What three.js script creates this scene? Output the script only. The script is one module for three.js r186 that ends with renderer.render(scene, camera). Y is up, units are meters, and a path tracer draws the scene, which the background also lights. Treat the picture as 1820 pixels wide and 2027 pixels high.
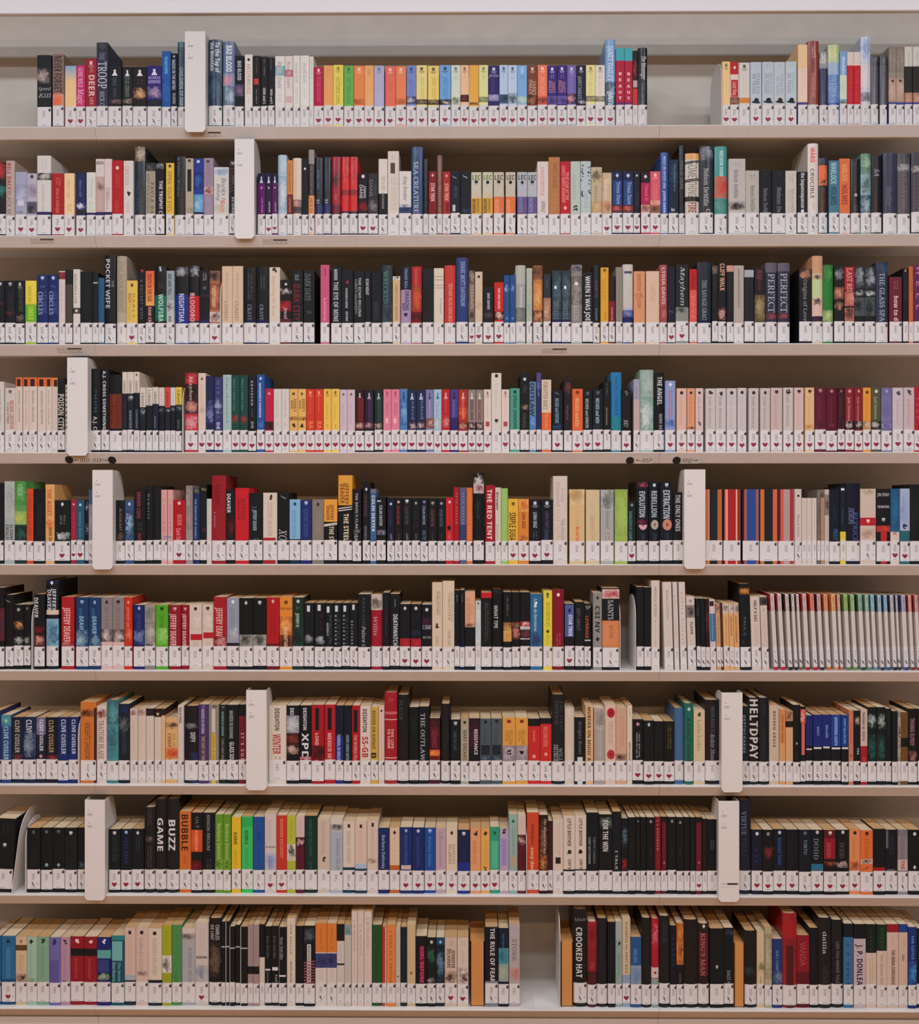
import * as THREE from 'three';
import { RectAreaLightUniformsLib } from 'three/addons/lights/RectAreaLightUniformsLib.js';
import { RoundedBoxGeometry } from 'three/addons/geometries/RoundedBoxGeometry.js';

// ---------------------------------------------------------------- camera, light, exposure
const W = 1820, H = 2027, FOCAL = 2058, CX = 914, CY = 1005, YAW = 0.0077;      // photograph frame, focal length and lens centre in pixels
const CAM = new THREE.Vector3(0, 1.62, 3.0);
const scene = new THREE.Scene();
const camera = new THREE.PerspectiveCamera(2 * Math.atan(H / 2 / FOCAL) * 180 / Math.PI, W / H, 0.05, 40);
camera.position.copy(CAM);
camera.rotation.y = YAW;
camera.setViewOffset(W, H, W / 2 - CX, H / 2 - CY, W, H);
camera.updateMatrixWorld();
const renderer = new THREE.WebGLRenderer({ antialias: true });
renderer.toneMapping = THREE.LinearToneMapping;
renderer.toneMappingExposure = 0.495;
renderer.shadowMap.enabled = true;
scene.background = new THREE.Color(0x0a0a0a);
RectAreaLightUniformsLib.init();
const CEILING = 4.1, LAMP_COLD = 0xebf2ff, FILL_WARM = 0xffcf9e, LAMP_LUMINANCE = 130;
const LAMPS = [];
for (const [z, color, power] of [[2.1, LAMP_COLD, 0.42], [3.4, LAMP_COLD, 0.62], [5.7, FILL_WARM, 0.55]]) for (const x of [-2.4, 0, 2.4]) LAMPS.push([x, z, color, power]);      // cold tubes over the aisle; farther warm row added to brighten the lower shelves

// ---------------------------------------------------------------- helpers
let seedState = 7;
function rnd() { seedState |= 0; seedState = seedState + 0x6D2B79F5 | 0; let t = Math.imul(seedState ^ seedState >>> 15, 1 | seedState); t = t + Math.imul(t ^ t >>> 7, 61 | t) ^ t; return ((t ^ t >>> 14) >>> 0) / 4294967296; }
const rr = (a, b) => a + (b - a) * rnd();
const used = {};
function numbered(n) { const k = used[n] = (used[n] ?? -1) + 1; return k ? n + '_' + String(k).padStart(3, '0') : n; }
function tag(o, label, category, group, kind) { if (label) o.userData.label = label; if (category) o.userData.category = category; if (group) o.userData.group = group; if (kind) o.userData.kind = kind; return o; }
function shade(m) { m.castShadow = true; m.receiveShadow = true; return m; }
function part(name, geometry, material, parent) { const m = shade(new THREE.Mesh(geometry, material)); m.name = name; parent.add(m); return m; }
function thing(name, label, category, pos, group) { const g = new THREE.Group(); g.name = numbered(name); g.position.set(...pos); tag(g, label, category, group); scene.add(g); return g; }
function structure(name, geometry, material, pos) { const m = shade(new THREE.Mesh(geometry, material)); m.name = name; m.position.set(...pos); tag(m, null, null, null, 'structure'); scene.add(m); return m; }
function onPlane(u, v, z) {                                          // photograph pixel to the point on the upright plane at depth z
  const d = new THREE.Vector3((u - CX) / FOCAL, -(v - CY) / FOCAL, -1).applyAxisAngle(new THREE.Vector3(0, 1, 0), YAW);
  return CAM.clone().addScaledVector(d, (z - CAM.z) / d.z);
}
function toPixel(p) {                                                // world point to photograph pixel
  const q = p.clone().sub(CAM).applyAxisAngle(new THREE.Vector3(0, 1, 0), -YAW); return [CX + FOCAL * q.x / -q.z, CY - FOCAL * q.y / -q.z];
}
function canvas(w, h) { const c = document.createElement('canvas'); c.width = w; c.height = h; return c; }
function canvasTexture(c) { const t = new THREE.CanvasTexture(c); t.colorSpace = THREE.SRGBColorSpace; return t; }

// ---------------------------------------------------------------- plain materials
function speckle(hex, amp, n = 256, blotch = 0) {                       // enamel or plaster: fine grain plus faint blotches
  const c = canvas(n, n), g = c.getContext('2d'), col = new THREE.Color(hex), id = g.createImageData(n, n);
  const coarse = []; for (let i = 0; i < 64; i++) coarse.push(rr(-1, 1));
  const cs = (x, y) => coarse[((y & 7) << 3) + (x & 7)];
  for (let y = 0; y < n; y++) for (let x = 0; x < n; x++) {
    const fx = x / n * 8, fy = y / n * 8, ix = Math.floor(fx), iy = Math.floor(fy), tx = fx - ix, ty = fy - iy;
    const b = (cs(ix, iy) * (1 - tx) + cs(ix + 1, iy) * tx) * (1 - ty) + (cs(ix, iy + 1) * (1 - tx) + cs(ix + 1, iy + 1) * tx) * ty;
    const k = 1 + rr(-amp, amp) + b * blotch, p = (y * n + x) * 4;
    const s = new THREE.Color().copy(col).convertLinearToSRGB();
    id.data[p] = Math.min(255, s.r * 255 * k); id.data[p + 1] = Math.min(255, s.g * 255 * k); id.data[p + 2] = Math.min(255, s.b * 255 * k); id.data[p + 3] = 255;
  }
  g.putImageData(id, 0, 0); const t = canvasTexture(c); t.wrapS = t.wrapT = THREE.RepeatWrapping; return t;
}
const MAT = {
  shelf: new THREE.MeshStandardMaterial({ map: speckle(0xdad5cf, 0.012, 128, 0.012), roughness: 0.5 }),
  panel: new THREE.MeshStandardMaterial({ map: speckle(0xc9c3b7, 0.02, 128, 0.02), roughness: 0.7 }),
  canopy: new THREE.MeshStandardMaterial({ color: 0xf2f4f6, roughness: 0.55 }),
  divider: new THREE.MeshStandardMaterial({ color: 0xe0ddd8, roughness: 0.45 }),
  wall: new THREE.MeshStandardMaterial({ map: speckle(0x54504c, 0.02, 128, 0.02), roughness: 0.9 }),
  ceiling: new THREE.MeshStandardMaterial({ color: 0x9a9894, roughness: 0.95 }),
  floor: new THREE.MeshStandardMaterial({ map: speckle(0xb07e54, 0.12, 256, 0.08), roughness: 0.85 }),
  lampHousing: new THREE.MeshStandardMaterial({ color: 0xdddddd, roughness: 0.5 }),
  lampCold: new THREE.MeshStandardMaterial({ color: 0xffffff, emissive: LAMP_COLD, emissiveIntensity: 1.5, roughness: 0.6 }),
  fillWarm: new THREE.MeshStandardMaterial({ color: 0xffffff, emissive: FILL_WARM, emissiveIntensity: 1.5, roughness: 0.6 }),  // diffuser of the added warm fill row
  ink: new THREE.MeshStandardMaterial({ color: 0x1c1c1e, roughness: 0.7 }),
};

// ---------------------------------------------------------------- the room
const BACK_Z = -0.262;
structure('floor', new THREE.BoxGeometry(9, 0.1, 9.2), MAT.floor, [0, -0.05, 4.1]);
structure('ceiling', new THREE.BoxGeometry(9, 0.1, 9.2), MAT.ceiling, [0, CEILING + 0.05, 4.1]);
structure('wall_back', new THREE.BoxGeometry(9, CEILING, 0.1), MAT.wall, [0, CEILING / 2, -0.35]);
structure('wall_front', new THREE.BoxGeometry(9, CEILING, 0.1), MAT.wall, [0, CEILING / 2, 8.65]);
structure('wall_left', new THREE.BoxGeometry(0.1, CEILING, 9.1), MAT.wall, [-4.45, CEILING / 2, 4.1]);
structure('wall_right', new THREE.BoxGeometry(0.1, CEILING, 9.1), MAT.wall, [4.45, CEILING / 2, 4.1]);
LAMPS.forEach(([x, z, color, power], i) => {
  const col = ['left', 'centre', 'right'][i % 3];
  const g = thing('ceiling_lamp', `long ${i < 6 ? 'cold white' : 'warm white'} ceiling lamp, ${col} in the ${['first', 'second', 'third'][Math.floor(i / 3)]} row from the bookcase`, 'lamp', [x, CEILING, z], 'ceiling lamps');
  const housing = new RoundedBoxGeometry(1.7, 0.05, 0.34, 2, 0.012); housing.translate(0, -0.025, 0); part('housing', housing, MAT.lampHousing, g);
  const glow = new RoundedBoxGeometry(1.62, 0.012, 0.28, 2, 0.004); glow.translate(0, -0.054, 0); part('diffuser', glow, i < 6 ? MAT.lampCold : MAT.fillWarm, g);
  const l = new THREE.RectAreaLight(color, LAMP_LUMINANCE * power, 1.6, 0.27);
  l.position.set(x, CEILING - 0.064, z); l.lookAt(x, 0, z); l.castShadow = true; scene.add(l);
});

// ---------------------------------------------------------------- bookcase: back panels, nine shelves in three bays, canopy
const BASE_PX = [252.5, 467, 682, 895.5, 1116.5, 1326, 1552, 1769, 1993];          // where the books stand, photograph pixels at mid width
const SPINE_Z = -0.018;
const SHELF_Y = BASE_PX.map((v) => onPlane(CX, v, SPINE_Z).y);
const SEAM_X = [onPlane(187, 900, 0).x, onPlane(1307, 900, 0).x];
const BAYS = [[SEAM_X[0] - (SEAM_X[1] - SEAM_X[0]), SEAM_X[0]], SEAM_X, [SEAM_X[1], SEAM_X[1] + (SEAM_X[1] - SEAM_X[0])]];
const LIP_DROP = 0.031, LIP_BACK = 0.016, LIP_TILT = Math.atan2(LIP_BACK, LIP_DROP - 0.0034);
const bookcase = thing('bookcase', 'tall cream metal library bookcase with nine full shelves', 'bookcase', [0, 0, 0]);
function profile(points, x0, x1) {                                  // a closed (z, y) outline drawn out along x
  const s = new THREE.Shape(points.map(([z, y]) => new THREE.Vector2(z, y)));
  const g = new THREE.ExtrudeGeometry(s, { depth: x1 - x0, bevelEnabled: false }); g.rotateY(-Math.PI / 2); g.translate(x1, 0, 0);
  return g;
}
const LAST = SHELF_Y.length - 1;
SHELF_Y.forEach((y, i) => BAYS.forEach(([a, b]) => {
  const drop = i === LAST ? 0.037 : LIP_DROP, back = i === LAST ? 0.034 : LIP_BACK;
  const s = part('shelf', profile([[BACK_Z + 0.012, 0], [-0.002, 0], [-0.0003, -0.0008], [0, -0.0025], [-0.0008, -0.004], [-0.004, -0.005], [BACK_Z + 0.012, -0.005]], a + 0.0004, b - 0.0004), MAT.shelf, bookcase);
  s.position.y = y;
  part('front_lip', profile([[-0.0003, -0.0034], [-0.0003 - back, -drop], [-0.0012 - back, -drop - 0.001], [-back - 0.016, -drop - 0.001], [-back - 0.016, -drop], [-back - 0.0024, -drop], [-0.003, -0.0042]], a + 0.0004, b - 0.0004), MAT.shelf, s);
}));
const FASCIA = 0.055, CANOPY_Z = -0.03, TOP_Y = onPlane(CX, 24, CANOPY_Z).y;
{
  const a = BAYS[0][0], b = BAYS[2][1];
  const p = new THREE.BoxGeometry(b - a, TOP_Y + 0.16 - SHELF_Y[LAST], 0.012); p.translate((a + b) / 2, (TOP_Y + 0.16 + SHELF_Y[LAST]) / 2, BACK_Z + 0.006); part('back_panel', p, MAT.panel, bookcase);
  const fz = CANOPY_Z - 0.018;
  part('top_fascia', profile([[fz, TOP_Y + FASCIA], [CANOPY_Z - 0.002, TOP_Y + FASCIA], [CANOPY_Z, TOP_Y + FASCIA - 0.002], [CANOPY_Z, TOP_Y + 0.002], [CANOPY_Z - 0.002, TOP_Y], [fz, TOP_Y]], a, b), MAT.canopy, bookcase);
}
BAYS.forEach(([a, b]) => {
  const k = new THREE.BoxGeometry(b - a - 0.001, SHELF_Y[LAST] - 0.04, 0.02); k.translate((a + b) / 2, (SHELF_Y[LAST] - 0.04) / 2, -0.04); part('plinth', k, MAT.shelf, bookcase);
});
for (const x of [BAYS[0][0] - 0.01, BAYS[2][1] + 0.01]) { const g = new RoundedBoxGeometry(0.018, TOP_Y + 0.1, 0.28, 2, 0.003); g.translate(x, (TOP_Y + 0.1) / 2, -0.13); part('side_panel', g, MAT.shelf, bookcase); }

const SHELF_BOOKS = [
[
"72.3 101.1 108.2 #15161a|P:#b9aaa2:#2a2627:.26:.56;H:Speed:#b9bcc2:.62:.70:i;H:Kill:#b9bcc2:.74:.84:i",
"104.1 126.4 107.4 #8a6f62|V:NEVER FORGET:#2d2422:.03:.75:.15:.85:b;P:#d9532f:#c8a08a:.78:1;V:LISA:#ff6a3a:.76:.99:.2:.85:b",
"127.6 150.4 129.6 #f0cd95 h|G:#8fb1d3:#f0cd95:0:.4",
"150.9 168.7 129.4 #c42a6d h|V:GONE WILD:#f2d5df:.06:.55:.25:.75:s;V:Magic:#f2c6d6:.58:.97:.1:.9:i",
"169.1 190.6 115.7 #9c1c2b k|L:#e8c9c9;V:DEER:#e9c9c4:.33:.8:.3:.85:b;V:LIFE:#e9c9c4:.82:.98:.4:.7:s;V:THE:#d9a9a4:.2:.3:.4:.7:s",
"191.0 213.5 84.2 #30354a|P:#4a4c58:#2b2d38:0:.14;V:THE:#9a9daa:.16:.28:.3:.7:s;V:TROOP:#d5d6da:.3:.73:.15:.9:s;V:NICK C:#b9bbc4:.77:1:.3:.7:s",
"214.3 240.6 131.9 #14151a k|W:#e6e6e6;V:FORCE:#4d6a86:.28:.5:.35:.65:b;V:GIBBONS:#4a5263:.55:.8:.35:.65:b;P:#8a6a6a:#221f24:.84:.97",
"241.3 262.0 131.9 #12161a k|W:#e6e6e6;V:JULIE GIBBONS:#93a896:.25:.78:.3:.7:s;P:#c9b698:#2a2a24:.82:.96",
"262.4 290.6 131.9 #191012 k|W:#efeae6;U:#6d2f2a:.3:.46;P:#d8ac7c:#2b1512:.54:.85",
"291.1 319.9 130.1 #2b2170 k|W:#e9e8f2;H:DORIS:#b7b0d8:.26:.33:b;H:GIBBONS:#b7b0d8:.36:.44:b;P:#b8a0b4:#3a2e78:.52:.82;B:#1a1a2c:.86:1",
"320.3 337.9 101.1 #255aa4|V:THE NAZI HUNTER:#6fc1ea:.1:.42:.25:.75:b;P:#2f6ab2:#234f96:.5:1",
"338.3 350.2 104.9 #131519 k|D:#b9c0c4:.06;V:NAZOU IN THE METRO:#c8ccd0:.12:.7:.2:.75:b;V:DUDEN:#b4b8bc:.76:.97:.25:.75:b",
"350.6 366.4 82.1 #2a444f H|B:#3f6a78:0:.1;V:CHILDREN OF PAR:#c6d2d4:.4:1:.3:.75:r",
"412.4 439.2 78.3 #2c4757 H k|V:the Mountain:#dfe6ea:.04:.48:.12:.45:b;V:To the Top of:#dfe6ea:.04:.5:.5:.88:b;P:#3a5a6c:#1c2f4c:.55:1",
"441.0 464.8 82.1 #5d7190 H k|V:BAD BLOOD:#e6ebf2:.06:.48:.3:.75:b;P:#e08a98:#7f8fac:.5:.7;P:#a8bccb:#4f6678:.7:1",
"465.2 482.9 110.4 #12141a|V:BAD BLOOD:#d6d9e2:.1:.5:.3:.75:b;P:#9a6a84:#3a3f5c:.58:.82",
"484.1 500.0 107.4 #e6e1d8|D:#2a3358:.1;V:MISTERIOSO:#b6826a:.18:.78:.3:.75:r;U:#cbb98a:.82:.95",
"500.4 516.0 111.2 #1a1516|U:#8f7f7a:.04:.36;R:#c0402f:.46:.58:.15:.75;U:#cfcacb:.68:.97",
"516.4 530.4 112.5 #17171b|U:#b8b4b0:.02:.4;V:SKIN and C:#dcdcdc:.64:.98:.3:.75:b",
"530.9 543.8 115.0 #141820|U:#8a9096:.02:.3;V:SKIN and S:#dcdcdc:.66:.98:.3:.75:b",
"544.2 563.7 110.4 #e4e2db|P:#dfe2de:#7fb0be:.2:.4;V:Roald Dahl:#8f938f:.1:.65:.25:.75:i;U:#b9bbb4:.7:.95",
"564.2 579.6 110.7 #e6dad6|P:#e2b6b4:#c96a72:.28:.42;V:Roald Dahl:#96908c:.1:.65:.25:.75:i;R:#d9b4b2:.82:.95:.1:.9",
"580.1 593.8 109.4 #e4e3da|V:Roald Dahl:#a3a69c:.15:.56:.3:.7:s;V:PRICELESS:#c3c3ba:.64:.97:.3:.7:s",
"594.2 612.0 109.2 #e6e4dc|V:Roald Dahl:#a9aaa2:.15:.56:.3:.7:s;V:SKIN:#cfcfc6:.66:.85:.35:.65:i",
"612.4 620.8 111.2 #e0dfd6|U:#a9a99e:.05:.45",
"621.2 640.6 131.9 #b31a44 h|L:#f0c9d2;U:#d8879c:.24:.9",
"641.0 659.6 129.6 #eba763 h|U:#c98d55:.08:.22;U:#e0b483:.4:.6",
"660.0 680.0 128.9 #e8dc5c h|L:#9a8a3c;V:VICTORIA DAHL:#8f8638:.3:.99:.3:.7:r",
"681.0 700.2 130.1 #69b854 h|L:#3d7a3a;V:VICTORIA DAHL:#3a7a3c:.3:.99:.3:.7:r",
"700.7 721.5 130.1 #ed8b50 h|L:#f6d2b6;P:#a04a2c:#d6743e:.84:.99",
"721.9 740.1 129.6 #f0ae6c h|U:#a87a4a:.1:.25;U:#e6c294:.7:.95",
"740.6 760.8 129.6 #b3b4d6 h|L:#7880a4;U:#c9cae2:.7:.95",
"762.6 783.1 130.7 #e9705d h|L:#f6cabf;U:#c8544a:.4:.6",
"783.6 804.3 131.2 #ee8858 h|L:#f6d6c0;P:#a5513a:#d6743e:.84:.99",
"805.1 824.0 129.4 #788ecb h|L:#2f478c;V:JANET DAILEY:#5a6fae:.36:.8:.3:.7:r;P:#c9c6c6:#3c466e:.78:.97",
"824.5 846.0 129.4 #ebdc92 h|L:#6b6238;V:JANET DAILEY:#cdb962:.3:.86:.4:.75:r;P:#a08b5c:#4b4430:.86:.99",
"847.3 869.5 129.4 #ecd679 h|L:#6b6238;V:JANET DAILEY:#c4ac4c:.3:.86:.4:.75:r;P:#a08b5c:#4b4430:.86:.99",
"870.8 892.8 128.4 #72abde h|L:#2c4c78;V:JANET DAILEY:#4c84bc:.3:.85:.3:.75:r;P:#e8d4cc:#14182a:.86:.99",
"893.5 911.8 128.4 #d9e1cf h|L:#7a8478;U:#b4bfae:.24:.4;P:#4b5f4a:#c5cfba:.8:.99",
"912.2 928.3 128.4 #f0c69b h|L:#8d6a5a;U:#d29c74:.2:.36;P:#7a2b2a:#2a1d20:.74:.92",
"929.1 948.0 128.4 #eaaf4a h|P:#3c2c28:#b5803a:.93:1",
"948.5 966.8 128.4 #e1e39e h|L:#8d9260;U:#b8bd78:.22:.36;P:#a8b480:#6c8a58:.8:.93",
"967.2 988.8 129.4 #2c2263 h|L:#d6d2ea;H:gift of love:#c9c2e4:.2:.3:i;V:JANET DAILEY:#6e52a0:.34:.68:.25:.6:s;P:#c6bcd4:#7a78a8:.73:.9",
"989.2 1005.9 128.9 #bad1eb h|L:#4c6488;U:#8ca6c8:.22:.36;P:#15283c:#3f5a74:.74:.97",
"1006.3 1024.1 128.9 #c2d7ec h|L:#4c6488;U:#8ca6c8:.22:.36;P:#1d2838:#98aec0:.7:.97",
"1024.5 1044.0 128.9 #82b2e3 h|R:#a9cdf0:.04:.2:.35:.65;U:#4d7cb8:.24:.36;P:#d8e2c8:#93bcc0:.78:.97",
"1044.6 1064.3 129.4 #7b422d h|L:#e8c6b2;V:JANET:#f0c9a8:.4:.78:.55:.85:s;V:DAILEY:#f0c9a8:.36:.74:.2:.5:s;P:#c87a58:#3a1e18:.76:.99",
"1064.8 1084.0 128.9 #ed8162 h|L:#f8d9cc;V:JANET DAILEY:#f4ab90:.3:.75:.3:.7:r;P:#3a1c20:#c85a48:.8:.99",
"1084.5 1103.2 129.4 #3a287a h|L:#e0daf0;U:#a99ccc:.22:.34;V:JANET:#e8a090:.42:.7:.52:.85:s;V:DAILEY:#e8a090:.38:.7:.15:.5:s;P:#2a2050:#6a58a4:.78:.99",
"1103.6 1122.7 129.4 #3a287a h|L:#e0daf0;U:#a99ccc:.22:.34;V:JANET:#e8a090:.42:.7:.52:.85:s;V:DAILEY:#e8a090:.38:.7:.15:.5:s;P:#2a2050:#6a58a4:.78:.99",
"1123.1 1141.3 128.9 #7365ae h|L:#d9d4f0;U:#b0a6d8:.2:.3;V:JANET DAILEY:#9488c4:.32:.68:.25:.7:s;P:#e0a4a4:#3c2a48:.72:.97",
"1141.8 1160.1 128.9 #1e2034 h|L:#e6e6ee;V:JANET DAILEY:#c8ccd8:.28:.86:.2:.55:s;P:#d6d6dc:#2a2c40:.88:.99",
"1160.5 1179.1 128.9 #e9e6a0 h|L:#95925c;U:#c4be6e:.2:.36;V:JANET DAILEY:#d8c878:.4:.74:.3:.7:r;P:#b4b088:#7c7c54:.78:.92",
"1179.5 1198.2 128.4 #e6e2d2 h|L:#8a8678;U:#b0aa98:.2:.36;V:JANET DAILEY:#d0cabc:.4:.74:.3:.7:r;P:#b8b09c:#82806c:.78:.92",
"1199.0 1219.5 77.1 #7ba4d1 H h|V:JANET DAILEY:#e2ecf6:.1:.64:.25:.8:s;P:#98b0c4:#3e4e68:.65:1;V:JUSTI:#dce8f4:.8:1:.3:.7:b",
"1219.9 1236.7 95.3 #b2223e|B:#49aeb9:0:.24;S:BEAUT:#f2dcdf:.4:.94;B:#6a2a6a:.96:1",
"1237.1 1253.1 95.3 #b2223e|B:#49aeb9:0:.24;S:BEAUT:#f2dcdf:.4:.94;B:#6a2a6a:.96:1",
"1253.5 1263.2 99.8 #23201e|P:#c03a30:#2a1f1d:.1:.54;R:#b6b2a8:.55:.68:.05:.95;B:#c93a30:.7:1",
"1263.6 1282.1 94.8 #131417 H|V:The Messenger:#eeeeee:.14:.56:.3:.9:i;V:SUELLEN DA:#9a9a9e:.62:1:.4:.65:r",
"1430.3 1446.2 122.1 #f2cd92 h|L:#6a7a4a;U:#e0b878:.3:.8",
"1446.6 1463.6 122.6 #e6d2ca h|R:#c0202c:0:.29:0:.95;D:#f0e0d8:.13;R:#b8242c:.42:.82:.1:.9;V:Lucky Thing:#f4e4e0:.46:.78:.2:.8:i;P:#b08a78:#6a4438:.83:1",
"1464.1 1485.1 123.8 #dad8cc|L:#5a6a4a;U:#c6c4b8:.35:.75;B:#d98a44:.84:.97",
"1486.4 1508.6 122.6 #c0cad5 h|U:#98a8b4:.06:.12;V:FEARLESS:#7b8a98:.26:.75:.55:.85:r;V:IN TEXAS:#6b7a88:.27:.75:.2:.5:r;A:#22262c",
"1509.6 1532.9 122.6 #bfcad2 h|U:#98a8b4:.06:.12;V:RECKLESS:#93a3ae:.26:.75:.55:.85:r;V:IN TEXAS:#82929c:.27:.75:.2:.5:r;A:#1e2226",
"1533.3 1555.1 122.6 #c1cdd3 h|U:#98a8b4:.06:.12;V:TANGLED:#93a7b2:.28:.75:.55:.85:r;V:IN TEXAS:#93a7b2:.34:.8:.2:.5:r;A:#332522",
"1555.9 1577.8 121.8 #c0d0d6 h|U:#98a8b4:.06:.12;V:TOUGHER:#9db5be:.24:.7:.55:.85:r;V:IN TEXAS:#7f8f98:.27:.75:.2:.5:r;A:#1c2022",
"1580.4 1599.3 88.5 #f0cd9c|B:#eed3c2:.4:.95;U:#dcbda6:.42:.85;B:#4c4a8c:.97:1",
"1600.1 1622.3 80.9 #893a29 H|U:#e6c2b4:.08:.28;V:THE ANNIVERSARY PARTY:#d89c84:.5:.9:.35:.65:r",
"1623.3 1640.5 102.4 #2b3050 H k|P:#dcd8d4:#8a908c:0:.32;U:#3a4270:.4:.9",
"1641.0 1663.3 87.7 #9db9d3 H|P:#d8dc8c:#b6cc98:0:.3;P:#9ab8d8:#5d88ba:.5:.95;V:THIRST:#3d64a0:.6:.97:.2:.85:s;B:#2b54a4:.96:1",
"1664.0 1678.2 101.1 #7eaad6|V:Wedding:#d6e6f2:.1:.5:.25:.75:b;P:#c4d8bc:#d9e4cc:.45:.9;P:#2a3038:#8fa08c:.93:1",
"1678.6 1691.4 102.4 #e4d4ca|B:#c3202a:.26:1;V:Wild Sugar:#dc5a5c:.36:.95:.3:.7:s",
"1691.8 1705.0 102.4 #e4d4ca|B:#c3202a:.26:1;V:Wild Sugar:#dc5a5c:.36:.95:.3:.7:s",
"1705.7 1725.7 72.0 #c3cdd8 H|P:#7f98c4:#c4d2e6:0:.35;P:#e2d6d8:#d8d2d4:.4:.75;P:#38383e:#a4a0a4:.82:.96",
"1726.1 1741.1 109.9 #55555c H|U:#7d7d84:.1:.8;P:#6a6a70:#3c3d45:0:.2",
"1742.9 1757.3 109.9 #53535c H|U:#84848c:.1:.8;P:#6a6a70:#3c3d48:0:.2",
"1760.6 1775.5 91.7 #968c80|P:#a49a90:#8a7e72:0:.45;P:#d2b6a4:#b89a86:.55:.95;U:#5a5048:.08:.4;D:#3a322e:.6;B:#3a4290:.97:1",
"1775.9 1791.6 91.7 #968c80|P:#a49a90:#8a7e72:0:.45;P:#d2b6a4:#b89a86:.55:.95;U:#5a5048:.08:.4;D:#3a322e:.6;B:#3a4290:.97:1",
"1792.1 1807.8 92.2 #26221f|B:#d4d2c6:0:.36;U:#9a968c:.08:.34;P:#d0a88e:#a8785e:.8:1;B:#3a4290:.97:1",
"1808.6 1824.0 92.2 #26221f|B:#d4d2c6:0:.36;U:#9a968c:.08:.34;P:#d0a88e:#a8785e:.8:1;B:#3a4290:.97:1",
],
[
"-9.9 11.0 320.1 #1a1a1c k|P:#c83a34:#3a1c1c:0:.35;P:#2a8a84:#14201f:.45:.7",
"11.4 28.6 317.9 #b9aaa0 k|V:BILL DALY:#b0362e:.04:.55:.15:.6:b;V:BLACK M:#6f645e:.56:1:.15:.6:r",
"29.0 52.1 339.8 #a3a7c0 h|P:#c2c5d4:#9498b6:.3:.75;R:#d2d4de:.68:.8:.2:.75;P:#6a6a80:#b0b2c0:.92:1",
"52.5 73.0 343.1 #b7b3bf h|D:#3a3a44:.08;P:#8a7a96:#aea8b6:.25:.6;P:#1c1a20:#6a6470:.7:1",
"73.6 101.1 308.4 #d9d4ce|U:#c2bcb6:.06:.24;P:#d2cec8:#23211f:.3:.42;V:remember when:#a8a29c:.5:.99:.35:.6:s;B:#2c2458:.97:1",
"101.5 126.2 342.7 #a81d22 h|U:#d87a70:.1:.3;V:Mine at midnight:#e0907c:.35:.98:.35:.65:i",
"126.6 146.8 342.7 #efcfa2 h|V:Mine till:#d49a5c:.06:.7:.3:.6:i;U:#c88a50:.75:.95",
"149.9 169.2 341.4 #1c2552 h|V:Mine till:#8494c8:.08:.65:.3:.6:i;P:#e6e6e8:#2a3466:.72:.9;P:#14161c:#2a2a30:.9:1",
"170.3 188.8 340.5 #d9dccc|V:Wishing:#b6bca0:.15:.6:.4:.75:i;U:#b9c4a4:.7:.95;B:#2c2458:.97:1",
"189.2 206.0 314.6 #c3a89e|B:#d9cfc8:0:.34;H:BOOK:#4c4440:.04:.1:b;U:#a89c96:.16:.2;P:#6e4f54:#bda096:.42:.58;U:#d8c4bc:.6:.95;B:#2c2458:.97:1",
"206.4 221.4 314.6 #dccbc6|U:#9a8c88:.08:.14;R:#cdb6b2:.52:.75:.15:.75;V:Roses:#a88e8c:.56:.95:.25:.7:i;B:#2c2458:.97:1",
"221.8 243.5 317.9 #b41a1e|D:#e8cfc8:.14;U:#d8564c:.25:.5;V:MIRROR:#d8564c:.76:.97:.3:.65:r",
"244.0 263.7 317.9 #d9d2cc|V:Carol Gates:#a89c98:.1:.46:.15:.7:i;K:#1c1a1a:.62;V:KEEN:#b4aaa4:.78:.98:.35:.6:r",
"265.5 286.2 289.3 #17232c H k|P:#c6b49a:#6e5c48:0:.22;P:#15202a:#22323c:.22:1;V:DOLL EYES:#2f4a6a:.5:.95:.15:.45:b",
"287.9 307.3 322.3 #a39b88 k|P:#5a5c58:#2a2a2a:0:.16;V:KEEP YOUR FRIENDS:#6e6654:.22:1:.1:.48:r;V:PAULA DA:#57503f:.38:1:.55:.85:b",
"308.1 325.3 322.3 #14161b k|P:#9aa4a4:#30363c:0:.12;V:THE TROPHY C:#d9dbdc:.35:1:.4:.8:b",
"327.9 344.0 322.3 #e3bb47 k|D:#33302a:.06;V:OPEN YOUR EYES:#6a5c2c:.16:.96:.25:.75:r",
"344.6 366.6 309.1 #14161c H|V:A Fallen Woman:#8c98a4:.02:.7:.25:.5:s",
"367.0 382.9 313.5 #b4a78e|R:#1c1b1c:.2:.6:.25:.75;D:#2a2a2a:.05;U:#7a6e50:.74:.8;P:#8c8a6c:#b0a488:.88:1",
"383.7 402.7 313.5 #213a8c|R:#d4d8e8:.03:.08:.3:.6;P:#3a68b8:#1c2c74:.25:.55;P:#9cc8dc:#5f9cc6:.65:1;B:#1c245c:.97:1",
"403.1 422.6 312.8 #9a8799|R:#3a3440:.04:.08:.3:.6;U:#836c80:.1:.5;P:#6a2c2c:#c4a49c:.52:.65;V:DAISY DALE:#b4a0b0:.68:1:.3:.7:r",
"423.3 453.2 331.0 #d3d0c8|P:#8ea4bc:#cdd4d6:0:.2;V:Books to:#5c5a60:.22:.78:.5:.85:i;V:Belong:#5c5a60:.35:.72:.18:.48:i;P:#b4bca8:#d0cec4:.8:1;V:Dare:#e08868:.72:.98:.4:.8:b",
"453.6 466.4 317.9 #1d1c1f k|P:#c8c4be:#2a2826:0:.1;X:#5a3a38:.12:.6;V:ZERO:#6e6e72:.28:.45:.5:.8:b;V:SCORE:#c6c8ca:.68:1:.45:.85:b",
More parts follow.
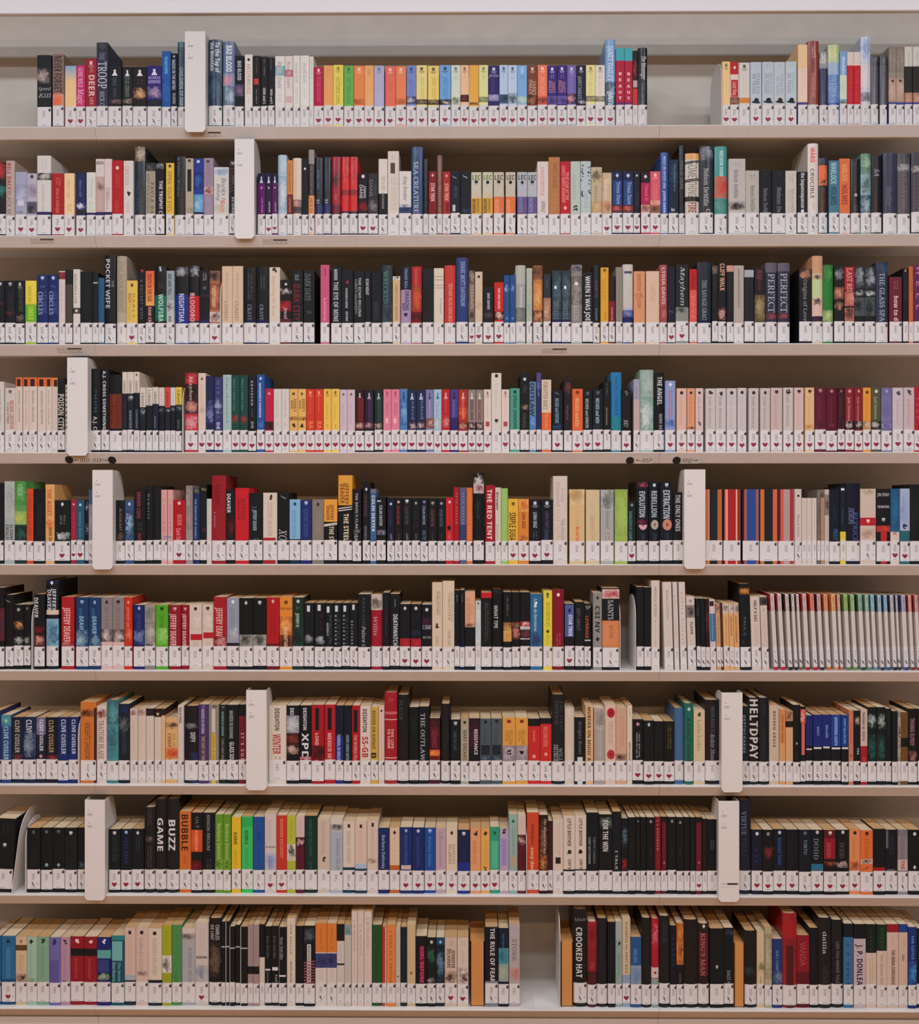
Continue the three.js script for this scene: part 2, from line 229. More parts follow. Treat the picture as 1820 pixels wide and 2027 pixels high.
"509.9 525.1 343.1 #58195c|B:#1b1a38:0:.26;W:#d8d4e6;D:#b86ab4:.36;V:LORI DANE:#c88ac4:.6:.98:.5:.7:b",
"525.5 538.3 343.1 #2c1638 h|B:#1b1a38:0:.26;W:#d8d4e6;D:#c8a0c8:.36;V:LORI DANE:#d8c8dc:.7:.97:.5:.75:b",
"538.7 549.9 343.1 #501a54 h|B:#1b1a38:0:.26;W:#d8d4e6;D:#c890c0:.36;V:LORI DANE:#d8a8cc:.72:.97:.5:.75:b",
"550.3 568.2 306.9 #abc2cd H|P:#bcd0d8:#a4bcc8:0:.32;P:#d6dcdc:#9ab4c4:.36:.95",
"568.6 579.1 317.2 #d48646|V:THE DARK MASTER:#6e4424:.05:.6:.25:.65:r;B:#6e2420:.64:1;V:LEGEND:#c87a50:.68:.98:.3:.7:b",
"579.5 596.9 312.8 #dccab4 H|V:For Everything a Season:#b8a286:.05:.75:.3:.55:s;P:#c8a8a0:#8a6a68:.75:.88;P:#1c1a1c:#5a4a4a:.88:1",
"597.4 610.3 314.6 #15161a|D:#dcdcdc:.18",
"610.7 622.4 296.5 #3a2c2c H k|B:#8e8884:0:.24;U:#b0a8a4:.25:.7;B:#e0945c:.72:1;V:JACK DE:#8a5430:.76:1:.3:.7:b",
"622.8 639.4 311.3 #141a26 H|V:Jordan Dane:#5888b8:.22:.56:.3:.7:s;V:31:#9ab4cc:.74:.83:.2:.6:b;B:#1a2c5c:.84:1",
"639.8 655.6 311.3 #141a26 H|V:Jordan Dane:#48607c:.22:.56:.3:.7:s;V:31:#aab4c4:.74:.83:.2:.6:b;B:#1c2858:.84:1",
"656.7 674.3 310.2 #9c1a2a H|P:#2a1216:#8c1c2a:.25:.55;V:Red:#d86a74:.65:.76:.3:.7:i;B:#6a1630:.85:1",
"675.4 691.2 310.2 #cc2224 H|P:#d83a34:#b81c20:0:.4;B:#8c1a1e:.58:.68;U:#e08078:.3:.5;B:#3a1a3c:.96:1",
"691.6 708.4 310.2 #cc2224 H|P:#d83a34:#b81c20:0:.4;B:#8c1a1e:.58:.68;U:#e08078:.3:.5;B:#3a1a3c:.96:1",
"709.5 728.6 343.1 #15151a h|D:#e0dcd8:.08;V:JORDAN:#c8ccd0:.32:.62:.55:.8:b;V:DANE:#e0e2e4:.28:.64:.15:.5:r;P:#a01c24:#2a1416:.7:.97",
"729.0 748.6 343.1 #2a2a2f h|V:JORDAN:#5a5a60:.25:.55:.58:.8:r;V:DANE:#8a8a90:.15:.6:.15:.5:r;P:#8a8488:#3c383e:.66:.98",
"749.7 767.3 315.0 #dcd6cc k|U:#8a8478:.3:.6;B:#17171a:.64:1;V:BUILD THE MOUNTAIN:#a8a49c:.62:.92:.35:.65:b",
"767.9 790.1 299.6 #d9cfc2|U:#b8aea0:.06:.14;R:#4a463f:.19:.36:.25:.65;V:HER WANDERER:#c4baac:.42:.95:.3:.85:r",
"790.5 814.3 339.2 #dcd8ce k|V:King Breaker:#4a4a4c:.12:.7:.35:.7:i;P:#3a4e78:#d0d0cc:.78:.88;P:#1c2848:#33466c:.86:1",
"814.7 837.7 289.9 #2a4468 H|P:#3a5a84:#22385c:0:.18;V:SEA CREATURE:#c4d2e2:.22:1:.2:.6:s",
"838.1 848.4 314.6 #14161b H|U:#6c7078:.26:.9",
"848.8 864.9 338.7 #7c1a1e k|D:#e0b8b0:.1;V:STAR TREK:#e0c8c4:.28:.72:.3:.8:b;R:#a83028:.27:.66:.05:.28",
"865.3 876.3 306.9 #6e4a40 H|V:THE BURNING BRILLIANCE OF:#b89a80:.06:.98:.3:.7:s",
"876.7 891.9 339.8 #a82c28 k|D:#e4b0a0:.1;V:STAR TREK:#e8b4a8:.28:.7:.3:.8:b;R:#7c1c1e:.75:.97:.4:.85",
"892.3 911.4 338.7 #151b24 k|V:J:#a8b4bc:.08:.2:.3:.6:i;V:RESS:#4a6070:.35:.65:.35:.7:r;R:#c4c8cc:.8:.96:.2:.5",
"911.8 932.7 338.7 #131820 k|V:J:#c0c8cc:.08:.16:.35:.65:i;P:#2c4a6c:#14181f:.88:1",
"933.2 953.4 340.9 #c9c7b0 k|H:LEC:#5a6a34:.06:.18:b;D:#23221e:.25;P:#e0b884:#c8c4ac:.5:.62;B:#d9a640:.63:1;V:DANGEROUS:#7a5420:.65:.98:.55:.8:b;V:WOMEN:#3c2814:.65:1:.1:.45:b",
"955.6 976.0 340.9 #c9c7b0 k|H:LEC:#5a7a34:.06:.18:b;D:#23221e:.25;P:#e0b884:#c8c4ac:.5:.62;B:#d9a640:.63:1;V:DANGEROUS:#7a5420:.65:.98:.55:.8:b;V:WOMEN:#3c2814:.65:1:.1:.45:b",
"977.6 998.0 340.9 #c6c0ac k|H:LEC:#3a382c:.06:.18:b;D:#23221e:.25;B:#de7444:.6:1;V:WOMEN:#f0a078:.66:1:.1:.5:b",
"1001.3 1020.7 340.9 #c6c0ac k|H:LEC:#3a382c:.06:.18:b;D:#23221e:.25;B:#de7444:.6:1;V:WOMEN:#f0a078:.66:1:.1:.5:b",
"1024.4 1044.2 340.5 #b3b9c0 k|H:LEC:#33382f:.06:.18:b;D:#23221e:.25;B:#64588a:.6:1;V:WOMEN:#9a94b8:.62:.98:.15:.55:r",
"1044.8 1063.8 340.5 #b3b9bc k|H:LEC:#2c3028:.06:.18:b;D:#23221e:.25;B:#5f5688:.6:1;V:WOMEN:#a8a4c4:.62:.98:.15:.55:r",
"1064.2 1086.4 319.4 #dccfc8|V:SWEETBITTER:#d47884:.1:.66:.3:.6:i;V:SHIBALI:#2a2628:.76:.98:.4:.7:i",
"1086.8 1109.0 310.6 #b57a4c|V:SWEET-TUDUE:#7a4c2c:.1:.55:.4:.75:r;V:LISA:#b89464:.65:.95:.4:.65:r",
"1109.7 1129.5 319.4 #b8222c|V:TRUE LOVE AT THE:#f0b8b4:.2:.75:.55:.85:r;V:LONELY HEARTS BOOKSHOP:#e89090:.08:.8:.15:.5:b;D:#f0c8c4:.9",
"1130.1 1149.7 319.0 #b9c6ba|V:GREENFIELD:#9cac9c:.25:.75:.2:.55:r;K:#2a4a32:.9",
"1150.1 1170.3 319.0 #b7c7c6|Y:#2a3438:.03:.7;U:#93a6a8:.6:.9",
"1170.7 1192.3 331.0 #bfb190|P:#5a5240:#c0b290:.05:.35;V:Henry:#7a6c4c:.4:.75:.3:.6:s;P:#d0b888:#b89868:.75:1",
"1192.7 1211.9 341.4 #cbb491 h|P:#dccaa8:#c4a884:0:.45;V:Iona Dare:#e8d8b8:.15:.65:.2:.6:i;P:#9a6a50:#c8a080:.7:1",
"1212.3 1232.7 339.2 #1b2348 h|D:#c8d0e0:.1;R:#24447e:.22:.8:.1:.95;V:Tessa Dare:#b8c8e0:.25:.8:.4:.85:s;P:#c86a5a:#7a2c2c:.82:.97",
"1233.4 1254.5 339.2 #1b2348 h|D:#c8d0e0:.1;R:#24447e:.22:.8:.1:.95;V:Tessa Dare:#b8c8e0:.25:.8:.4:.85:s;P:#c86a5a:#7a2c2c:.82:.97",
"1254.9 1267.9 339.2 #171824 h|D:#c8ccd8:.1;V:Tessa Dare:#4a5474:.5:.85:.4:.85:i",
"1269.5 1287.5 340.9 #b02050 h|P:#1e1622:#2a1826:0:.26;D:#d8d4d8:.11;V:Tessa D:#e890a8:.3:.7:.4:.85:s;P:#3a2024:#c89888:.8:1",
"1287.9 1308.2 339.2 #d45a68 h|L:#f0c0c0;U:#e89898:.3:.7;P:#c87868:#e0a890:.7:.8;P:#2c1c1c:#9a6450:.82:1",
"1308.6 1324.0 301.8 #2b5098 H|V:WOLF IN WHITE VAN:#d4e0f0:.06:.6:.35:.7:r;V:JOHN DARN:#c4d4ec:.64:1:.35:.7:b",
"1324.4 1343.7 315.7 #172438 k|P:#27485c:#182838:0:.5;V:The Unseen War:#7c98ac:.08:.6:.5:.75:s;V:2:#dcdcdc:.88:1:.3:.6:b",
"1344.8 1356.5 287.7 #14151a H|V:YOU IS DEAD:#8e949a:.22:.65:.3:.75:r",
"1357.4 1384.4 303.6 #cec6b8 H|B:#dfa65c:0:.12;X:#3a3634:.12:.16;V:SOME:#6a6460:.14:.42:.2:.85:r;X:#1c1a1c:.42:.47;V:THING:#6a6460:.47:.74:.2:.85:r;B:#1a191c:.73:.81;V:FIRE:#8a3a34:.82:1:.2:.85:b",
"1385.1 1413.0 289.3 #23262e H k|P:#8a8e96:#2c3038:0:.22;V:Nelson DeMille:#d0d4da:.33:.9:.3:.7:s;V:C:#d0d4da:.94:1:.5:.8:s",
"1415.8 1440.4 289.3 #3d948f H k|V:NELSON DEMILLE:#c8e0dc:.06:.55:.4:.7:b;P:#c8382c:#b06a58:.45:.78;P:#5a9c94:#3a7c74:.8:1",
"1443.1 1476.3 314.6 #bfbab4 k|U:#a09a94:.05:.15;V:Nelson DeMille:#4a4646:.2:.74:.3:.6:s;P:#1a1818:#a8a29c:.79:.95",
"1476.7 1503.5 337.6 #b8b4aa k|U:#8a867c:.08:.2;V:Nelson DeMille:#4a4844:.35:.97:.35:.7:s",
"1504.6 1528.1 336.5 #131519 k|U:#5a5c60:.08:.12;V:Nelson DeMi:#9a9c9e:.42:1:.3:.7:s",
"1528.8 1555.6 336.5 #131519|U:#3a3c40:.06:.12;V:Nelson De:#a0a2a4:.4:1:.35:.75:s",
"1556.0 1578.2 337.6 #cbc6b8 k|U:#a29c8c:.08:.3;V:Nelson DeMille:#8f8a7c:.42:1:.5:.8:s;V:Paulo Ico:#9a9484:.46:1:.2:.48:s",
"1579.3 1599.7 339.8 #17181b k|V:the Sequencequencer:#dcdcda:.02:.9:.3:.75:b;D:#e0e0e0:.96",
"1600.1 1621.1 284.2 #ddd6cc H k|V:WARD:#d4382c:.06:.28:.25:.65:b;V:CRUCIBLE:#6a665e:.36:.8:.25:.6:b;V:GARY:#b8b0a4:.84:.96:.4:.65:r",
"1622.2 1639.3 312.4 #2a211f H k|B:#33384a:0:.12;P:#e07a44:#d8643a:.13:.4;P:#1a1414:#d87848:.4:.5;V:BELGRAVIA:#7a4440:.55:1:.25:.7:s",
"1642.0 1662.0 317.9 #45798c k|V:WARLOCK:#a8ccd4:.04:.45:.2:.75:b;V:HOLMES:#183848:.5:.86:.2:.8:b",
"1662.4 1683.7 314.1 #d8703e k|V:WARLOCK:#e8a468:.1:.42:.25:.75:b;V:HOLMES:#962c1c:.48:.86:.25:.75:b",
"1685.5 1704.6 314.6 #121419 H|V:Mormama Kit:#3c4a6c:.05:.6:.3:.6:s;D:#a0a8b4:.67;U:#6a6a70:.85:.98",
"1705.7 1725.9 303.6 #6d8d80 H k|P:#9cc0a0:#5a8468:0:.3;P:#26383c:#8cb0b4:.35:.7;P:#a0bcc4:#3e5c70:.7:1",
"1726.6 1747.5 308.0 #131418 H|V:SA:#b8bcc0:.22:.36:.3:.75:i",
"1749.7 1777.1 302.5 #33354c H|V:Shelby:#6a6c84:.55:.88:.2:.6:i;P:#2c2e44:#3c3e54:0:.3",
"1778.7 1804.2 302.5 #504e55 H|B:#46464a:0:.1;P:#b8b6b4:#6a686c:.18:.3;V:WILDEFIRE:#7a6e74:.3:.96:.3:.7:s",
"1805.7 1831.0 301.8 #3a3b45 H|P:#b8b6b4:#4a4a50:.22:.33;V:WILDEFIRE:#5a5058:.36:.96:.2:.6:s",
],
[
"-8.8 8.4 555.9 #141519 k|D:#c8ccd0:.08;U:#4a5a68:.2:.5;V:OU:#b03050:.52:.6:.4:.8:r",
"9.2 30.1 555.5 #15161a k|D:#aab0b0:.09;U:#3a3e3c:.25:.9;P:#5a2a26:#161618:.72:.85",
"30.5 48.4 555.5 #14171a k|L:#c0c8c4;V:BLEEDER AND DEEP:#5a7068:.18:.75:.35:.85:r;P:#8a7c70:#2a2826:.82:1",
"49.2 71.4 555.5 #9ab62a k|B:#e6d648:0:.58;V:SMOKING GUN:#b8aa38:.12:.52:.25:.6:b;B:#62b834:.6:.98;V:SMILE:#c8d840:.62:.95:.3:.75:b",
"73.0 94.9 544.5 #182a60 k|D:#b8c8e0:.07;U:#6a98d8:.22:.28;V:CIRCLES:#b8c4d8:.35:.85:.12:.5:s;V:LES DEBT:#5a6fa4:.35:.82:.55:.85:s",
"95.4 115.4 543.6 #182a60 k|D:#b8c8e0:.07;U:#6a98d8:.22:.28;V:CIRCLES:#b8c4d8:.35:.85:.12:.5:s;V:LES DEBT:#5a6fa4:.35:.82:.55:.85:s",
"116.0 128.6 536.6 #d9c8c2|P:#b03a34:#7a2a2a:.02:.16;U:#c08a88:.24:.8",
"129.2 143.3 534.0 #1b1a1c|B:#4a403a:.28:1;U:#5a504a:.3:.9",
"144.2 158.0 532.9 #d8d2c6|V:SEDUCING A LIVE:#5a5650:.08:.65:.2:.55:r;B:#4a463f:.73:.84;D:#e8e6e0:.785",
"158.4 181.8 537.3 #131519|P:#17191d:#101216:0:1",
"182.2 194.3 539.5 #15161a|R:#a8a8a8:.19:.22:.1:.9;U:#2c2c36:.3:.9",
"194.7 206.2 549.8 #2a5678|U:#1c3c58:.1:.9",
"206.6 228.6 504.9 #15181f H k|V:POCKET WIFE:#c8ccd0:.05:.8:.1:.5:b;V:THE:#a8acb0:.38:.48:.65:.85:r",
"230.3 250.1 506.7 #aaa08c H|V:THE NOW REPORT:#8c826e:.08:.85:.3:.7:r;B:#b4aa96:.86:1",
"250.5 272.1 555.5 #e2bf58 h|D:#5a4a2c:.11;V:DARLY:#b07a38:.3:.9:.55:.8:b;V:NIGHT:#a86a34:.3:.55:.15:.45:b;V:FASHION:#c49a40:.56:.95:.12:.45:r",
"272.5 287.5 531.8 #14161a k|K:#b03a48:.04;V:A POCKET WIFE:#7a8088:.2:.95:.3:.65:r",
"287.9 305.1 536.2 #2a1518 k|B:#e2713f:0:.7;G:#e0623c:#eaa45c:0:.68;V:DEATH IN THE SUN:#6a1c1c:.06:.6:.25:.75:b;V:DAM CR:#e0a8a0:.7:1:.35:.7:b",
"305.9 329.2 527.4 #151a1d H|K:#b8c0c4:.05;U:#4a5458:.3:.4;B:#1e6a54:.52:.98;V:WOLFSBA:#b8dcc8:.5:1:.35:.75:b",
"329.7 345.1 536.2 #97a6aa k|V:KEE AND TELL:#2a3236:.06:.48:.2:.65:b;P:#1a1a1c:#b8bcbc:.58:.82;B:#babcbc:.8:1;V:AO:#1c1c1e:.88:1:.3:.65:b",
"346.2 372.5 527.4 #14161b H|P:#b0b4b8:#22262c:0:.18;B:#1e2e7c:.5:1;V:NIGHTSHA:#c8d0e4:.48:1:.3:.7:b",
"373.2 394.5 525.2 #15161a H|P:#b0b4b8:#22262c:0:.2;B:#b8202a:.54:.98;V:BLOODRO:#e8b8b4:.48:1:.15:.6:b",
"395.2 414.7 535.1 #17171b|U:#c0c4c8:.05:.2;D:#5a5a5e:.34;R:#3a3034:.48:.5:0:1;B:#1c2250:.95:1",
"415.1 435.8 536.2 #a4664a h|P:#1c1a1a:#7a5a4c:0:.2;P:#c48860:#8a4a34:.25:.75;V:CHRISTY GREADY:#e8c8a8:.3:.72:.25:.6:s;P:#2a1414:#d8c0b8:.8:1",
"439.1 459.9 526.9 #d6bc9e|V:Melissa Purcell:#a8907c:.12:.6:.35:.65:s;V:CONSU:#6a5c4c:.62:.98:.25:.6:s",
"460.3 481.1 526.9 #d6bc9e|V:Melissa Purcell:#a8907c:.12:.6:.35:.65:s;V:CONSU:#6a5c4c:.62:.98:.25:.6:s",
"481.5 506.8 528.5 #121419 H|U:#5a6068:.12:.6;V:CRAVE:#8a9cac:.68:.98:.35:.65:s;B:#161c44:.97:1",
"507.3 532.5 528.5 #121419 H|U:#5a6068:.15:.4;V:CRAVE:#9aa8b4:.68:.98:.3:.6:s;B:#161c44:.97:1",
"533.2 554.3 529.1 #d9ccba|K:#3a3028:.06;V:Regarding the Moon:#c49a7a:.15:.9:.25:.6:s",
"554.7 577.4 553.7 #1c1214|R:#e0e0dc:.08:.13:.4:.6;P:#d8d4d0:#3a1c1e:.2:.35;P:#a82028:#6a1c20:.5:.75;V:Jewels:#e8d0d0:.65:.97:.3:.65:i;B:#5a1c22:.93:1",
"577.8 600.0 535.1 #15171a k|V:SILE:#8a9494:.08:.2:.3:.65:b;V:DARK CITY:#7a2026:.26:.98:.15:.75:b",
"600.7 622.6 534.0 #14191b k|V:DARK DAYS:#7a8684:.06:.58:.15:.65:i;U:#8a9290:.78:.85",
"634.7 652.3 524.7 #c4587c|V:Lovelorn:#f0c0d0:.58:.98:.35:.7:s;R:#8a2c4c:.05:.2:.5:.6",
"655.6 676.3 527.4 #14171b|V:BADENDER:#d0d4d6:.05:.25:.3:.6:b;V:THE EYE OF MINE:#c0c8cc:.28:1:.25:.7:b",
"676.7 699.6 534.0 #131519 k|D:#a02c38:.24;V:THE MUSEUM OF SUSPENSE:#c8ccce:.35:.74:.3:.55:b;V:DIETMAR:#c0c4c8:.8:.99:.35:.55:b",
"700.2 722.2 537.3 #131519 k|V:THE ECHO KILLING:#c0c4c4:.12:.9:.45:.68:b;V:CHRISTI DAUGHERTY:#b0b4b4:.15:.85:.1:.35:r",
"722.6 734.7 535.1 #14171a|V:ECHO NIGHT:#c8ccd0:.16:.48:.15:.65:b",
"735.4 755.8 538.4 #141619|V:VANDOLL:#4a4c50:.6:.98:.25:.7:r",
"756.2 777.4 525.2 #2a3c40 H|V:WRECKED:#5a9484:.1:.68:.15:.6:s;P:#1c242c:#3c4c50:.7:1",
"777.8 792.5 547.1 #d2b182 k|P:#15151a:#d8d4cc:0:.08;V:FAIRYTALES & ASSASSINS:#6a4430:.18:.97:.35:.65:s",
"793.6 813.8 527.8 #1f2236 H|V:FRANK BILL:#8a9cc4:.04:.4:.4:.65:b;B:#a690b4:.42:1;V:DRAGONS:#2a2038:.44:.8:.45:.85:b;V:NEST:#2a2038:.66:.8:.15:.4:b;D:#1c1624:.88",
"814.2 835.4 527.4 #b0242a H|V:DAVIDSON:#d88078:.04:.4:.35:.6:s;P:#d85a30:#9a3c24:.35:.8;P:#3a1418:#6a1a1e:.82:1",
"836.5 858.7 531.8 #141518|U:#4a4c4e:.25:.6;P:#131415:#1a1b1c:0:1",
"859.1 878.7 530.7 #d9cdb8|R:#a8987c:.15:.165:0:1;R:#a8987c:.21:.225:0:1;R:#a8987c:.31:.325:0:1;R:#a8987c:.36:.375:0:1;V:The Babysitter:#9a8c74:.55:.85:.6:.85:r",
"880.0 902.0 525.2 #c33a36 H|V:TIFFANY BLUE ENDS RED:#e8b8a8:.32:1:.4:.72:s",
"903.5 927.0 510.2 #2a3c74 H k|V:DIANE MOTT DAVIDSON:#b8c4dc:.06:.76:.4:.75:s",
"928.4 940.4 535.1 #756454 h|P:#b0a898:#5a4a40:0:.25;V:DEEDAVIS:#c8c0b4:.27:.76:.3:.8:r;R:#4a3a2c:.82:.92:.2:.8",
"940.9 955.6 537.9 #d2bfa2 h|D:#2a2018:.1;P:#c09a74:#d4c0a4:.55:.8;U:#b8a488:.3:.6",
"956.9 977.6 569.1 #15161a h|V:DEE DAVIS:#d0d4d4:.16:.65:.4:.65:b;P:#5a4440:#221c20:.7:.9",
"978.9 997.6 558.6 #c22826 h|V:THE DEE DAVIS:#f0d0c8:.14:.68:.4:.65:b;P:#e8c0b4:#4a1a1c:.74:.95",
"998.0 1009.5 544.9 #284e86|P:#88b4d8:#2a5088:.2:.38;D:#6a98c8:.93",
"1009.9 1020.7 544.5 #284e86|P:#88b4d8:#2a5088:.2:.38;D:#6a98c8:.93",
"1021.1 1040.9 525.2 #a0a69c H|B:#b4b8ac:0:.35;V:Whateveryou:#d8dcd0:.38:.95:.4:.75:s;P:#8a9088:#6c746c:.75:1",
"1042.6 1054.1 530.9 #b5baac|V:THE DEARING:#8a9a88:.36:.97:.3:.7:r;P:#8aac98:#b0b8a8:.6:.95",
"1055.8 1074.9 525.2 #b87a4c H k|P:#4a2c22:#8a5a3c:0:.25;P:#e8b070:#c87c44:.3:.8;P:#e0a870:#6a3c28:.8:1",
"1076.0 1091.0 542.7 #2a3038|U:#6a8088:.1:.3;P:#d8a888:#9a7460:.5:1",
"1093.2 1111.9 535.1 #35464f|P:#4f636c:#2a3940:0:.8;R:#e8f0f0:.3:.36:.25:.5;V:DAZED D:#7a8e96:.6:.98:.2:.65:s;B:#161a44:.96:1",
"1112.5 1131.0 535.1 #35464f|P:#4f636c:#2a3940:0:.8;R:#e8f0f0:.3:.36:.25:.5;V:DAZED D:#7a8e96:.6:.98:.2:.65:s;B:#161a44:.96:1",
"1131.6 1153.0 524.1 #8d8680 H|P:#3a3c50:#8a8480:0:.15;P:#9a928a:#6e6862:.2:.7;R:#e8e8e8:.31:.36:.3:.6;V:GERALDS:#b8b2a8:.6:.98:.2:.7:s",
"1153.6 1174.5 538.4 #16181b|V:WHEN I WAS JOE:#dcdedc:.08:.99:.3:.75:b",
"1174.9 1188.1 524.7 #1b2022 H k|V:GARTH:#6a3c5c:.26:.58:.3:.75:b;V:Koppel:#9ab0a8:.75:.98:.35:.65:r",
"1189.5 1205.5 529.6 #d9a232 k|D:#6a4c1c:.06;V:LISA DAY:#c08828:.22:.6:.15:.6:s;V:Color:#7a5a20:.82:.97:.45:.75:s",
"1205.9 1218.0 546.7 #241818 k|U:#5a3830:.1:.45;B:#74202c:.55:1;V:THE GOOD GIRL:#d8a8a8:.68:.98:.4:.65:b",
"1219.6 1232.7 529.1 #8a8678|U:#787468:.1:.9",
"1233.4 1253.6 523.4 #cdc8be H|R:#4a4c58:.12:.16:.15:.9;B:#b8bcc4:.75:.8;P:#8a94b8:#4a5a90:.8:.93;B:#1c2660:.92:1;U:#bab4a8:.3:.75",
"1255.4 1277.8 536.6 #d7966a|V:MASTER OF GOD:#6a3a24:.05:.73:.35:.65:s;P:#b0704c:#d8986c:.4:.55",
"1279.6 1305.9 536.6 #ddbba2|V:CHRISTIAN:#c8a084:.25:.6:.25:.8:r",
"1306.4 1321.9 524.1 #a05256 H|V:LYDIA DAVIS:#e0b8b0:.04:.7:.3:.75:b;P:#c07870:#96484c:.75:1",
"1322.3 1337.6 527.4 #171a2c h|V:L:#4a5a88:.75:.9:.2:.7:i",
"1338.2 1363.5 524.1 #1d2023 h|V:Mayhem:#c4c8c8:.03:.72:.35:.75:i;P:#1a1c1e:#8a8e88:.75:.85;B:#8a8c86:.85:1",
"1365.3 1380.7 532.9 #b41f22|R:#d85a4c:.4:1:.05:.95;V:ANA:#5a1416:.1:.36:.3:.7:r;V:DAVE:#e88a78:.5:.95:.3:.7:r",
"1381.5 1409.7 518.6 #1f2a36 H|V:THE SAVAGE GRACE:#b0b8bc:.3:1:.35:.65:s;B:#141838:.97:1",
"1410.1 1421.8 525.2 #17181a|P:#b09484:#3a3430:0:.16;U:#5a5c60:.2:.45",
"1422.4 1438.7 518.6 #151517 k|V:CLIFF WALK:#e0a484:.02:.48:.25:.85:b;P:#e0a8a0:#3a1c1c:.76:.98",
"1439.3 1453.0 525.6 #17191b|B:#c89888:0:.13;U:#4a5450:.2:.8",
"1453.4 1473.8 525.2 #b3a89e|R:#978c82:.06:.75:.4:.6",
"1474.9 1493.6 534.0 #17191f|B:#a4acb0:0:.16;P:#17191f:#1f2127:.17:1",
"1494.7 1515.6 530.7 #1e181c|V:Wild:#b04a5c:.02:.2:.2:.8:i;V:Duller:#8a3040:.2:.42:.3:.65:s;P:#a89468:#5c4c34:.5:1",
"1516.7 1539.8 519.7 #2f3040 H|B:#5c5a68:0:.18;V:PERFECT:#b4bcc8:.18:.85:.25:.8:s;P:#a84a4c:#3a2c3c:.85:.96",
"1540.9 1565.1 520.3 #2f3040 H|B:#5c5a68:0:.16;V:PERFECT:#b4bcc8:.17:.85:.25:.8:s;P:#a84a4c:#3a2c3c:.85:.96",
"1583.1 1608.6 531.8 #16171a|P:#c08868:#2a2422:0:.2;V:Origins of Love:#a0a8a8:.2:1:.3:.65:s",
"1609.0 1629.9 506.5 #cdbb9c H|B:#cc9c78:0:.28;P:#14161c:#c8b090:.29:.36;B:#c3cf9c:.36:.66;P:#1a1a1c:#d8b8a4:.64:.76;B:#dcbcae:.76:.92;P:#2c1c38:#3a2040:.92:1",
"1630.5 1650.8 524.1 #2c7a32 H|P:#4a9a4c:#2a7030:0:.3;P:#b8c88c:#7a9c58:.8:1",
"1652.5 1672.5 526.3 #171719|P:#8a9494:#1c1e20:.02:.25;P:#c89074:#6a3c30:.38:.6;P:#b87c64:#1c1616:.62:.8",
"1672.9 1692.3 528.5 #24181a|B:#a8282c:0:.45;V:LAST RITUAL:#e0c0b8:.02:.68:.25:.75:s;P:#d89c80:#b0564a:.45:.72;P:#2a1818:#a86c58:.75:1",
"1692.7 1711.9 528.5 #16181b|P:#9aa4a8:#2c3034:0:.4;P:#c8d0d0:#2a2e32:.42:.54;P:#14161a:#4a5254:.56:.9",
"1712.3 1733.8 527.8 #16181b|P:#9aa4a8:#2c3034:0:.4;P:#c8d0d0:#2a2e32:.42:.54;P:#14161a:#4a5254:.56:.9",
"1735.4 1759.6 518.6 #2a3448 H|P:#3c5474:#243048:0:.2;V:THE GLASS SPA:#b4c0cc:.18:1:.3:.7:s",
"1761.8 1786.6 548.2 #64202e|V:how to d:#e0c4c8:.42:.99:.3:.75:b;U:#a05a68:.08:.3",
"1788.8 1799.6 530.7 #17171b|K:#e0b0a0:.04;U:#3a5a78:.2:.6",
"1800.0 1808.6 527.8 #c4663a|V:Unwed:#8a4428:.1:.6:.3:.7:i",
"1809.5 1828.8 524.7 #5c2050 H|V:HELL:#b07090:.02:.8:.3:.8:b",
],
[
"-11.0 7.0 755.4 #d2ccc4 k|U:#8a9488:.15:.9",
"8.4 30.3 767.7 #cfc6bc k|D:#6a645c:.1;V:MICHAEL CRICHTON:#b8564c:.3:.98:.5:.85:b;V:A Case of Need:#4a4640:.35:.85:.15:.48:r",
"30.8 43.5 747.3 #d8cabb k|B:#df7440:0:.19;R:#3a1c14:.03:.17:.2:.75;V:MICHAEL CRICHTON:#4a443e:.25:.85:.4:.65:s",
"44.4 56.7 747.3 #d8c8bb k|B:#df7440:0:.19;R:#3a1c14:.03:.17:.2:.75;V:MICHAEL CRICHTON:#b06a5c:.25:.9:.4:.65:s",
"57.1 73.0 747.3 #d8cabb k|B:#df7440:0:.19;R:#3a1c14:.03:.17:.2:.75;V:MICHAEL CRICHTON:#3a3834:.25:.85:.4:.65:s",
"73.6 89.7 747.3 #d8cabb k|B:#df7440:0:.19;R:#3a1c14:.03:.17:.2:.75;V:MICHAEL CRICHTON:#4a443e:.25:.9:.4:.65:s",
"90.1 101.5 747.3 #d8cabb k|B:#df7440:0:.19;R:#3a1c14:.03:.17:.2:.75;V:MICHAEL CRICHTON:#4a443e:.25:.9:.4:.65:s",
"102.0 113.9 747.9 #cfc2b4|B:#df8448:0:.18;R:#3a1c14:.04:.17:.4:.95",
"114.3 128.4 748.8 #1a191a k|V:POISON CITY:#c8c2b8:.3:1:.05:.95:b;U:#8a8680:.02:.06",
"128.8 134.5 761.5 #c8c2b8|V:ALEXANDER:#24221f:.05:.98:.1:.95:b",
"178.5 197.8 729.7 #131519 H k|V:DEATH IN THE:#2c4048:.05:.35:.4:.65:r;V:THEATRE:#3a6a80:.36:.72:.4:.65:b;V:A.J. C:#c8d0d4:.78:1:.3:.7:b",
"198.9 214.9 730.3 #15161a H k|V:A.J. CROSS SOMETHING:#d8dadc:.03:1:.25:.6:b",
"215.4 240.7 741.8 #15161a H|P:#5a2418:#6a3020:.35:.98;V:The Singing:#a8402c:.37:.97:.25:.6:s",
"241.3 251.0 736.3 #1a2028|B:#d6ccbe:0:.39;V:CROSS:#7a7064:.15:.36:.3:.7:b;U:#5a6a78:.5:.95",
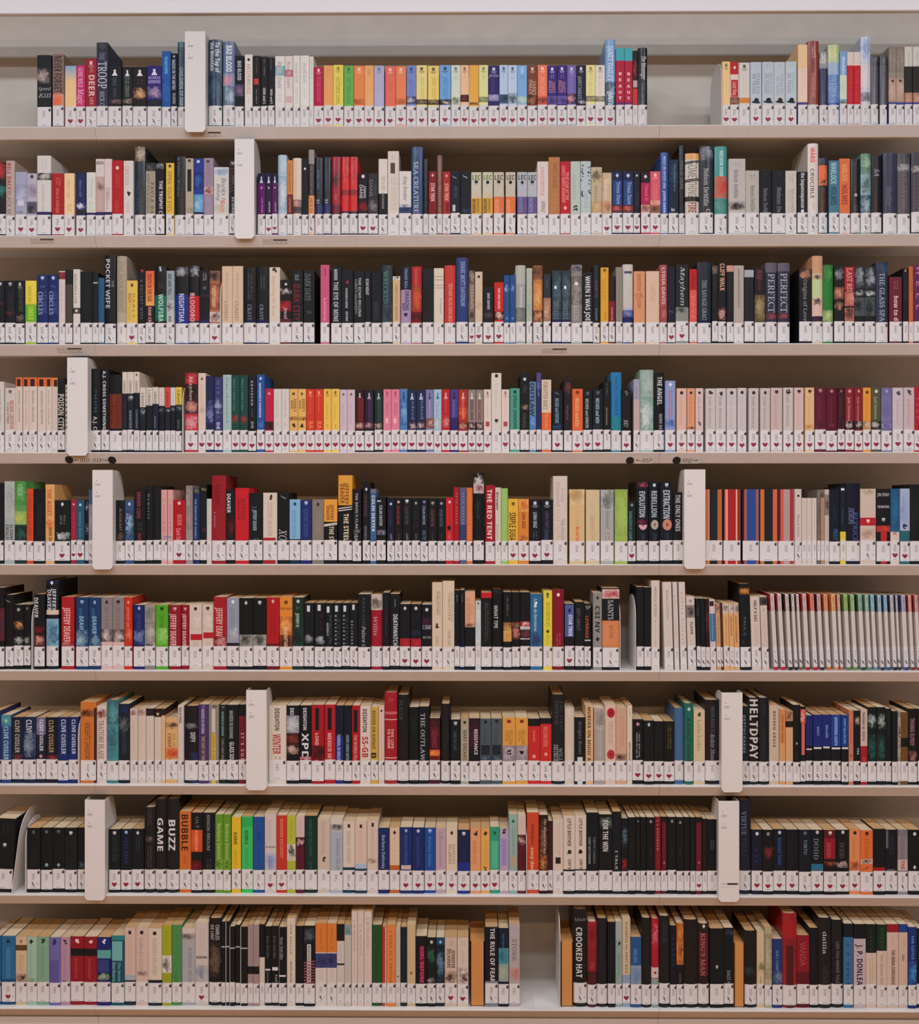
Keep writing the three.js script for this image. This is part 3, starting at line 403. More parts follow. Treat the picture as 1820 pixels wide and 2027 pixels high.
"251.6 264.2 736.3 #1a2028|B:#d6ccbe:0:.39;V:CROSS:#7a7064:.15:.36:.3:.7:b;P:#d0d4d4:#2a3038:.4:.5;V:WANTED:#8a9cb0:.66:.98:.35:.7:b",
"264.8 276.0 736.3 #14181f|B:#d6ccbe:0:.38;D:#8a3a30:.05;V:CROSS:#7a7064:.15:.36:.3:.7:b;V:CONTENDER:#7a8a9a:.65:.98:.35:.7:b",
"276.5 287.9 767.0 #1c2128|B:#d4ccc0:0:.49;V:CROSS:#6a645a:.12:.45:.3:.7:b;P:#a8b0b4:#2a323a:.5:.65",
"288.4 301.1 767.0 #161a20|B:#d4ccc0:0:.45;V:I CROSS:#6a645a:.05:.42:.3:.7:b",
"302.0 313.8 766.4 #1a2230|B:#d4ccc0:0:.42;V:CROSS:#6a645a:.1:.4:.3:.7:b;V:AMANDA:#8a98ac:.68:.97:.3:.65:s",
"314.3 325.3 767.0 #15191f|B:#d8c8bc:0:.46;U:#9a8c80:.1:.44;P:#6a6c74:#1c2028:.48:.6",
"325.7 336.7 766.4 #1d2028|B:#d04a44:0:.5;V:CROSS:#8a1c20:.1:.46:.3:.7:b;P:#b0b4b8:#2a3038:.5:.58",
"337.1 346.8 767.0 #161b26|B:#ccd0cc:0:.45;U:#7a98a4:.1:.42;P:#7a8c9c:#222a34:.46:.56",
"347.3 359.6 766.4 #151820|B:#dcc04c:0:.44;V:CROSS:#7a6a20:.06:.42:.3:.7:b;P:#7a8088:#222a34:.44:.56;V:DOU:#8a929c:.76:1:.35:.65:r",
"365.7 390.8 737.8 #b83640 H h|P:#d84c44:#8a2430:0:.2;P:#1c1618:#3a2024:.2:.5;V:Mayhem:#e4ccc8:.05:.55:.35:.65:i;P:#d89c88:#4a2c34:.5:.72;P:#d8b4b8:#c8384c:.75:1",
"391.9 407.1 738.5 #d9c8b4 h|D:#5a4c40:.1;V:Mayhem:#c8a894:.2:.55:.3:.7:i;P:#b8a08c:#dac8b8:.55:.75",
"407.5 423.3 744.0 #20264c h|U:#3a4478:.2:.4;P:#7a88b4:#2a3260:.45:.9",
"423.7 440.2 746.2 #33376a h|V:MIRANDA:#6a74a8:.05:.8:.3:.7:s;P:#a8b0d0:#3a4070:.4:.7;V:DE:#c8d0e4:.85:1:.3:.7:b",
"440.9 458.0 741.8 #a3bdb9|V:Dine christina:#5a7c7c:.04:.8:.3:.7:s;D:#88a8a8:.86",
"458.5 474.5 742.9 #1c4640 h|V:Mary Linda Lane:#5aa088:.06:.65:.15:.5:s;P:#a82a30:#24443f:.72:.88",
"474.9 490.8 742.9 #1c4640 h|V:Mary Linda Lane:#5aa088:.06:.65:.15:.5:s;P:#a82a30:#24443f:.72:.9",
"491.4 507.3 745.1 #15191c h|V:DAVIDSON:#c0c8c4:.08:.55:.35:.6:b;V:DE:#b0b8b4:.84:.98:.4:.7:b;U:#8a9290:.6:.75",
"508.4 524.2 741.8 #24519a h|D:#c8d8ec:.07;V:MARYJANICE DAVIDSON:#d0dcec:.15:.78:.3:.6:b;P:#4a74b4:#24519a:.82:.98",
"524.6 541.1 769.2 #b81f40 h|D:#e08a98:.12;P:#1c1418:#4a1c24:.8:1",
"541.5 557.4 769.9 #d5d0c9 h|U:#a8a49c:.06:.18;V:Mirielle De:#b0aca4:.25:.7:.3:.65:s;U:#8a867e:.82:.9",
"557.8 572.7 769.9 #d5d0c9 h|U:#a8a49c:.06:.18;V:Mirielle De:#b0aca4:.25:.7:.3:.65:s;U:#8a867e:.82:.9",
"573.2 589.5 769.9 #e0b264 h|D:#6a4a24:.12;V:DERIK'S:#7a5424:.24:.56:.5:.85:b;V:BANE:#7a5424:.28:.5:.15:.45:b;P:#1c1816:#c8984c:.68:.78;K:#2a201a:.9",
"589.9 605.7 769.9 #e2b665 h|D:#6a4a24:.12;V:DERIK'S:#7a5424:.24:.56:.5:.85:b;V:BANE:#7a5424:.28:.5:.15:.45:b;P:#1c1816:#c8984c:.68:.78;K:#2a201a:.9",
"606.2 623.1 770.3 #cf3b27 h|L:#f0a078;U:#e87c58:.22:.6;V:RA:#e8884c:.78:.98:.3:.8:b",
"623.5 640.0 770.3 #cf3b27 h|L:#f0a078;U:#e87c58:.22:.6;V:RA:#e8884c:.78:.98:.3:.8:b",
"640.4 655.8 769.9 #e9bf57 h|L:#8a6a24;V:Mythical:#c49a40:.28:.8:.3:.65:i;U:#7a6424:.86:.98",
"656.3 672.1 769.9 #ebc45c h|L:#8a6a24;V:Mythical:#c49a40:.28:.8:.3:.65:i;U:#7a6424:.86:.98",
"673.0 687.5 771.4 #cdbbc4 h|D:#6a5a64:.12;V:Once Bitten:#b8a4b0:.25:.95:.3:.65:i",
"687.9 702.9 771.4 #cdbbc4 h|D:#6a5a64:.12;V:Once Bitten:#b8a4b0:.25:.95:.3:.65:i",
"703.3 721.5 771.4 #2c1418 h|W:#c8b4b0;V:MARYJANICE:#a83c40:.3:.8:.4:.7:s;R:#6c1f26:.2:.8:.3:.9;P:#d8b8a8:#6a3438:.82:.98",
"722.2 740.2 771.4 #221c30 h|W:#b8a8b8;V:MARYJANICE:#7a4a84:.2:.8:.4:.8:s;P:#d8b0ac:#4a2434:.82:.98",
"741.3 758.2 771.4 #1b2a26 h|W:#a8b8b0;V:MARYJANICE:#4a7468:.2:.8:.4:.8:s;P:#d8c0ac:#3a3430:.82:.98",
"759.1 774.5 770.8 #de8298 h|L:#b04a64;V:MARYJANICE:#b85470:.34:.65:.35:.75:r;R:#f0c0c8:.72:.84:.3:.6",
"774.9 791.4 770.8 #de8298 h|L:#b04a64;V:MARYJANICE:#b85470:.34:.65:.35:.75:r;R:#f0c0c8:.72:.84:.3:.6",
"791.9 806.8 769.9 #4e82b4 h|W:#23507c;P:#7ab0d4:#3c6ca4:.25:.9",
"807.3 824.4 772.1 #1f2b4c h|W:#b8c4d8;V:Undead:#8a9cc0:.15:.75:.45:.8:s;P:#c8a8a8:#2a2436:.8:.98",
"824.8 842.6 772.1 #1f2b4c h|W:#b8c4d8;V:Undead:#8a9cc0:.15:.75:.45:.8:s;P:#c8a8a8:#2a2436:.8:.98",
"843.1 858.5 771.4 #7e7ba6 h|W:#4a4680;V:Undead Loved:#b8b4d0:.25:.7:.4:.7:s;P:#c8a494:#7a4a4c:.72:.96",
"858.9 874.6 770.8 #a5c4d3 h|W:#4a7c98;V:Undead:#5a8ca8:.3:.75:.3:.65:s;P:#c8d4d4:#a8b8bc:.72:.98",
"875.0 891.0 770.8 #b72228 h|W:#e4b4b0;V:MaryJanice:#d86a64:.2:.6:.35:.7:s;P:#e0a09c:#b82c30:.65:.95",
"891.4 907.3 770.8 #463e86 h|W:#2a2460;V:Undead Davids:#8a82bc:.25:.85:.3:.7:s;B:#2e2668:.7:1",
"907.9 926.2 770.8 #a83028 h|W:#e0a89c;P:#d86a3c:#a83028:.4:.75;V:MaryJanice:#e8a070:.2:.75:.35:.7:s;P:#e0b094:#7a3428:.82:.98",
"927.0 941.8 771.4 #8f8378 h|W:#d0c8bc;V:UNDEAD UNWED:#3a2c2c:.24:.78:.3:.7:b;P:#d8b0ac:#241a1e:.82:1",
"942.2 957.4 771.4 #8f8378 h|W:#d0c8bc;V:UNDEAD UNWED:#7a2c34:.24:.78:.3:.7:b;P:#d8b0ac:#241a1e:.82:1",
"958.2 973.0 770.8 #decfc2 h|L:#9a7c70;U:#b8a094:.2:.7;R:#a84a54:.8:.92:.25:.75",
"973.4 993.0 738.5 #d8d2c6|D:#2a2824:.05;V:SECURING MY GIRL:#c4beb0:.18:.65:.3:.65:r;D:#2a2a24:.85",
"993.4 1008.8 770.8 #decfc2 h|L:#9a7c70;U:#b8a094:.2:.7;R:#a84a54:.8:.92:.25:.75",
"1010.1 1029.5 768.6 #4b9d88 k|D:#1c3c34:.09;V:ORIGIN UNKNOWN:#1c3830:.16:.98:.35:.7:b",
"1030.3 1047.9 739.6 #17191a|D:#d8d8d4:.1;U:#6a6a66:.2:.35;P:#8a7c68:#2a2824:.55:.65;V:SCRAPED:#7a6c5c:.7:.97:.3:.65:s",
"1048.6 1061.8 754.9 #5a7fa2|B:#1c2028:0:.03;V:OUTLAW:#141a22:.03:.72:.15:.75:b;P:#7aa8d4:#4a7ab0:.72:.98",
"1062.4 1072.1 737.8 #2c2a55|B:#4c4a7c:0:.3;V:Legacy Dale:#a8b0d0:.18:.42:.3:.65:s",
"1072.7 1091.9 751.6 #d9c8b0|V:FORGOTTEN DANCE:#4a4238:.04:.6:.2:.6:s;B:#df6a3c:.66:1;V:The Casket:#f0a878:.66:.98:.35:.7:i",
"1093.6 1115.2 772.5 #15191f h|V:J:#8a9ca8:.03:.1:.35:.6:i;V:WICKED and FORTUNE:#8ab0c4:.2:.84:.25:.65:b;P:#1f4c74:#15191f:.85:1",
"1116.9 1132.7 751.6 #241a1e|P:#6a3c40:#2a1c20:.05:.3;V:Magical:#8a6a6c:.35:.95:.3:.65:i",
"1133.2 1154.3 769.9 #dc6636 h|D:#7a3014:.1;V:WICKED and KISS:#f0b088:.22:.94:.25:.65:b",
"1154.7 1173.4 771.4 #14171b h|D:#5a6468:.1;V:WICKED and DANCER:#b8c0c0:.22:.96:.25:.65:b",
"1173.8 1194.7 770.3 #141a20 h|D:#5a6468:.1;V:WICKED and WED:#a0c0d0:.22:.85:.25:.65:b;P:#1c3448:#141a20:.85:1",
"1195.4 1209.2 754.9 #15171a|U:#9aa4a4:.05:.3;V:Seventeen:#b8b0a0:.48:.96:.3:.65:i",
"1210.1 1231.2 736.9 #2a7aae H|V:CRUEL SUMMER:#17507c:.06:.75:.4:.65:b;B:#2a8494:.78:1",
"1231.6 1249.7 770.3 #141619 h|K:#6a7074:.1;V:SU:#c8ccc8:.75:.92:.25:.7:i",
"1254.7 1267.1 751.0 #a0a0b0 k|V:Love Saved Me a Letter in:#6a5c70:.1:.98:.3:.65:i;B:#c0aca8:.4:1",
"1267.5 1294.7 731.9 #9db4a6 H|P:#b4c0bc:#8ca89c:0:.4;V:Night:#8aa498:.1:.25:.35:.6:s;P:#d0dcd4:#84a498:.45:1",
"1295.1 1316.3 737.4 #14161a H k|V:THE ANGEL:#d4d6d6:.07:.57:.35:.8:b;V:MARK DA:#a8acb0:.72:1:.5:.8:b",
"1317.4 1337.6 753.8 #8a9cc4 h|D:#dcdce8:.08;V:MARY GREER:#c05a70:.2:.85:.3:.65:s;P:#3c5c94:#7a90c0:.78:.95",
"1340.4 1360.2 768.6 #dcb8a4 h|D:#2a2420:.11;V:Jude Deveraux:#c89c84:.2:.9:.25:.65:s",
"1361.3 1376.7 768.6 #dc9c76 h|D:#2a2420:.11;V:Jude Deveraux:#c07c54:.2:.85:.25:.65:s;P:#5a3828:#d09070:.92:1",
"1377.8 1393.2 768.6 #d8c0b8 h|D:#3a2c2c:.11;V:Jude Deveraux:#a87c98:.2:.85:.25:.65:s;K:#3c3440:.86",
"1397.6 1417.4 769.2 #cac4c0 h|K:#3a3434:.11;V:Jude Deveraux:#8c8684:.2:.97:.25:.65:s",
"1418.0 1438.2 768.6 #cbc5c0 h|K:#3a3434:.11;V:Jude Deveraux:#7a7674:.2:.97:.25:.65:s",
"1439.6 1459.3 768.6 #cbc5c2 h|D:#2a2424:.11;V:Jude Deveraux:#b4aeac:.2:.97:.25:.65:s",
"1460.7 1478.2 768.1 #cbc5c2 h|D:#2a2424:.11;V:Jude Deveraux:#b4aeac:.2:.97:.25:.65:s",
"1482.9 1502.4 768.6 #c9c0ba h|D:#2a2424:.11;V:Jude Deveraux:#7a7470:.2:.97:.25:.65:s",
"1505.7 1525.1 768.6 #c9beb8 h|D:#3a2c2c:.11;V:Jude Deveraux:#8c7a7c:.2:.97:.25:.65:s",
"1526.8 1549.7 767.7 #c9b6b0 h|D:#2a2424:.11;V:Jude Deveraux:#b08c88:.2:.97:.25:.65:s",
"1551.9 1571.6 767.3 #cbc2bc h|K:#2a2424:.1;V:Jude Deveraux:#8a8280:.15:.92:.25:.65:s",
"1573.8 1592.5 767.3 #d2bab0 h|D:#2a2424:.1;V:Jude Deveraux:#c8aa9c:.2:.9:.25:.65:s",
"1594.9 1613.0 767.3 #e0b98c h|D:#3a2c20:.1;V:Jude Deveraux:#d09c60:.22:.85:.25:.65:s;P:#b87840:#e0b484:.86:1",
"1613.8 1635.8 767.3 #5c1a2c h|D:#b08890:.08;V:Jude Deveraux:#8a3048:.22:.8:.25:.65:s;P:#3a1620:#6a2030:.82:1",
"1636.3 1658.7 767.7 #561424 h|D:#b07888:.08;V:Jude Deveraux:#8a2c48:.22:.8:.25:.65:s;P:#8a3c44:#4a1420:.84:.95",
"1659.1 1673.2 767.7 #3c1820 h|D:#a07078:.08;V:Jude Deveraux:#7a2c3c:.22:.7:.25:.65:s;P:#1c1014:#4a2028:.78:1",
"1674.5 1692.5 767.7 #84202c h|D:#d89ca0:.08;V:Jude Deveraux:#e0a8a8:.22:.8:.25:.65:s;P:#d0bcb8:#1c1418:.8:.99",
"1693.0 1708.8 767.7 #84202c h|D:#d89ca0:.08;V:Jude Deveraux:#d09498:.22:.8:.25:.65:s;P:#d0bcb8:#1c1418:.8:.99",
"1709.7 1725.9 767.3 #e0993c h|D:#4a2c14:.11;V:Jude Deveraux:#c87c28:.22:.75:.25:.65:s;P:#d0c4b8:#a87c44:.8:.99",
"1726.4 1744.8 767.3 #55523c h|D:#d8d0c0:.09;V:Jude Deveraux:#b8b8a0:.22:.75:.25:.65:s;P:#d4ccc4:#24201c:.8:.99",
"1745.7 1766.4 767.7 #706a9c h|D:#a8a4cc:.08;P:#6a6498:#7a74a4:.2:.8;P:#3a306c:#8c86b4:.86:.95",
"1767.7 1788.8 767.7 #c6bfc2 h|K:#4a464c:.12;V:Jude Deveraux:#c09498:.28:.9:.3:.65:s",
"1790.1 1811.2 767.3 #c8b6b8 h|K:#4a464c:.12;V:Jude Deveraux:#c87c84:.28:.92:.3:.65:s",
"1812.1 1826.6 765.9 #b01c28 h|V:Jude:#d86a6c:.1:.9:.3:.65:s",
],
[
"-11.0 6.2 955.7 #17181c k|U:#3a3c58:.3:.8",
"7.9 28.6 952.8 #a7b0ae|P:#93a0a4:#b4b8b0:0:.6;V:SLOANE:#3a4240:.72:1:.55:.85:b;V:CROSLEY:#3a4240:.72:1:.1:.45:b",
"29.0 52.3 952.8 #5a9a50|P:#6cac5c:#3f8a44:0:.4;P:#c8c45c:#8ab45c:.5:.72;V:ISLE:#a8d098:.05:.25:.3:.7:r;B:#1c3430:.73:1;P:#2a5c54:#182a28:.78:.98",
"52.7 65.9 967.7 #cf4a2c|V:DANIELLE KLEIN:#8a3020:.1:.9:.3:.75:r",
"66.4 88.7 967.7 #141619|U:#2c3034:.3:.9",
"89.1 107.3 959.0 #dda868|V:THE ASSET:#c05030:.08:.56:.25:.7:b;P:#c84c28:#dca060:.62:.78;V:MARK DA:#4a2a1c:.76:1:.4:.75:b",
"107.7 138.9 990.2 #141a1b h|D:#d8dcdc:.1;U:#7a9490:.35:.6;P:#d0d4d0:#1a2020:.78:.98",
"139.3 150.8 988.6 #a02436 h|D:#e0b0b4:.12;U:#c86070:.3:.9",
"151.2 166.8 989.7 #24586e h|D:#a8dce8:.12;V:Andrea Dare:#7ab4cc:.3:.9:.35:.65:s;P:#c8c8c0:#24484c:.94:1",
"167.2 174.6 990.8 #16181a|P:#a8b0b4:#1c2022:.02:.3;P:#8a9494:#16181a:.5:.9",
"175.0 184.6 969.5 #8a8a9c k|B:#44587c:0:.3;P:#b0a4b0:#8a8a9c:.4:.9",
"228.6 246.6 990.2 #191a1c|V:ALYSSA DAY:#7a7c7c:.2:.75:.4:.7:b;P:#6a5c4c:#241f1c:.78:.98",
"247.0 264.8 989.7 #34527a k|D:#c8d4e0:.1;P:#9cc4dc:#2c4468:.25:.9",
"265.5 288.4 969.1 #15161a|V:DROWN CODE:#a83c54:.04:.56:.25:.6:b;V:DEAD:#a83c54:.84:1:.35:.6:b;U:#4a4c54:.62:.8",
"289.0 302.9 961.2 #14171b|V:Hemeria:#9aa4a8:.15:.6:.2:.6:s",
"303.3 318.7 962.3 #15171a|U:#2a2c30:.2:.9",
"319.1 330.8 969.5 #d8a29c|V:D. ANGELO BURNS:#b8606c:.18:.85:.3:.7:s;P:#4a74a8:#d8a89c:.86:1",
"331.2 342.4 969.5 #d8a29c|V:D. ANGELO BURNS:#b8606c:.18:.85:.3:.7:s;P:#4a74a8:#d8a89c:.86:1",
"342.9 367.3 989.7 #a81a24 h|D:#e0b4b4:.08;V:DECEIVE:#e0888c:.35:.62:.35:.7:b;V:Dark lie:#e0888c:.68:.98:.2:.7:b",
"367.7 381.5 961.2 #98908a k|P:#b0a49c:#847a74:0:.4;P:#b08a90:#8a8078:.4:.8",
"382.0 395.2 966.6 #1d2c60 H k|P:#8a8464:#2a2c38:0:.1;V:THE SEARCHER OF ANGELS:#8ab0d8:.2:.95:.2:.55:b",
"395.6 408.9 959.0 #17191b|P:#8a8058:#17191b:.05:.12;P:#5a2420:#17191b:.75:.85",
"409.3 418.7 987.5 #cdc6be|U:#a29a92:.05:.6",
"419.1 447.0 941.4 #96202a H k|V:HEAVEN:#6c1620:.12:.45:.3:.65:b;V:A NOVEL:#c8989c:.55:.8:.15:.3:r",
"447.5 464.9 969.5 #15171b k|V:DEAVER:#d8dcdc:.07:.45:.1:.55:b;P:#5a1c20:#1a1418:.5:.95",
"465.3 492.9 966.0 #c41f28 k|V:JEFFERY:#5a1016:.2:.62:.5:.75:s;V:DEAVER:#5a1016:.2:.6:.18:.42:s",
"493.3 520.0 976.1 #14171a k|V:J:#5a6468:.25:.35:.3:.6:r;V:JEFFERY DEAVER:#a8bcc4:.35:.78:.3:.6:b;U:#8a9494:.93:.98",
"520.4 548.6 975.4 #d9c9ba k|K:#3a2c28:.1;V:JEFFERY DEAVER:#a89484:.2:.9:.35:.65:s;R:#a8242c:.93:1:.02:.9",
"549.5 572.7 975.4 #131517|V:J:#9aa0a0:.05:.12:.4:.7:i;V:XO:#b8bcbc:.75:.98:.15:.8:i",
"573.2 594.7 988.6 #83b4d4 k|D:#26384c:.11;V:JEFFERY DEAVER:#4a88a8:.25:.92:.3:.65:s;B:#1c2c3c:.95:1",
"595.2 617.1 989.7 #1f2a66|D:#b0c0e0:.08;V:JEFFERY DEAVER:#4c6ca8:.22:.9:.3:.65:s",
"617.6 640.9 988.6 #837a70 k|D:#2a2622:.12;U:#948a80:.3:.8",
"641.3 667.7 988.6 #14161a k|B:#e2a03c:0:.56;V:JEFFERY:#6a3418:.13:.5:.5:.75:b;V:DEAVER:#6a3418:.15:.5:.2:.45:b;X:#d8d0c0:.56:.62;V:THE ST:#e0d8b0:.64:1:.4:.75:b",
"669.5 697.7 940.9 #15171b H k|B:#e2a03c:0:.47;V:JEFFERY:#6a3418:.12:.44:.5:.78:b;V:DEAVER:#6a3418:.13:.43:.15:.45:b;X:#d8d0c0:.47:.54;V:THE STEEL:#e4dcb4:.58:1:.4:.75:b",
"698.1 715.6 967.7 #14161a k|V:THE DEVIL'S CLAW:#c0c4c8:.08:.78:.35:.6:b;V:DEA:#b0b4b4:.82:1:.25:.6:b;P:#8a7c78:#1c1c1e:.76:.86",
"717.8 732.7 954.6 #15151c k|D:#e8ecf0:.12;V:COLIN DEXTER:#8a6470:.2:.58:.25:.6:s;V:NEIGHBOUR:#9aa0a8:.74:1:.25:.6:r",
"733.2 745.1 967.7 #3a608a k|V:COLIN DEXTER:#d8e0e8:.12:.82:.25:.75:b;B:#6a6c84:0:.1",
"745.7 764.0 984.2 #131619 k|V:I:#d8dcdc:.06:.12:.1:.5:b;V:COLIN DEXTER:#c0c8c8:.18:.65:.3:.6:b;P:#b88c88:#3a4868:.74:.86",
"766.6 781.5 985.8 #15182c k|D:#c0c8e0:.14;V:COLIN:#3c4478:.28:.65:.3:.6:r;V:LAST:#b8bcc8:.82:.98:.4:.65:r",
"782.0 796.5 985.3 #18151a k|D:#d8b8b8:.1;V:COLIN DEXTER:#b03a40:.18:.62:.3:.65:b;V:TO ME:#9a4a4c:.82:.98:.4:.65:r",
"796.9 814.9 985.8 #15171a k|D:#d0d4d4:.08;V:COLIN DEXTER:#4a5c50:.18:.62:.3:.65:b;V:LAST:#b0b4b4:.82:.98:.4:.65:r",
"815.4 832.1 985.8 #14161a k|D:#9aa4a8:.12;V:COLIN:#2c2f35:.3:.68:.3:.65:r;V:DEATH:#7a7e84:.82:.98:.4:.65:r",
"832.5 847.9 985.8 #14171d k|D:#6a88c0:.1;V:COLIN DEXTER:#9ab0c0:.18:.62:.3:.65:b;V:AND THE:#6a94b8:.75:.98:.2:.8:r",
"848.4 865.5 986.4 #16161a|D:#9a9494:.12;V:COLIN DEXTER:#8a4a4c:.25:.66:.3:.65:b;U:#6a6a6a:.8:.98",
"866.2 882.4 986.4 #14161b|D:#9a9ca0:.12;V:COLIN DEXTER:#5a7080:.25:.66:.3:.65:b;U:#6a6a6a:.8:.98",
"882.8 897.8 985.3 #c0242c|D:#f0c8c8:.1;R:#1c1416:.65:.74:.2:.65;V:THE:#d86a6c:.8:.95:.3:.65:b",
"898.2 910.0 964.5 #a41f2c H|V:PETE DEXTER:#d89098:.1:.68:.35:.65:r",
"910.4 923.1 965.1 #545c84|V:PETE DEXTER:#a0a8c0:.1:.68:.35:.65:r;B:#34406c:.7:.98",
"923.5 935.8 965.5 #d87038|V:PETE DEXTER PARIS:#eaac84:.1:.96:.35:.6:r",
"937.6 958.5 935.9 #15191b H|P:#d4d0cc:#1c1a1c:0:.32;P:#8a2438:#c8c4c0:.16:.3;V:Sherriff:#3c5a5c:.38:.7:.3:.6:i",
"961.3 980.2 960.7 #a51c2a H|V:THE RED TENT:#e8d4d4:.07:.97:.2:.7:b",
"980.7 992.3 965.1 #cfcab6|V:Drown:#1c1c1a:.08:.42:.15:.65:b;V:Junot:#6a8a5c:.7:.98:.2:.65:r",
"992.7 1005.7 966.6 #98c268|U:#b0d080:.1:.8",
"1006.2 1026.5 987.5 #e6b43c h|D:#6a5424:.13;V:SIMPLE SUGA:#3a3424:.32:.98:.15:.8:b",
"1026.9 1047.5 988.0 #dc8434 h|P:#c86428:#e8a050:0:.3;V:LENA DIAZ:#5a2c18:.3:.7:.35:.65:b;P:#7a3c20:#d88438:.85:1",
"1048.4 1071.4 988.6 #14161c h|L:#c8d0d4;V:LENA DIAZ:#b8c8d0:.3:.68:.35:.65:b;U:#5a7088:.75:.95",
"1071.8 1095.2 988.6 #151620 h|L:#c8d0d4;V:LENA DIAZ:#5a5474:.28:.68:.35:.65:b;V:STRANGER:#5a6a9c:.7:1:.2:.7:r",
"1095.6 1124.0 942.3 #d8cac0 H|V:Lucy:#a89a94:.18:.4:.55:.8:i;V:Diamond:#a89a94:.08:.46:.2:.5:i;V:THE HOUSE:#8a8078:.66:.98:.55:.78:r;V:YOU TURN:#c8b48c:.5:.98:.2:.5:r",
"1127.9 1158.0 968.8 #d8b884|D:#b04030:.06;P:#b09060:#e0c490:0:.3;V:Lucy Diamond:#c8a878:.15:.75:.4:.7:i;V:Me and You:#d8502c:.72:1:.4:.7:b",
"1160.2 1187.7 969.5 #d2bf96|V:Lucy Diamond:#b8b49c:.2:.75:.3:.7:i;V:Summer Cove:#c09c58:.5:.98:.3:.75:i",
"1189.5 1215.8 969.5 #a9aba6|P:#6a6e6c:#b0b2ae:0:.4;V:Lucy Diamond:#5c6064:.2:.75:.4:.7:i;U:#b06c78:.82:.98",
"1217.4 1243.1 968.8 #9cb858|P:#aac868:#90ac50:0:.9",
"1243.7 1259.1 991.9 #17201f h|D:#7a9494:.1;V:DANGEROUS GAMES:#6ab4a8:.25:1:.15:.55:r",
"1260.7 1284.4 954.6 #151a20 H|P:#c8506c:#1c1c24:0:.09;V:EVOLUTION:#c8d4d8:.15:.6:.25:.75:b;O:#d8a8b0:.72;P:#7a2440:#1a1c24:.62:.72;V:STEPH:#5a5474:.86:.98:.4:.7:r",
"1285.5 1306.8 954.6 #141a22 H|D:#c8d0d4:.05;V:REBELLION:#b8c4cc:.14:.6:.25:.75:b;O:#b8a898:.72;V:STEPH:#5a6484:.86:.98:.4:.7:r",
"1307.5 1333.2 954.6 #141a24 H|D:#c8d0d4:.05;V:EXTRACTION:#c8d4dc:.13:.62:.25:.75:b;O:#c88870:.72;V:STEPH:#4a5474:.86:.98:.4:.7:r",
"1333.8 1353.6 974.3 #15171a|V:THE ONLY ONES:#c8ccc8:.05:.8:.25:.75:b",
"1396.5 1431.2 968.8 #1f2326|R:#c87438:0:1:0:.18;R:#e8a888:0:1:.18:.24;R:#b8683c:0:1:.7:.95",
"1432.1 1467.3 968.8 #a82428|R:#e8785c:0:1:.1:.2;R:#f4b8a0:0:1:.2:.26;R:#f4b8a0:0:1:.72:.8;R:#8a3428:0:1:.8:1;R:#1a1a1c:0:1:0:.08",
"1470.1 1503.5 968.8 #2b4a94|R:#1a1a1c:0:1:0:.1;R:#a85c50:0:1:.1:.26;R:#a85c50:0:1:.8:.96",
"1504.0 1540.9 968.8 #1d2224|R:#cc7434:0:1:.05:.26;R:#d8683c:0:1:.72:.96",
"1541.3 1573.8 968.8 #b09a98|R:#4a1c38:0:1:0:.15;R:#d85c3c:0:1:.15:.34;R:#a83434:0:1:.72:.96",
"1574.3 1587.5 968.2 #d2c6bc k|D:#24221f:.13;V:Henry Dows:#5a5450:.48:.92:.3:.7:s",
"1587.9 1598.0 985.8 #d0c5b8|U:#b4a99c:.1:.9",
"1598.5 1608.6 985.8 #d2c7bb|U:#b4a99c:.1:.9",
"1609.0 1618.2 985.8 #d4cabf|U:#b4a99c:.1:.9",
"1618.7 1625.5 969.9 #6a625c|P:#504a48:#7a706a:0:1",
"1625.9 1633.2 985.3 #b08a70|U:#94735c:.1:.9",
"1633.6 1642.4 968.8 #c2b6aa|P:#1c1a1c:#8a8078:.1:.5",
"1642.9 1663.8 969.9 #141824|V:PRIEST:#4a88c0:.75:.98:.4:.8:i;U:#2c3450:.3:.6",
"1664.2 1675.4 964.5 #16202c|R:#e0e4e4:.02:.06:.1:.7;V:Dilman:#3c5a74:.4:.7:.2:.6:s;B:#e0c840:.82:1",
"1675.8 1704.0 956.8 #15192c H|V:DESIGNS:#8a98cc:.42:.7:.2:.55:i;V:REPRICE:#5c6cac:.48:1:.5:.85:i",
"1704.6 1735.6 967.7 #cfbdae k|P:#a89474:#d0c0b0:0:.12;R:#b81f2c:.55:.7:0:.98;D:#f0d0c8:.62;P:#b08878:#ccb8a8:.75:.95",
"1736.5 1763.9 967.7 #16181a|H:JOEL STEADLY:#c0c4c4:.06:.16:b;H:THE MATCHING:#d0d4d4:.28:.4:b;D:#b8bcbc:.59;P:#d04c30:#a83028:.7:.82;R:#b82c2c:.82:.99:.3:.75",
"1764.3 1782.2 967.3 #265e86 h|P:#2c6c94:#1f5478:0:.75;B:#d8c4b8:.82:1;V:V:#b03c34:.82:.88:.3:.7:b",
"1782.6 1802.0 967.3 #93a4c4 h|P:#8498bc:#a4b4cc:0:.8;B:#2a646c:.8:1;K:#1c242c:.72",
"1802.4 1826.6 959.0 #14181a|P:#1a2022:#141819:0:1",
],
[
"-13.2 8.8 1163.0 #1a1619|P:#3a2c34:#5a2430:.35:.9",
"9.2 25.9 1177.3 #151618 k|V:J:#8a9494:.03:.2:.2:.6:i",
"26.4 45.7 1197.0 #151617 k|D:#a0a4a4:.12;P:#d89858:#2a2420:.38:.6;P:#b0b4ac:#1a1c1c:.75:.98",
"46.2 59.8 1197.0 #151617 k|D:#6a6c6c:.1;P:#a8aca0:#1a1c1c:.75:.98",
"67.7 88.4 1176.2 #15161a k|V:DEAVER:#d0d4d4:.06:.45:.0:.4:b;P:#7a1c24:#2a1418:.6:.75;P:#d89c90:#5a2c2c:.78:.98",
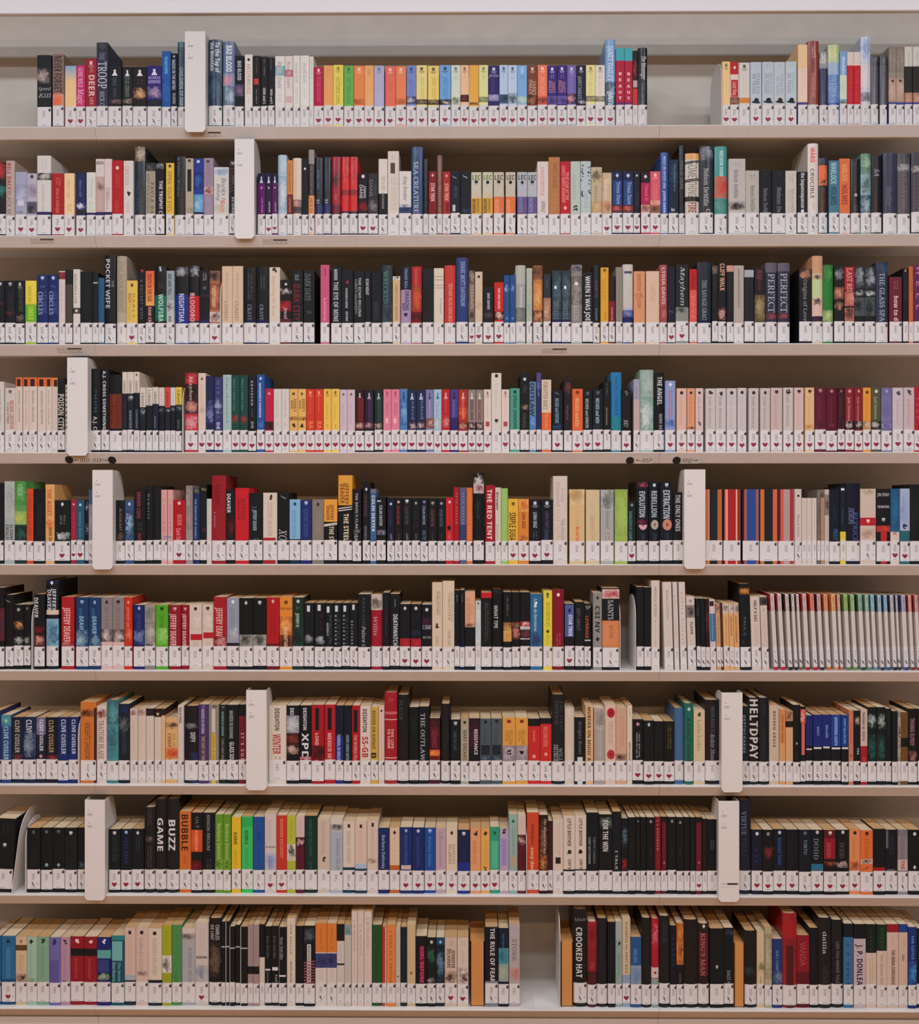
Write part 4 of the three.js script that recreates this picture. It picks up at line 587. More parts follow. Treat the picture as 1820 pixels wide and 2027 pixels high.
"89.7 114.3 1148.7 #17181e H k|B:#1b2046:0:.07;D:#e8e8f0:.04;V:JEFFERY:#d4d8dc:.13:.46:.55:.85:b;V:DEAVER:#d4d8dc:.14:.46:.12:.45:b;R:#d8c8b4:.45:.52:0:1;P:#1f4868:#7ab0c8:.58:1",
"121.3 146.8 1181.6 #a81f26 k|V:JEFFERY DEAVER:#e4c0b8:.22:.92:.2:.7:b;P:#c88880:#8a1c24:.9:1",
"150.3 174.9 1182.3 #1c3a62 k|D:#8ab0d0:.1;V:JEFFERY:#4a88b0:.22:.42:.25:.5:r;V:DEAVER:#9ac4dc:.38:.74:.3:.65:b;P:#9cbcc8:#2a4c70:.65:1",
"175.4 199.6 1182.7 #1c3a62 k|D:#8ab0d0:.1;V:JEFFERY:#4a88b0:.22:.42:.25:.5:r;V:DEAVER:#9ac4dc:.38:.74:.3:.65:b;P:#7a9cb4:#1f3c64:.75:1",
"200.4 222.4 1182.3 #8a7f80|D:#2a2424:.1;V:JEFFERY:#6c6062:.2:.65:.35:.65:s;P:#d8ccc8:#5a4c4c:.65:.9;B:#d8b4b0:.9:1",
"222.9 245.7 1182.7 #8a7f80|D:#2a2424:.1;V:JEFFERY:#6c6062:.2:.65:.35:.65:s;P:#d8ccc8:#5a4c4c:.65:.9;B:#d8b4b0:.9:1",
"246.2 261.5 1182.7 #c83222|D:#e8a898:.1;V:JEFFERY DE:#e88068:.2:.6:.3:.65:b;P:#e87850:#c83828:.6:.9",
"263.7 286.2 1197.7 #1c2460|D:#b0b8d8:.08;V:JEFFERY:#4a5c9c:.22:.6:.3:.65:r;P:#7a90c0:#24306c:.6:.95",
"286.6 307.5 1198.1 #86827c k|P:#6a6862:#9a968e:0:.4;P:#c0bcb4:#8a867e:.45:.9;P:#2a2a28:#a8a49c:.9:1",
"307.9 332.3 1197.7 #55a526 k|D:#1c3c14:.1;V:JEFFERY:#3a7c1c:.25:.6:.35:.65:b;P:#a0d478:#64b034:.55:.95",
"334.1 357.8 1197.7 #8c1a26|D:#d8a0a4:.1;V:JEFFERY DEAVER:#e0c0bc:.22:.98:.15:.65:b",
"358.7 373.6 1197.7 #8c1a26|D:#d8a0a4:.1;V:JEFFERY DEAVER:#e0c0bc:.22:.98:.15:.65:b",
"374.7 399.4 1197.0 #d3c3b4|D:#3a302c:.1;P:#dccfc4:#ccbcae:.2:.6;R:#b41f2c:.7:.84:.1:1;U:#a89888:.88:.98",
"399.8 422.4 1197.0 #d2c2b2|D:#3a302c:.1;P:#dccfc4:#ccbcae:.2:.6;R:#b41f2c:.66:.8:.1:.98;U:#a89888:.88:.98",
"422.8 448.8 1181.6 #a11e28 k|V:JEFFERY DEAVER:#e0b8b0:.22:.9:.2:.7:b;P:#d8a49c:#7a1c24:.8:1",
"449.2 473.4 1183.8 #8f98a8 k|D:#dce0e4:.08;V:JEFFERY:#6a7484:.2:.6:.35:.65:s;P:#b8bcc0:#8a94a4:.6:.92;B:#1c1e20:.92:1",
"473.8 500.7 1183.8 #131517 k|D:#c8ccc8:.1;P:#131517:#9a9c94:.75:1",
"501.1 527.5 1183.8 #131517 k|D:#c8ccc8:.1;P:#131517:#9a9c94:.75:1",
"528.1 553.0 1182.7 #ac1d24 k|D:#e0b0a8:.08;U:#7c141c:.2:.8;B:#6a1620:.93:1",
"553.4 578.7 1181.6 #dc8a34 k|D:#5a3414:.12;H:JEFFERY DEAVER:#5a3414:.2:.28:b;P:#e8a858:#b8602c:.4:.75;P:#1a1614:#7a3c20:.76:1;V:MANHATTAN:#e0c8a0:.6:1:.35:.65:b",
"579.3 601.3 1182.7 #1b3024 k|D:#b8ccb8:.08;U:#6aa080:.18:.24;V:JEFFERY DEAVER:#b8d4c4:.32:.76:.3:.6:b;P:#12201c:#1e3830:.6:1",
"601.7 621.5 1193.7 #141a1e k|R:#d0d4d4:.06:.2:.3:.6;P:#9ca4a4:#161c20:.72:.92",
"622.6 643.3 1193.7 #15161c k|R:#d0d4d4:.04:.18:.3:.6;V:RED:#7a1c28:.25:.65:.5:.7:r;P:#a8acb0:#181c22:.75:.95",
"643.7 659.8 1193.7 #14191e k|R:#d0d4d4:.08:.22:.2:.55;V:PATRICIA DEL:#5a6a74:.28:.95:.5:.8:r;V:GODLY:#c0c4c4:.45:.75:.2:.45:b",
"660.2 676.3 1193.7 #141a1e k|R:#d0d4d4:.06:.2:.2:.55;V:BELIEVER:#a8b0b4:.27:.95:.15:.4:b;V:GODLY:#4a5a64:.35:.95:.5:.8:r",
"676.7 692.3 1193.7 #141a1e k|R:#d0d4d4:.06:.2:.2:.55;V:BELIEVER:#a8b0b4:.27:.95:.15:.4:b;V:GODLY:#4a5a64:.35:.95:.5:.8:r",
"692.7 708.4 1193.7 #151a1f k|R:#d0d4d4:.04:.16:.3:.6;V:BELIEVER:#98a0a4:.4:.95:.15:.4:b",
"709.0 733.6 1176.2 #14171a|V:ABRAHAM:#4a5c60:.06:.6:.35:.6:r;V:Palace C:#c0c8c8:.6:1:.3:.65:i",
"734.1 757.4 1176.6 #9a1e30 H|B:#cdbfb4:0:.32;P:#2a2024:#c8bcb0:.04:.28;V:Willis:#d8a8b0:.4:.78:.2:.6:i",
"757.8 771.6 1172.9 #14181a|U:#4a5c5c:.1:.8",
"772.0 791.2 1175.7 #15181c k|R:#8a9298:.1:.25:.5:.56;V:DEATHWATCH:#d4d8d8:.38:.98:.35:.8:b",
"791.6 812.3 1195.9 #15171d h|D:#c8ccd0:.1;P:#b83038:#9a1c28:.8:1",
"813.2 834.3 1195.9 #15171d h|D:#c8ccd0:.1;P:#b83038:#9a1c28:.8:1;P:#2c2c58:#16181e:.6:.75",
"835.2 855.3 1197.0 #14151d h|D:#c8ccd0:.12;P:#4a1c34:#1c1824:.3:.5;H:I SAW:#a8a8ac:.48:.58:b;H:NEW YEAR:#9a9a9e:.72:.82:b",
"855.7 876.0 1153.1 #d5c2a6 k|V:DEAD BUT NOT:#9a8a70:.12:.52:.65:.85:s;V:FORGOTTEN:#6a5c48:.14:.5:.42:.62:s;K:#3a3024:.67;V:CHARLA:#8a7c64:.82:.98:.4:.65:s",
"876.5 899.8 1150.2 #d8c6ac k|V:DEAD BUT NOT:#9a8a70:.16:.62:.75:.95:s;V:FORGOTTEN:#6a5c48:.18:.6:.5:.7:s;V:CHARLANE:#8a7c64:.74:.98:.45:.7:s",
"900.2 910.2 1168.5 #14171c|U:#c0c4c8:.08:.22;B:#161a38:.95:1",
"910.6 920.4 1167.8 #15171d|U:#c0c4c8:.08:.22;B:#161a38:.95:1",
"920.9 940.9 1171.8 #14171a|B:#d8a584:0:.58;V:LOUIS:#b8825c:.22:.42:.55:.8:r;V:DI BERNARDO:#a8704c:.1:.56:.2:.5:s;P:#14171a:#c89878:.56:.64",
"941.5 952.5 1189.3 #c0c8c6|D:#3a4448:.06;P:#b0bcc4:#ccd0cc:.2:.9",
"953.0 973.8 1172.9 #15191b|B:#c02024:0:.12;U:#5a6464:.18:.9",
"974.2 996.3 1166.3 #14181a H|P:#2a3034:#14181a:0:.1;V:WHAT TPE:#c0c8c4:.28:.68:.2:.55:b",
"996.7 1013.3 1171.8 #131618|U:#9aa0a0:.08:.45;P:#c8b458:#8a5a38:.55:.82;P:#d87c58:#c8a850:.7:.9",
"1013.7 1029.9 1172.2 #131618|P:#6a8c50:#7a2c28:.55:.66;P:#d89080:#5a2c28:.64:.86",
"1030.3 1049.7 1172.2 #131618|P:#e0dcd4:#a82430:.53:.62;P:#4a90b4:#d8c8c0:.62:.86;P:#7a3c40:#3a2830:.68:.84",
"1050.1 1074.3 1175.7 #2d6690|V:Louis de Bernieres:#c8e0e8:.08:.7:.3:.6:i;P:#2a2850:#2d6690:.72:.98;K:#e0ecec:.2",
"1076.0 1093.6 1169.6 #e0cf42|K:#5a5020:.08;U:#7a7030:.2:.65;D:#4a4420:.72;U:#9a8c38:.78:.98",
"1094.1 1117.4 1167.4 #7f1c2c H|D:#f0d4d8:.09;U:#b06a74:.75:.98",
"1118.5 1138.0 1195.5 #17191d h|R:#4f5f94:.02:.76:.02:.92;V:STAR TREK:#dce0ec:.25:.75:.4:.8:b;K:#1c2444:.15",
"1138.9 1156.7 1191.5 #15191a k|V:DEFY ABOUT:#6a7c7c:.14:.64:.2:.55:r",
"1157.1 1170.5 1194.8 #161819 k|P:#d0d4d4:#1c1e20:.04:.14;V:LEVERAGE:#c8583c:.28:.8:.2:.65:b;R:#c8ccc8:.83:.86:.05:.95",
"1174.5 1192.1 1172.9 #8d8a84 k|D:#2a2a2a:.1;V:CSI NY:#1c1c1c:.24:.74:.25:.75:b;K:#1c1c1c:.86",
"1192.5 1226.8 1164.1 #17191c k|P:#a83040:#d8b8b0:.02:.18;P:#d88c60:#d08050:.55:1;V:SAINTS:#c0ccd0:.2:.54:.35:.65:s;V:WOOD:#8a4c30:.62:.85:.4:.65:s",
"1260.7 1275.4 1161.9 #141619|P:#1b1d20:#141619:0:1",
"1275.8 1289.7 1162.5 #131518|P:#181a1d:#131518:0:1",
"1290.1 1306.8 1149.3 #d4c8bc|V:MONICA DICKENS:#7a6460:.1:.55:.35:.65:s;U:#a8988c:.58:.98",
"1316.9 1334.5 1152.4 #d4c9c0 l4.8|V:MONICA DICKENS:#8a7c78:.12:.58:.35:.65:s;U:#c4b8ac:.65:.98",
"1336.7 1345.9 1152.4 #d2c8c0 l4.8|V:MONICA DICKENS:#8a8088:.1:.95:.3:.6:s",
"1348.6 1361.3 1152.4 #d4c9c0 l4.4|V:MONICA DICKENS:#a8847c:.15:.95:.3:.6:s",
"1363.5 1380.0 1181.0 #d0c4b8 k l4.4|D:#9a8c80:.1;P:#1c1a1a:#8a8078:.17:.42;V:PLAYER:#2a2624:.5:.75:.4:.7:b;U:#c0b0a4:.78:.95",
"1380.7 1388.7 1184.9 #15191c k l2.6|P:#2a4c4c:#15191c:.1:.4;U:#5a6460:.9:.98",
"1389.1 1398.2 1184.9 #15181b k l2.6|P:#1a2024:#15181b:0:1",
"1398.7 1406.6 1185.4 #2a1518 k l2.6|P:#6a3424:#3a1c1c:.25:.7",
"1407.5 1419.6 1186.7 #cfc2ba k l3.5|R:#3a1c24:.04:.14:.1:.8;R:#3a6c94:.3:.88:.1:.95;V:David Dickinson:#a8c8e0:.33:.85:.35:.7:r",
"1420.2 1428.8 1194.8 #c89c70 k l3.5|P:#2a241f:#b8906c:0:.22;V:DAVID DICKINSON:#6a4830:.3:.9:.35:.65:b",
"1429.2 1432.5 1193.7 #4a2c28 k l3.1|V:DAVID DICKINSON:#a86a4c:.3:.9:.3:.7:b",
"1434.3 1445.7 1193.3 #dba872 k l3.5|P:#2a241f:#d8c8b8:.02:.24;U:#8a5c34:.3:.95",
"1446.1 1454.9 1193.3 #dba872 k l3.5|P:#2a241f:#d8c8b8:.02:.24;V:DAVID DICKINSON:#4a3020:.3:.75:.35:.65:b",
"1455.4 1466.4 1193.7 #d8a46e k l3.1|P:#2a2c3c:#c8b8a8:.02:.24;V:DAVID DICKINSON:#5a3c28:.3:.9:.35:.65:b",
"1467.5 1487.9 1155.3 #14191b k l3.3|P:#e0a458:#7a4c20:.07:.17;V:PAUL'S:#6a7c7c:.52:.82:.35:.6:r;V:CK:#4a5858:.75:.98:.2:.4:r",
"1489.9 1508.6 1180.5 #d2c4b8 k l4.4|V:HELP X DES:#3a3430:.08:.5:.35:.65:b;U:#b89c94:.55:.98",
"1510.5 1524.2 1180.1 #cfc0b4 k l5.3|P:#241f1c:#4a4440:.02:.18;V:THE:#8a7c74:.24:.3:.35:.65:r;U:#b8a498:.35:.9",
"1534.3 1541.8 1175.7 #d6cec6 k w l8.4|B:#d8c8c4:0:.33;C:#b4202c:#d4ccc4:.33;E:#b4202c;V:EMILY DIX:#6c6468:.04:.32:.3:.75:b;U:#a49a98:.4:.95",
"1548.4 1556.0 1175.7 #d6cec6 k w l8.4|B:#d8c8c4:0:.33;C:#b4202c:#d4ccc4:.33;E:#b4202c;V:EMILY DIX:#6c6468:.04:.32:.3:.75:b;U:#a49a98:.4:.95",
"1562.6 1569.7 1176.2 #d6cec6 k w l7.9|B:#d8c8c4:0:.33;C:#2a1a1c:#d4ccc4:.33;E:#2a1a1c;V:EMILY DIX:#6c6468:.04:.32:.3:.75:b;U:#a49a98:.4:.95",
"1574.9 1580.7 1176.2 #d6cec6 k w l7.9|B:#d8c8c4:0:.33;C:#1c2030:#d4ccc4:.33;E:#1c2030;V:EMILY DIX:#6c6468:.04:.32:.3:.75:b;U:#a49a98:.4:.95",
"1585.3 1590.3 1176.2 #d6cec6 k w l7.9|B:#d8c8c4:0:.33;C:#7a5c48:#d4ccc4:.33;E:#7a5c48;V:EMILY DIX:#6c6468:.04:.32:.3:.75:b;U:#a49a98:.4:.95",
"1597.1 1604.8 1175.7 #d6cec6 k w l7.9|B:#e0b8b0:0:.33;C:#b02430:#d4ccc4:.33;E:#b02430;V:EMILY DIX:#6c6468:.04:.32:.3:.75:b;U:#a49a98:.4:.95",
"1611.6 1619.3 1175.7 #d6cec6 k w l7.9|B:#e8846c:0:.33;C:#a82830:#d4ccc4:.33;E:#a82830;V:EMILY DIX:#6c6468:.04:.32:.3:.75:b;U:#a49a98:.4:.95",
"1625.7 1633.0 1176.2 #d6cec6 k w l7.9|B:#d8acac:0:.33;C:#3a1a20:#d4ccc4:.33;E:#3a1a20;V:EMILY DIX:#6c6468:.04:.32:.3:.75:b;U:#a49a98:.4:.95",
"1639.3 1646.6 1176.2 #d6cec6 k w l7.9|B:#e89c78:0:.33;C:#c8643c:#d4ccc4:.33;E:#c8643c;V:EMILY DIX:#6c6468:.04:.32:.3:.75:b;U:#a49a98:.4:.95",
"1653.4 1661.1 1176.2 #d6cec6 k w l7.5|B:#e8ac74:0:.33;C:#d88c48:#d4ccc4:.33;E:#d88c48;V:EMILY DIX:#6c6468:.04:.32:.3:.75:b;U:#a49a98:.4:.95",
"1665.9 1671.2 1176.6 #d6cec6 k w l7.5|B:#e0b498:0:.33;C:#b07058:#d4ccc4:.33;E:#b07058;V:EMILY DIX:#6c6468:.04:.32:.3:.75:b;U:#a49a98:.4:.95",
"1677.8 1685.3 1176.6 #d6cec6 k w l7.5|B:#98bc74:0:.33;C:#5c8044:#d4ccc4:.33;E:#5c8044;V:EMILY DIX:#6c6468:.04:.32:.3:.75:b;U:#a49a98:.4:.95",
"1691.9 1699.3 1177.0 #d6cec6 k w l7.5|B:#a4c484:0:.33;C:#688c48:#d4ccc4:.33;E:#688c48;V:EMILY DIX:#6c6468:.04:.32:.3:.75:b;U:#a49a98:.4:.95",
"1706.4 1714.3 1177.0 #d6cec6 k w l7.5|B:#8cbc9c:0:.33;C:#1f4a38:#d4ccc4:.33;E:#1f4a38;V:EMILY DIX:#6c6468:.04:.32:.3:.75:b;U:#a49a98:.4:.95",
"1720.0 1726.6 1177.5 #d6cec6 k w l7.5|B:#a8c8b0:0:.33;C:#5c8c68:#d4ccc4:.33;E:#5c8c68;V:EMILY DIX:#6c6468:.04:.32:.3:.75:b;U:#a49a98:.4:.95",
"1732.3 1738.9 1177.5 #d6cec6 k w l7.5|B:#98c8d0:0:.33;C:#5a98a8:#d4ccc4:.33;E:#5a98a8;V:EMILY DIX:#6c6468:.04:.32:.3:.75:b;U:#a49a98:.4:.95",
"1744.8 1751.6 1177.9 #d6cec6 k w l7.5|B:#a8c4cc:0:.33;C:#1c3c4c:#d4ccc4:.33;E:#1c3c4c;V:EMILY DIX:#6c6468:.04:.32:.3:.75:b;U:#a49a98:.4:.95",
"1757.4 1764.0 1177.9 #d6cec6 k w l7.5|B:#94bcd4:0:.33;C:#2a5488:#d4ccc4:.33;E:#2a5488;V:EMILY DIX:#6c6468:.04:.32:.3:.75:b;U:#a49a98:.4:.95",
"1770.1 1776.9 1178.4 #d6cec6 k w l7.5|B:#c0c4cc:0:.33;C:#1a2438:#d4ccc4:.33;E:#1a2438;V:EMILY DIX:#6c6468:.04:.32:.3:.75:b;U:#a49a98:.4:.95",
"1780.9 1785.1 1178.4 #d6cec6 k w l7.0|B:#b8bcc4:0:.33;C:#1f2430:#d4ccc4:.33;E:#1f2430;V:EMILY DIX:#6c6468:.04:.32:.3:.75:b;U:#a49a98:.4:.95",
"1792.3 1800.4 1178.4 #d6cec6 k w l7.0|B:#b4b0c8:0:.33;C:#34407c:#d4ccc4:.33;E:#34407c;V:EMILY DIX:#6c6468:.04:.32:.3:.75:b;U:#a49a98:.4:.95",
"1805.9 1812.1 1178.4 #d6cec6 k w l7.0|B:#e0a498:0:.33;C:#8c2024:#d4ccc4:.33;E:#8c2024;V:EMILY DIX:#6c6468:.04:.32:.3:.75:b;U:#a49a98:.4:.95",
"1817.8 1824.2 1178.4 #d6cec6 k w l7.0|B:#e0a498:0:.33;C:#94262c:#d4ccc4:.33;E:#94262c;V:EMILY DIX:#6c6468:.04:.32:.3:.75:b;U:#a49a98:.4:.95",
],
[
"-13.2 1.1 1406.5 #1c2c5c k|V:CLIVE:#a8c0d8:.1:.9:.3:.7:b",
"1.8 22.0 1415.3 #2a4470 k|P:#58a0a4:#3c7c98:0:.25;D:#b8cc78:.13;V:CLIVE CUSSLER:#a8cce0:.25:.98:.3:.75:b",
"22.4 45.5 1419.7 #1a2036 k|V:CLIVE CUSSLER:#c0b498:.07:.82:.3:.7:b;P:#8a3430:#20223a:.85:.98",
"45.9 70.6 1419.3 #1c2644 k|V:CLIVE CUSSLER:#d4dae4:.06:.92:.25:.7:b;P:#8c98a8:#2c3a5c:.35:.9",
"71.0 89.5 1420.8 #1d2034 k|P:#8a84a0:#6c6888:0:.4;V:CLIVE CUSSLER:#d8dce4:.04:.78:.4:.8:b;D:#d88c6c:.9",
"89.9 114.3 1420.2 #171a24 k|V:CLIVE CUSSLER:#b89c68:.06:.82:.25:.65:b;P:#a83c34:#3a1c20:.86:.98",
"114.7 135.4 1419.3 #1c2858 k|V:CLIVE CUSSLER:#c4d0e4:.05:.85:.35:.75:b;B:#1a2e68:.86:1",
"135.8 155.2 1419.3 #1c2858 k|V:CLIVE CUSSLER:#c4d0e4:.05:.85:.35:.75:b;B:#1a2e68:.86:1",
"158.7 190.1 1390.1 #c87434 k|K:#1c1614:.2;P:#231a18:#b86a34:.12:.26;V:KNIGHTS SHADOW:#5a2c18:.35:.98:.3:.65:r;R:#3a2420:.1:1:.86:1",
"190.8 210.3 1397.7 #d4c6bc k|P:#6a1c20:#c8b4ac:.05:.25;V:TRAITORS BLADE:#5a3430:.26:.98:.2:.7:s",
"210.7 234.1 1385.7 #3c7a7e H|P:#5a9ca0:#34686e:0:.4;P:#2a5c68:#4a9098:.4:1",
"234.7 256.0 1393.4 #19212c|P:#1e2c58:#19212c:0:.18;P:#6a7074:#1c2630:.22:.5;U:#4a5c6c:.5:.9",
"257.1 272.5 1403.2 #cfc0b2|P:#8a5c58:#c8b4a8:.02:.13;U:#b89c90:.2:.8",
"273.0 288.4 1403.2 #d2c3b5|P:#7a2c30:#c8b4a8:0:.14;U:#c0a498:.2:.6",
"289.2 304.2 1402.6 #d3c5b8|B:#2a2024:0:.16;U:#c0a498:.2:.8",
"305.1 318.7 1403.2 #d2c4b7|P:#5a1c20:#1c1618:0:.16;D:#b8c8a0:.11;U:#c0a498:.2:.7",
"319.1 326.4 1403.2 #d8b68e|B:#2a1c1c:0:.15;U:#b8946c:.2:.9",
"327.0 351.6 1421.5 #d8aa72 k|P:#1c1614:#d0a070:.1:.26;V:THE HERESY:#9a6c3c:.36:.9:.55:.8:r;V:CONSPIRACY:#7a5028:.36:.98:.2:.5:b;P:#c03c20:#d88850:.7:.95",
"352.1 363.7 1396.6 #cfc5ba|V:SOLO PASS:#2a2624:.03:.32:.25:.7:b;V:DEFY:#c0b4a8:.45:.9:.3:.6:r",
"364.4 392.3 1397.7 #14181d H|V:DEFY:#d0d4d4:.48:.66:.45:.8:b;P:#7a8080:#1a1e22:.3:.42;R:#1e2a54:.85:1:.5:.95",
"393.0 412.8 1394.5 #473460 k|D:#6a5c84:.04;V:MAURIZIO DE GIOVANNI:#c0b4cc:.08:.52:.3:.6:b;V:THE DAY OF THE:#b89c74:.56:1:.3:.65:b",
"413.2 433.4 1394.5 #89827a k|P:#3a3a20:#9a948a:0:.06;R:#c8c0b0:.08:.5:.3:.65;R:#d8b43c:.52:1:.3:.7;V:EVERYONE IN THEIR:#9a7c28:.54:1:.35:.65:b",
"434.7 448.7 1395.1 #1b2426|D:#5a6464:.05;V:MAURIZIO DE GIOVANNI:#8ab0b4:.12:.56:.3:.6:b;V:I WILL HAVE VENG:#a89468:.6:1:.3:.6:b",
"449.1 472.3 1395.1 #151a1c k|V:MAURIZIO DE GIOVANNI:#a8b0b0:.1:.6:.25:.55:b;V:GLASS SOU:#d4d8d8:.66:1:.25:.65:b",
"472.7 487.9 1394.5 #6c1f28 k|B:#171a1f:0:.22;V:IT'S SUP:#d0acac:.5:1:.3:.7:b",
"531.9 567.0 1396.6 #d7cbbb|V:DEIGHTON:#17181a:.05:.46:.35:.6:b;V:WINTER:#a82430:.52:.88:.2:.75:b;U:#8a8078:.92:.99",
"567.5 592.5 1396.6 #17191c|V:DEIGHTON:#d8dce0:.04:.45:.3:.6:b;P:#c8ccd0:#8a8e94:.18:.5;P:#8a3830:#2a1a1a:.5:.7;P:#d8b8a8:#3a2420:.7:.88",
"593.0 616.7 1396.6 #15171a|V:DEIGHTON:#d8dce0:.04:.45:.3:.6:b;V:XPD:#d8dce0:.5:.98:.2:.75:b;P:#d8b8b8:#8a2c3c:.92:1",
"617.1 641.8 1395.1 #a21c24|R:#1c1618:.06:.45:.3:.6;V:LONDON MA:#e0b8b0:.5:1:.3:.6:b;P:#1a1416:#6a181e:.72:.98",
"642.4 664.2 1395.1 #ac2028|R:#1c1618:.06:.45:.3:.65;V:MEXICO SET:#e4c0b8:.5:1:.3:.65:b",
"664.6 680.2 1396.6 #171c30|B:#222c78:.55:1;V:FUNERAL IN BERLIN:#b8c0dc:.52:1:.2:.6:b",
"680.6 696.7 1396.6 #151a24|V:HORSE UNDER WATER:#8ab4b4:.53:1:.3:.65:b",
"697.1 712.8 1396.6 #a81d24 k|R:#1c1a20:.08:.48:.2:.7;V:THE IPCRESS FILE:#e0a098:.53:1:.25:.65:b",
"713.2 734.1 1397.7 #d8c8ba k|V:DEIGHTON:#17181a:.05:.48:.25:.65:b;V:SS-GB:#a02430:.55:.94:.2:.8:b",
"734.5 749.0 1399.9 #c9a446 k|V:BODIED ON AVENUE:#4a3814:.06:.78:.2:.65:b;V:B:#1c1a14:.83:.96:.1:.75:b",
"749.5 761.1 1396.6 #d8bcae|D:#3a2420:.1;U:#b89488:.2:.98",
"761.5 786.4 1370.9 #a01e28 H|R:#e8dcd8:.39:.4:0:1;R:#e8dcd8:.95:.96:0:1;R:#c86068:.28:.32:0:1;V:THE LIFE:#e0c4c0:.53:.82:.52:.72:b;V:TO COME:#e0c4c0:.53:.82:.25:.45:b;U:#c87078:.08:.14",
"787.0 810.1 1375.3 #14171a H|V:PEALER:#4a5c5c:.08:.38:.15:.45:s;V:I: OUTLAW:#c4c8c8:.5:1:.2:.6:s",
"810.5 829.3 1399.5 #14171a|U:#2a3032:.2:.5",
"829.7 849.7 1398.8 #15181c|V:THE OUTLAW:#c4c8cc:.12:1:.2:.6:s",
"850.5 871.6 1421.9 #4a1a22 k|P:#6a1c28:#3a1820:0:.7;V:LE DIABLE:#a83c4c:.28:.7:.3:.7:s;P:#e89c48:#c85428:.74:.9;P:#2a1414:#7a2c1c:.88:1",
"873.0 891.9 1393.4 #15181a H|P:#191d1f:#15181a:0:1",
"892.5 911.6 1424.1 #14191d k|D:#b8bcbc:.1;V:DARLING LAST:#5a7480:.28:.75:.3:.6:r",
"912.5 928.4 1422.4 #a8a08a k|D:#2a2620:.1;V:MARY DREAMS:#5a5240:.26:.98:.3:.8:b",
"928.8 950.3 1421.9 #1d1a20|P:#4a1c30:#2a1a24:0:.7;V:RESISTANCE:#d8d8d8:.25:.85:.5:.8:b;B:#171a1e:.86:1",
"950.8 972.3 1422.4 #49565c k|D:#1c2428:.08;V:WILLIAM DIEHL:#26323c:.25:.6:.2:.7:r;R:#20262e:.62:.86:.1:.9;P:#6a7478:#2a3c4c:.88:1",
"972.7 994.7 1422.4 #49565c k|D:#1c2428:.08;V:WILLIAM DIEHL:#26323c:.25:.6:.2:.7:r;R:#20262e:.62:.86:.1:.9;P:#6a7478:#2a3c4c:.88:1",
"995.2 1020.7 1420.8 #d89c48 k|R:#8a2c20:.05:.12:.35:.65;V:WILLIAM:#8a5c28:.28:.62:.5:.8:r;V:DIEHL:#8a5c28:.3:.56:.2:.45:r;P:#b8acb0:#8a8088:.64:1;K:#1c1618:.8",
"1021.1 1045.7 1420.8 #d89c48 k|R:#8a2c20:.05:.12:.35:.65;V:WILLIAM:#8a5c28:.28:.62:.5:.8:r;V:DIEHL:#8a5c28:.3:.56:.2:.45:r;P:#b8acb0:#8a8088:.64:1;K:#1c1618:.8",
"1046.2 1069.5 1423.0 #c32c2c k|B:#1a1a1c:0:.2;V:WILLIAM DIEHL:#e0846c:.28:.55:.25:.75:b;D:#e0a480:.9",
"1069.9 1092.5 1421.9 #c5302c k|B:#1a1a1c:0:.16;V:WILLIAM DIEHL:#e0846c:.2:.68:.2:.75:b;D:#e0a480:.84",
"1093.2 1118.2 1374.7 #171b1e H|V:THE FIRST:#4a5458:.1:.55:.65:.85:s;V:EMPEROR:#4a5458:.1:.45:.25:.5:s;V:DIETRICH:#c0c4c4:.75:1:.15:.5:s;V:WILL:#a8acac:.8:1:.55:.85:s",
"1118.7 1137.6 1402.1 #d4c6b4 H|V:Elsewhere out:#bcae9c:.18:.7:.35:.65:s",
"1138.0 1159.4 1419.7 #16191c|V:Scripts Rami:#7a8c90:.06:.85:.35:.7:i;R:#c8ccc8:.9:1:.25:.75",
"1159.8 1174.9 1397.7 #d9b183|V:MURDER ON MUSIC R:#3a2418:.01:.99:.25:.7:b",
"1176.3 1197.8 1402.1 #a59a90|P:#7c736c:#b0a69c:0:.4;U:#c8beb4:.3:.95",
"1198.2 1219.6 1394.5 #d4bba8|O:#b01f2c:.15;U:#a88c7c:.3:.7;O:#b83038:.88",
"1220.0 1241.6 1401.0 #c9a287|U:#b0866c:.15:.7;P:#2a2220:#a8846c:.86:1",
"1242.0 1252.3 1396.6 #d9cbb4|U:#7a6c58:.05:.2;V:GORDON GRAHAM:#3a3228:.65:1:.35:.65:b",
"1252.7 1274.4 1424.1 #15191b h|D:#c88890:.12;U:#c8ccc8:.3:.92",
"1274.8 1295.2 1426.3 #15191b h|D:#b8c0c8:.1",
"1295.6 1315.2 1428.1 #151819 h|P:#181b1c:#141718:0:1",
"1315.6 1336.0 1428.1 #151819 h|U:#7a6c34:.1:.7",
"1336.4 1354.7 1402.1 #3f6590 H|B:#4a6074:0:.03",
"1355.4 1373.4 1392.3 #1f6658 H|D:#a8d4c8:.1;V:A SUNLIT NIGHT:#16302c:.25:1:.3:.65:b",
"1374.1 1396.3 1406.1 #d0bc97|K:#3a3c24:.08;V:Little Exiles:#8a7c54:.18:.8:.3:.65:s",
"1396.7 1426.2 1385.7 #17191c H|V:NEVER BEEN TO:#6a7074:.1:.55:.4:.65:r;V:Robin Hood:#a8acb0:.55:1:.35:.7:i",
"1470.5 1483.3 1397.7 #17232b k|V:DEPTHCHARGE:#8aa0a8:.16:.85:.1:.5:b",
"1483.7 1503.1 1381.3 #17191b H k|V:HELTDPAY:#d6d2cc:.01:.96:.1:.95:b",
"1503.5 1523.7 1381.3 #161c1f H|V:JACK:#2c3a40:.1:.3:.4:.65:r;U:#2c3a40:.5:.95",
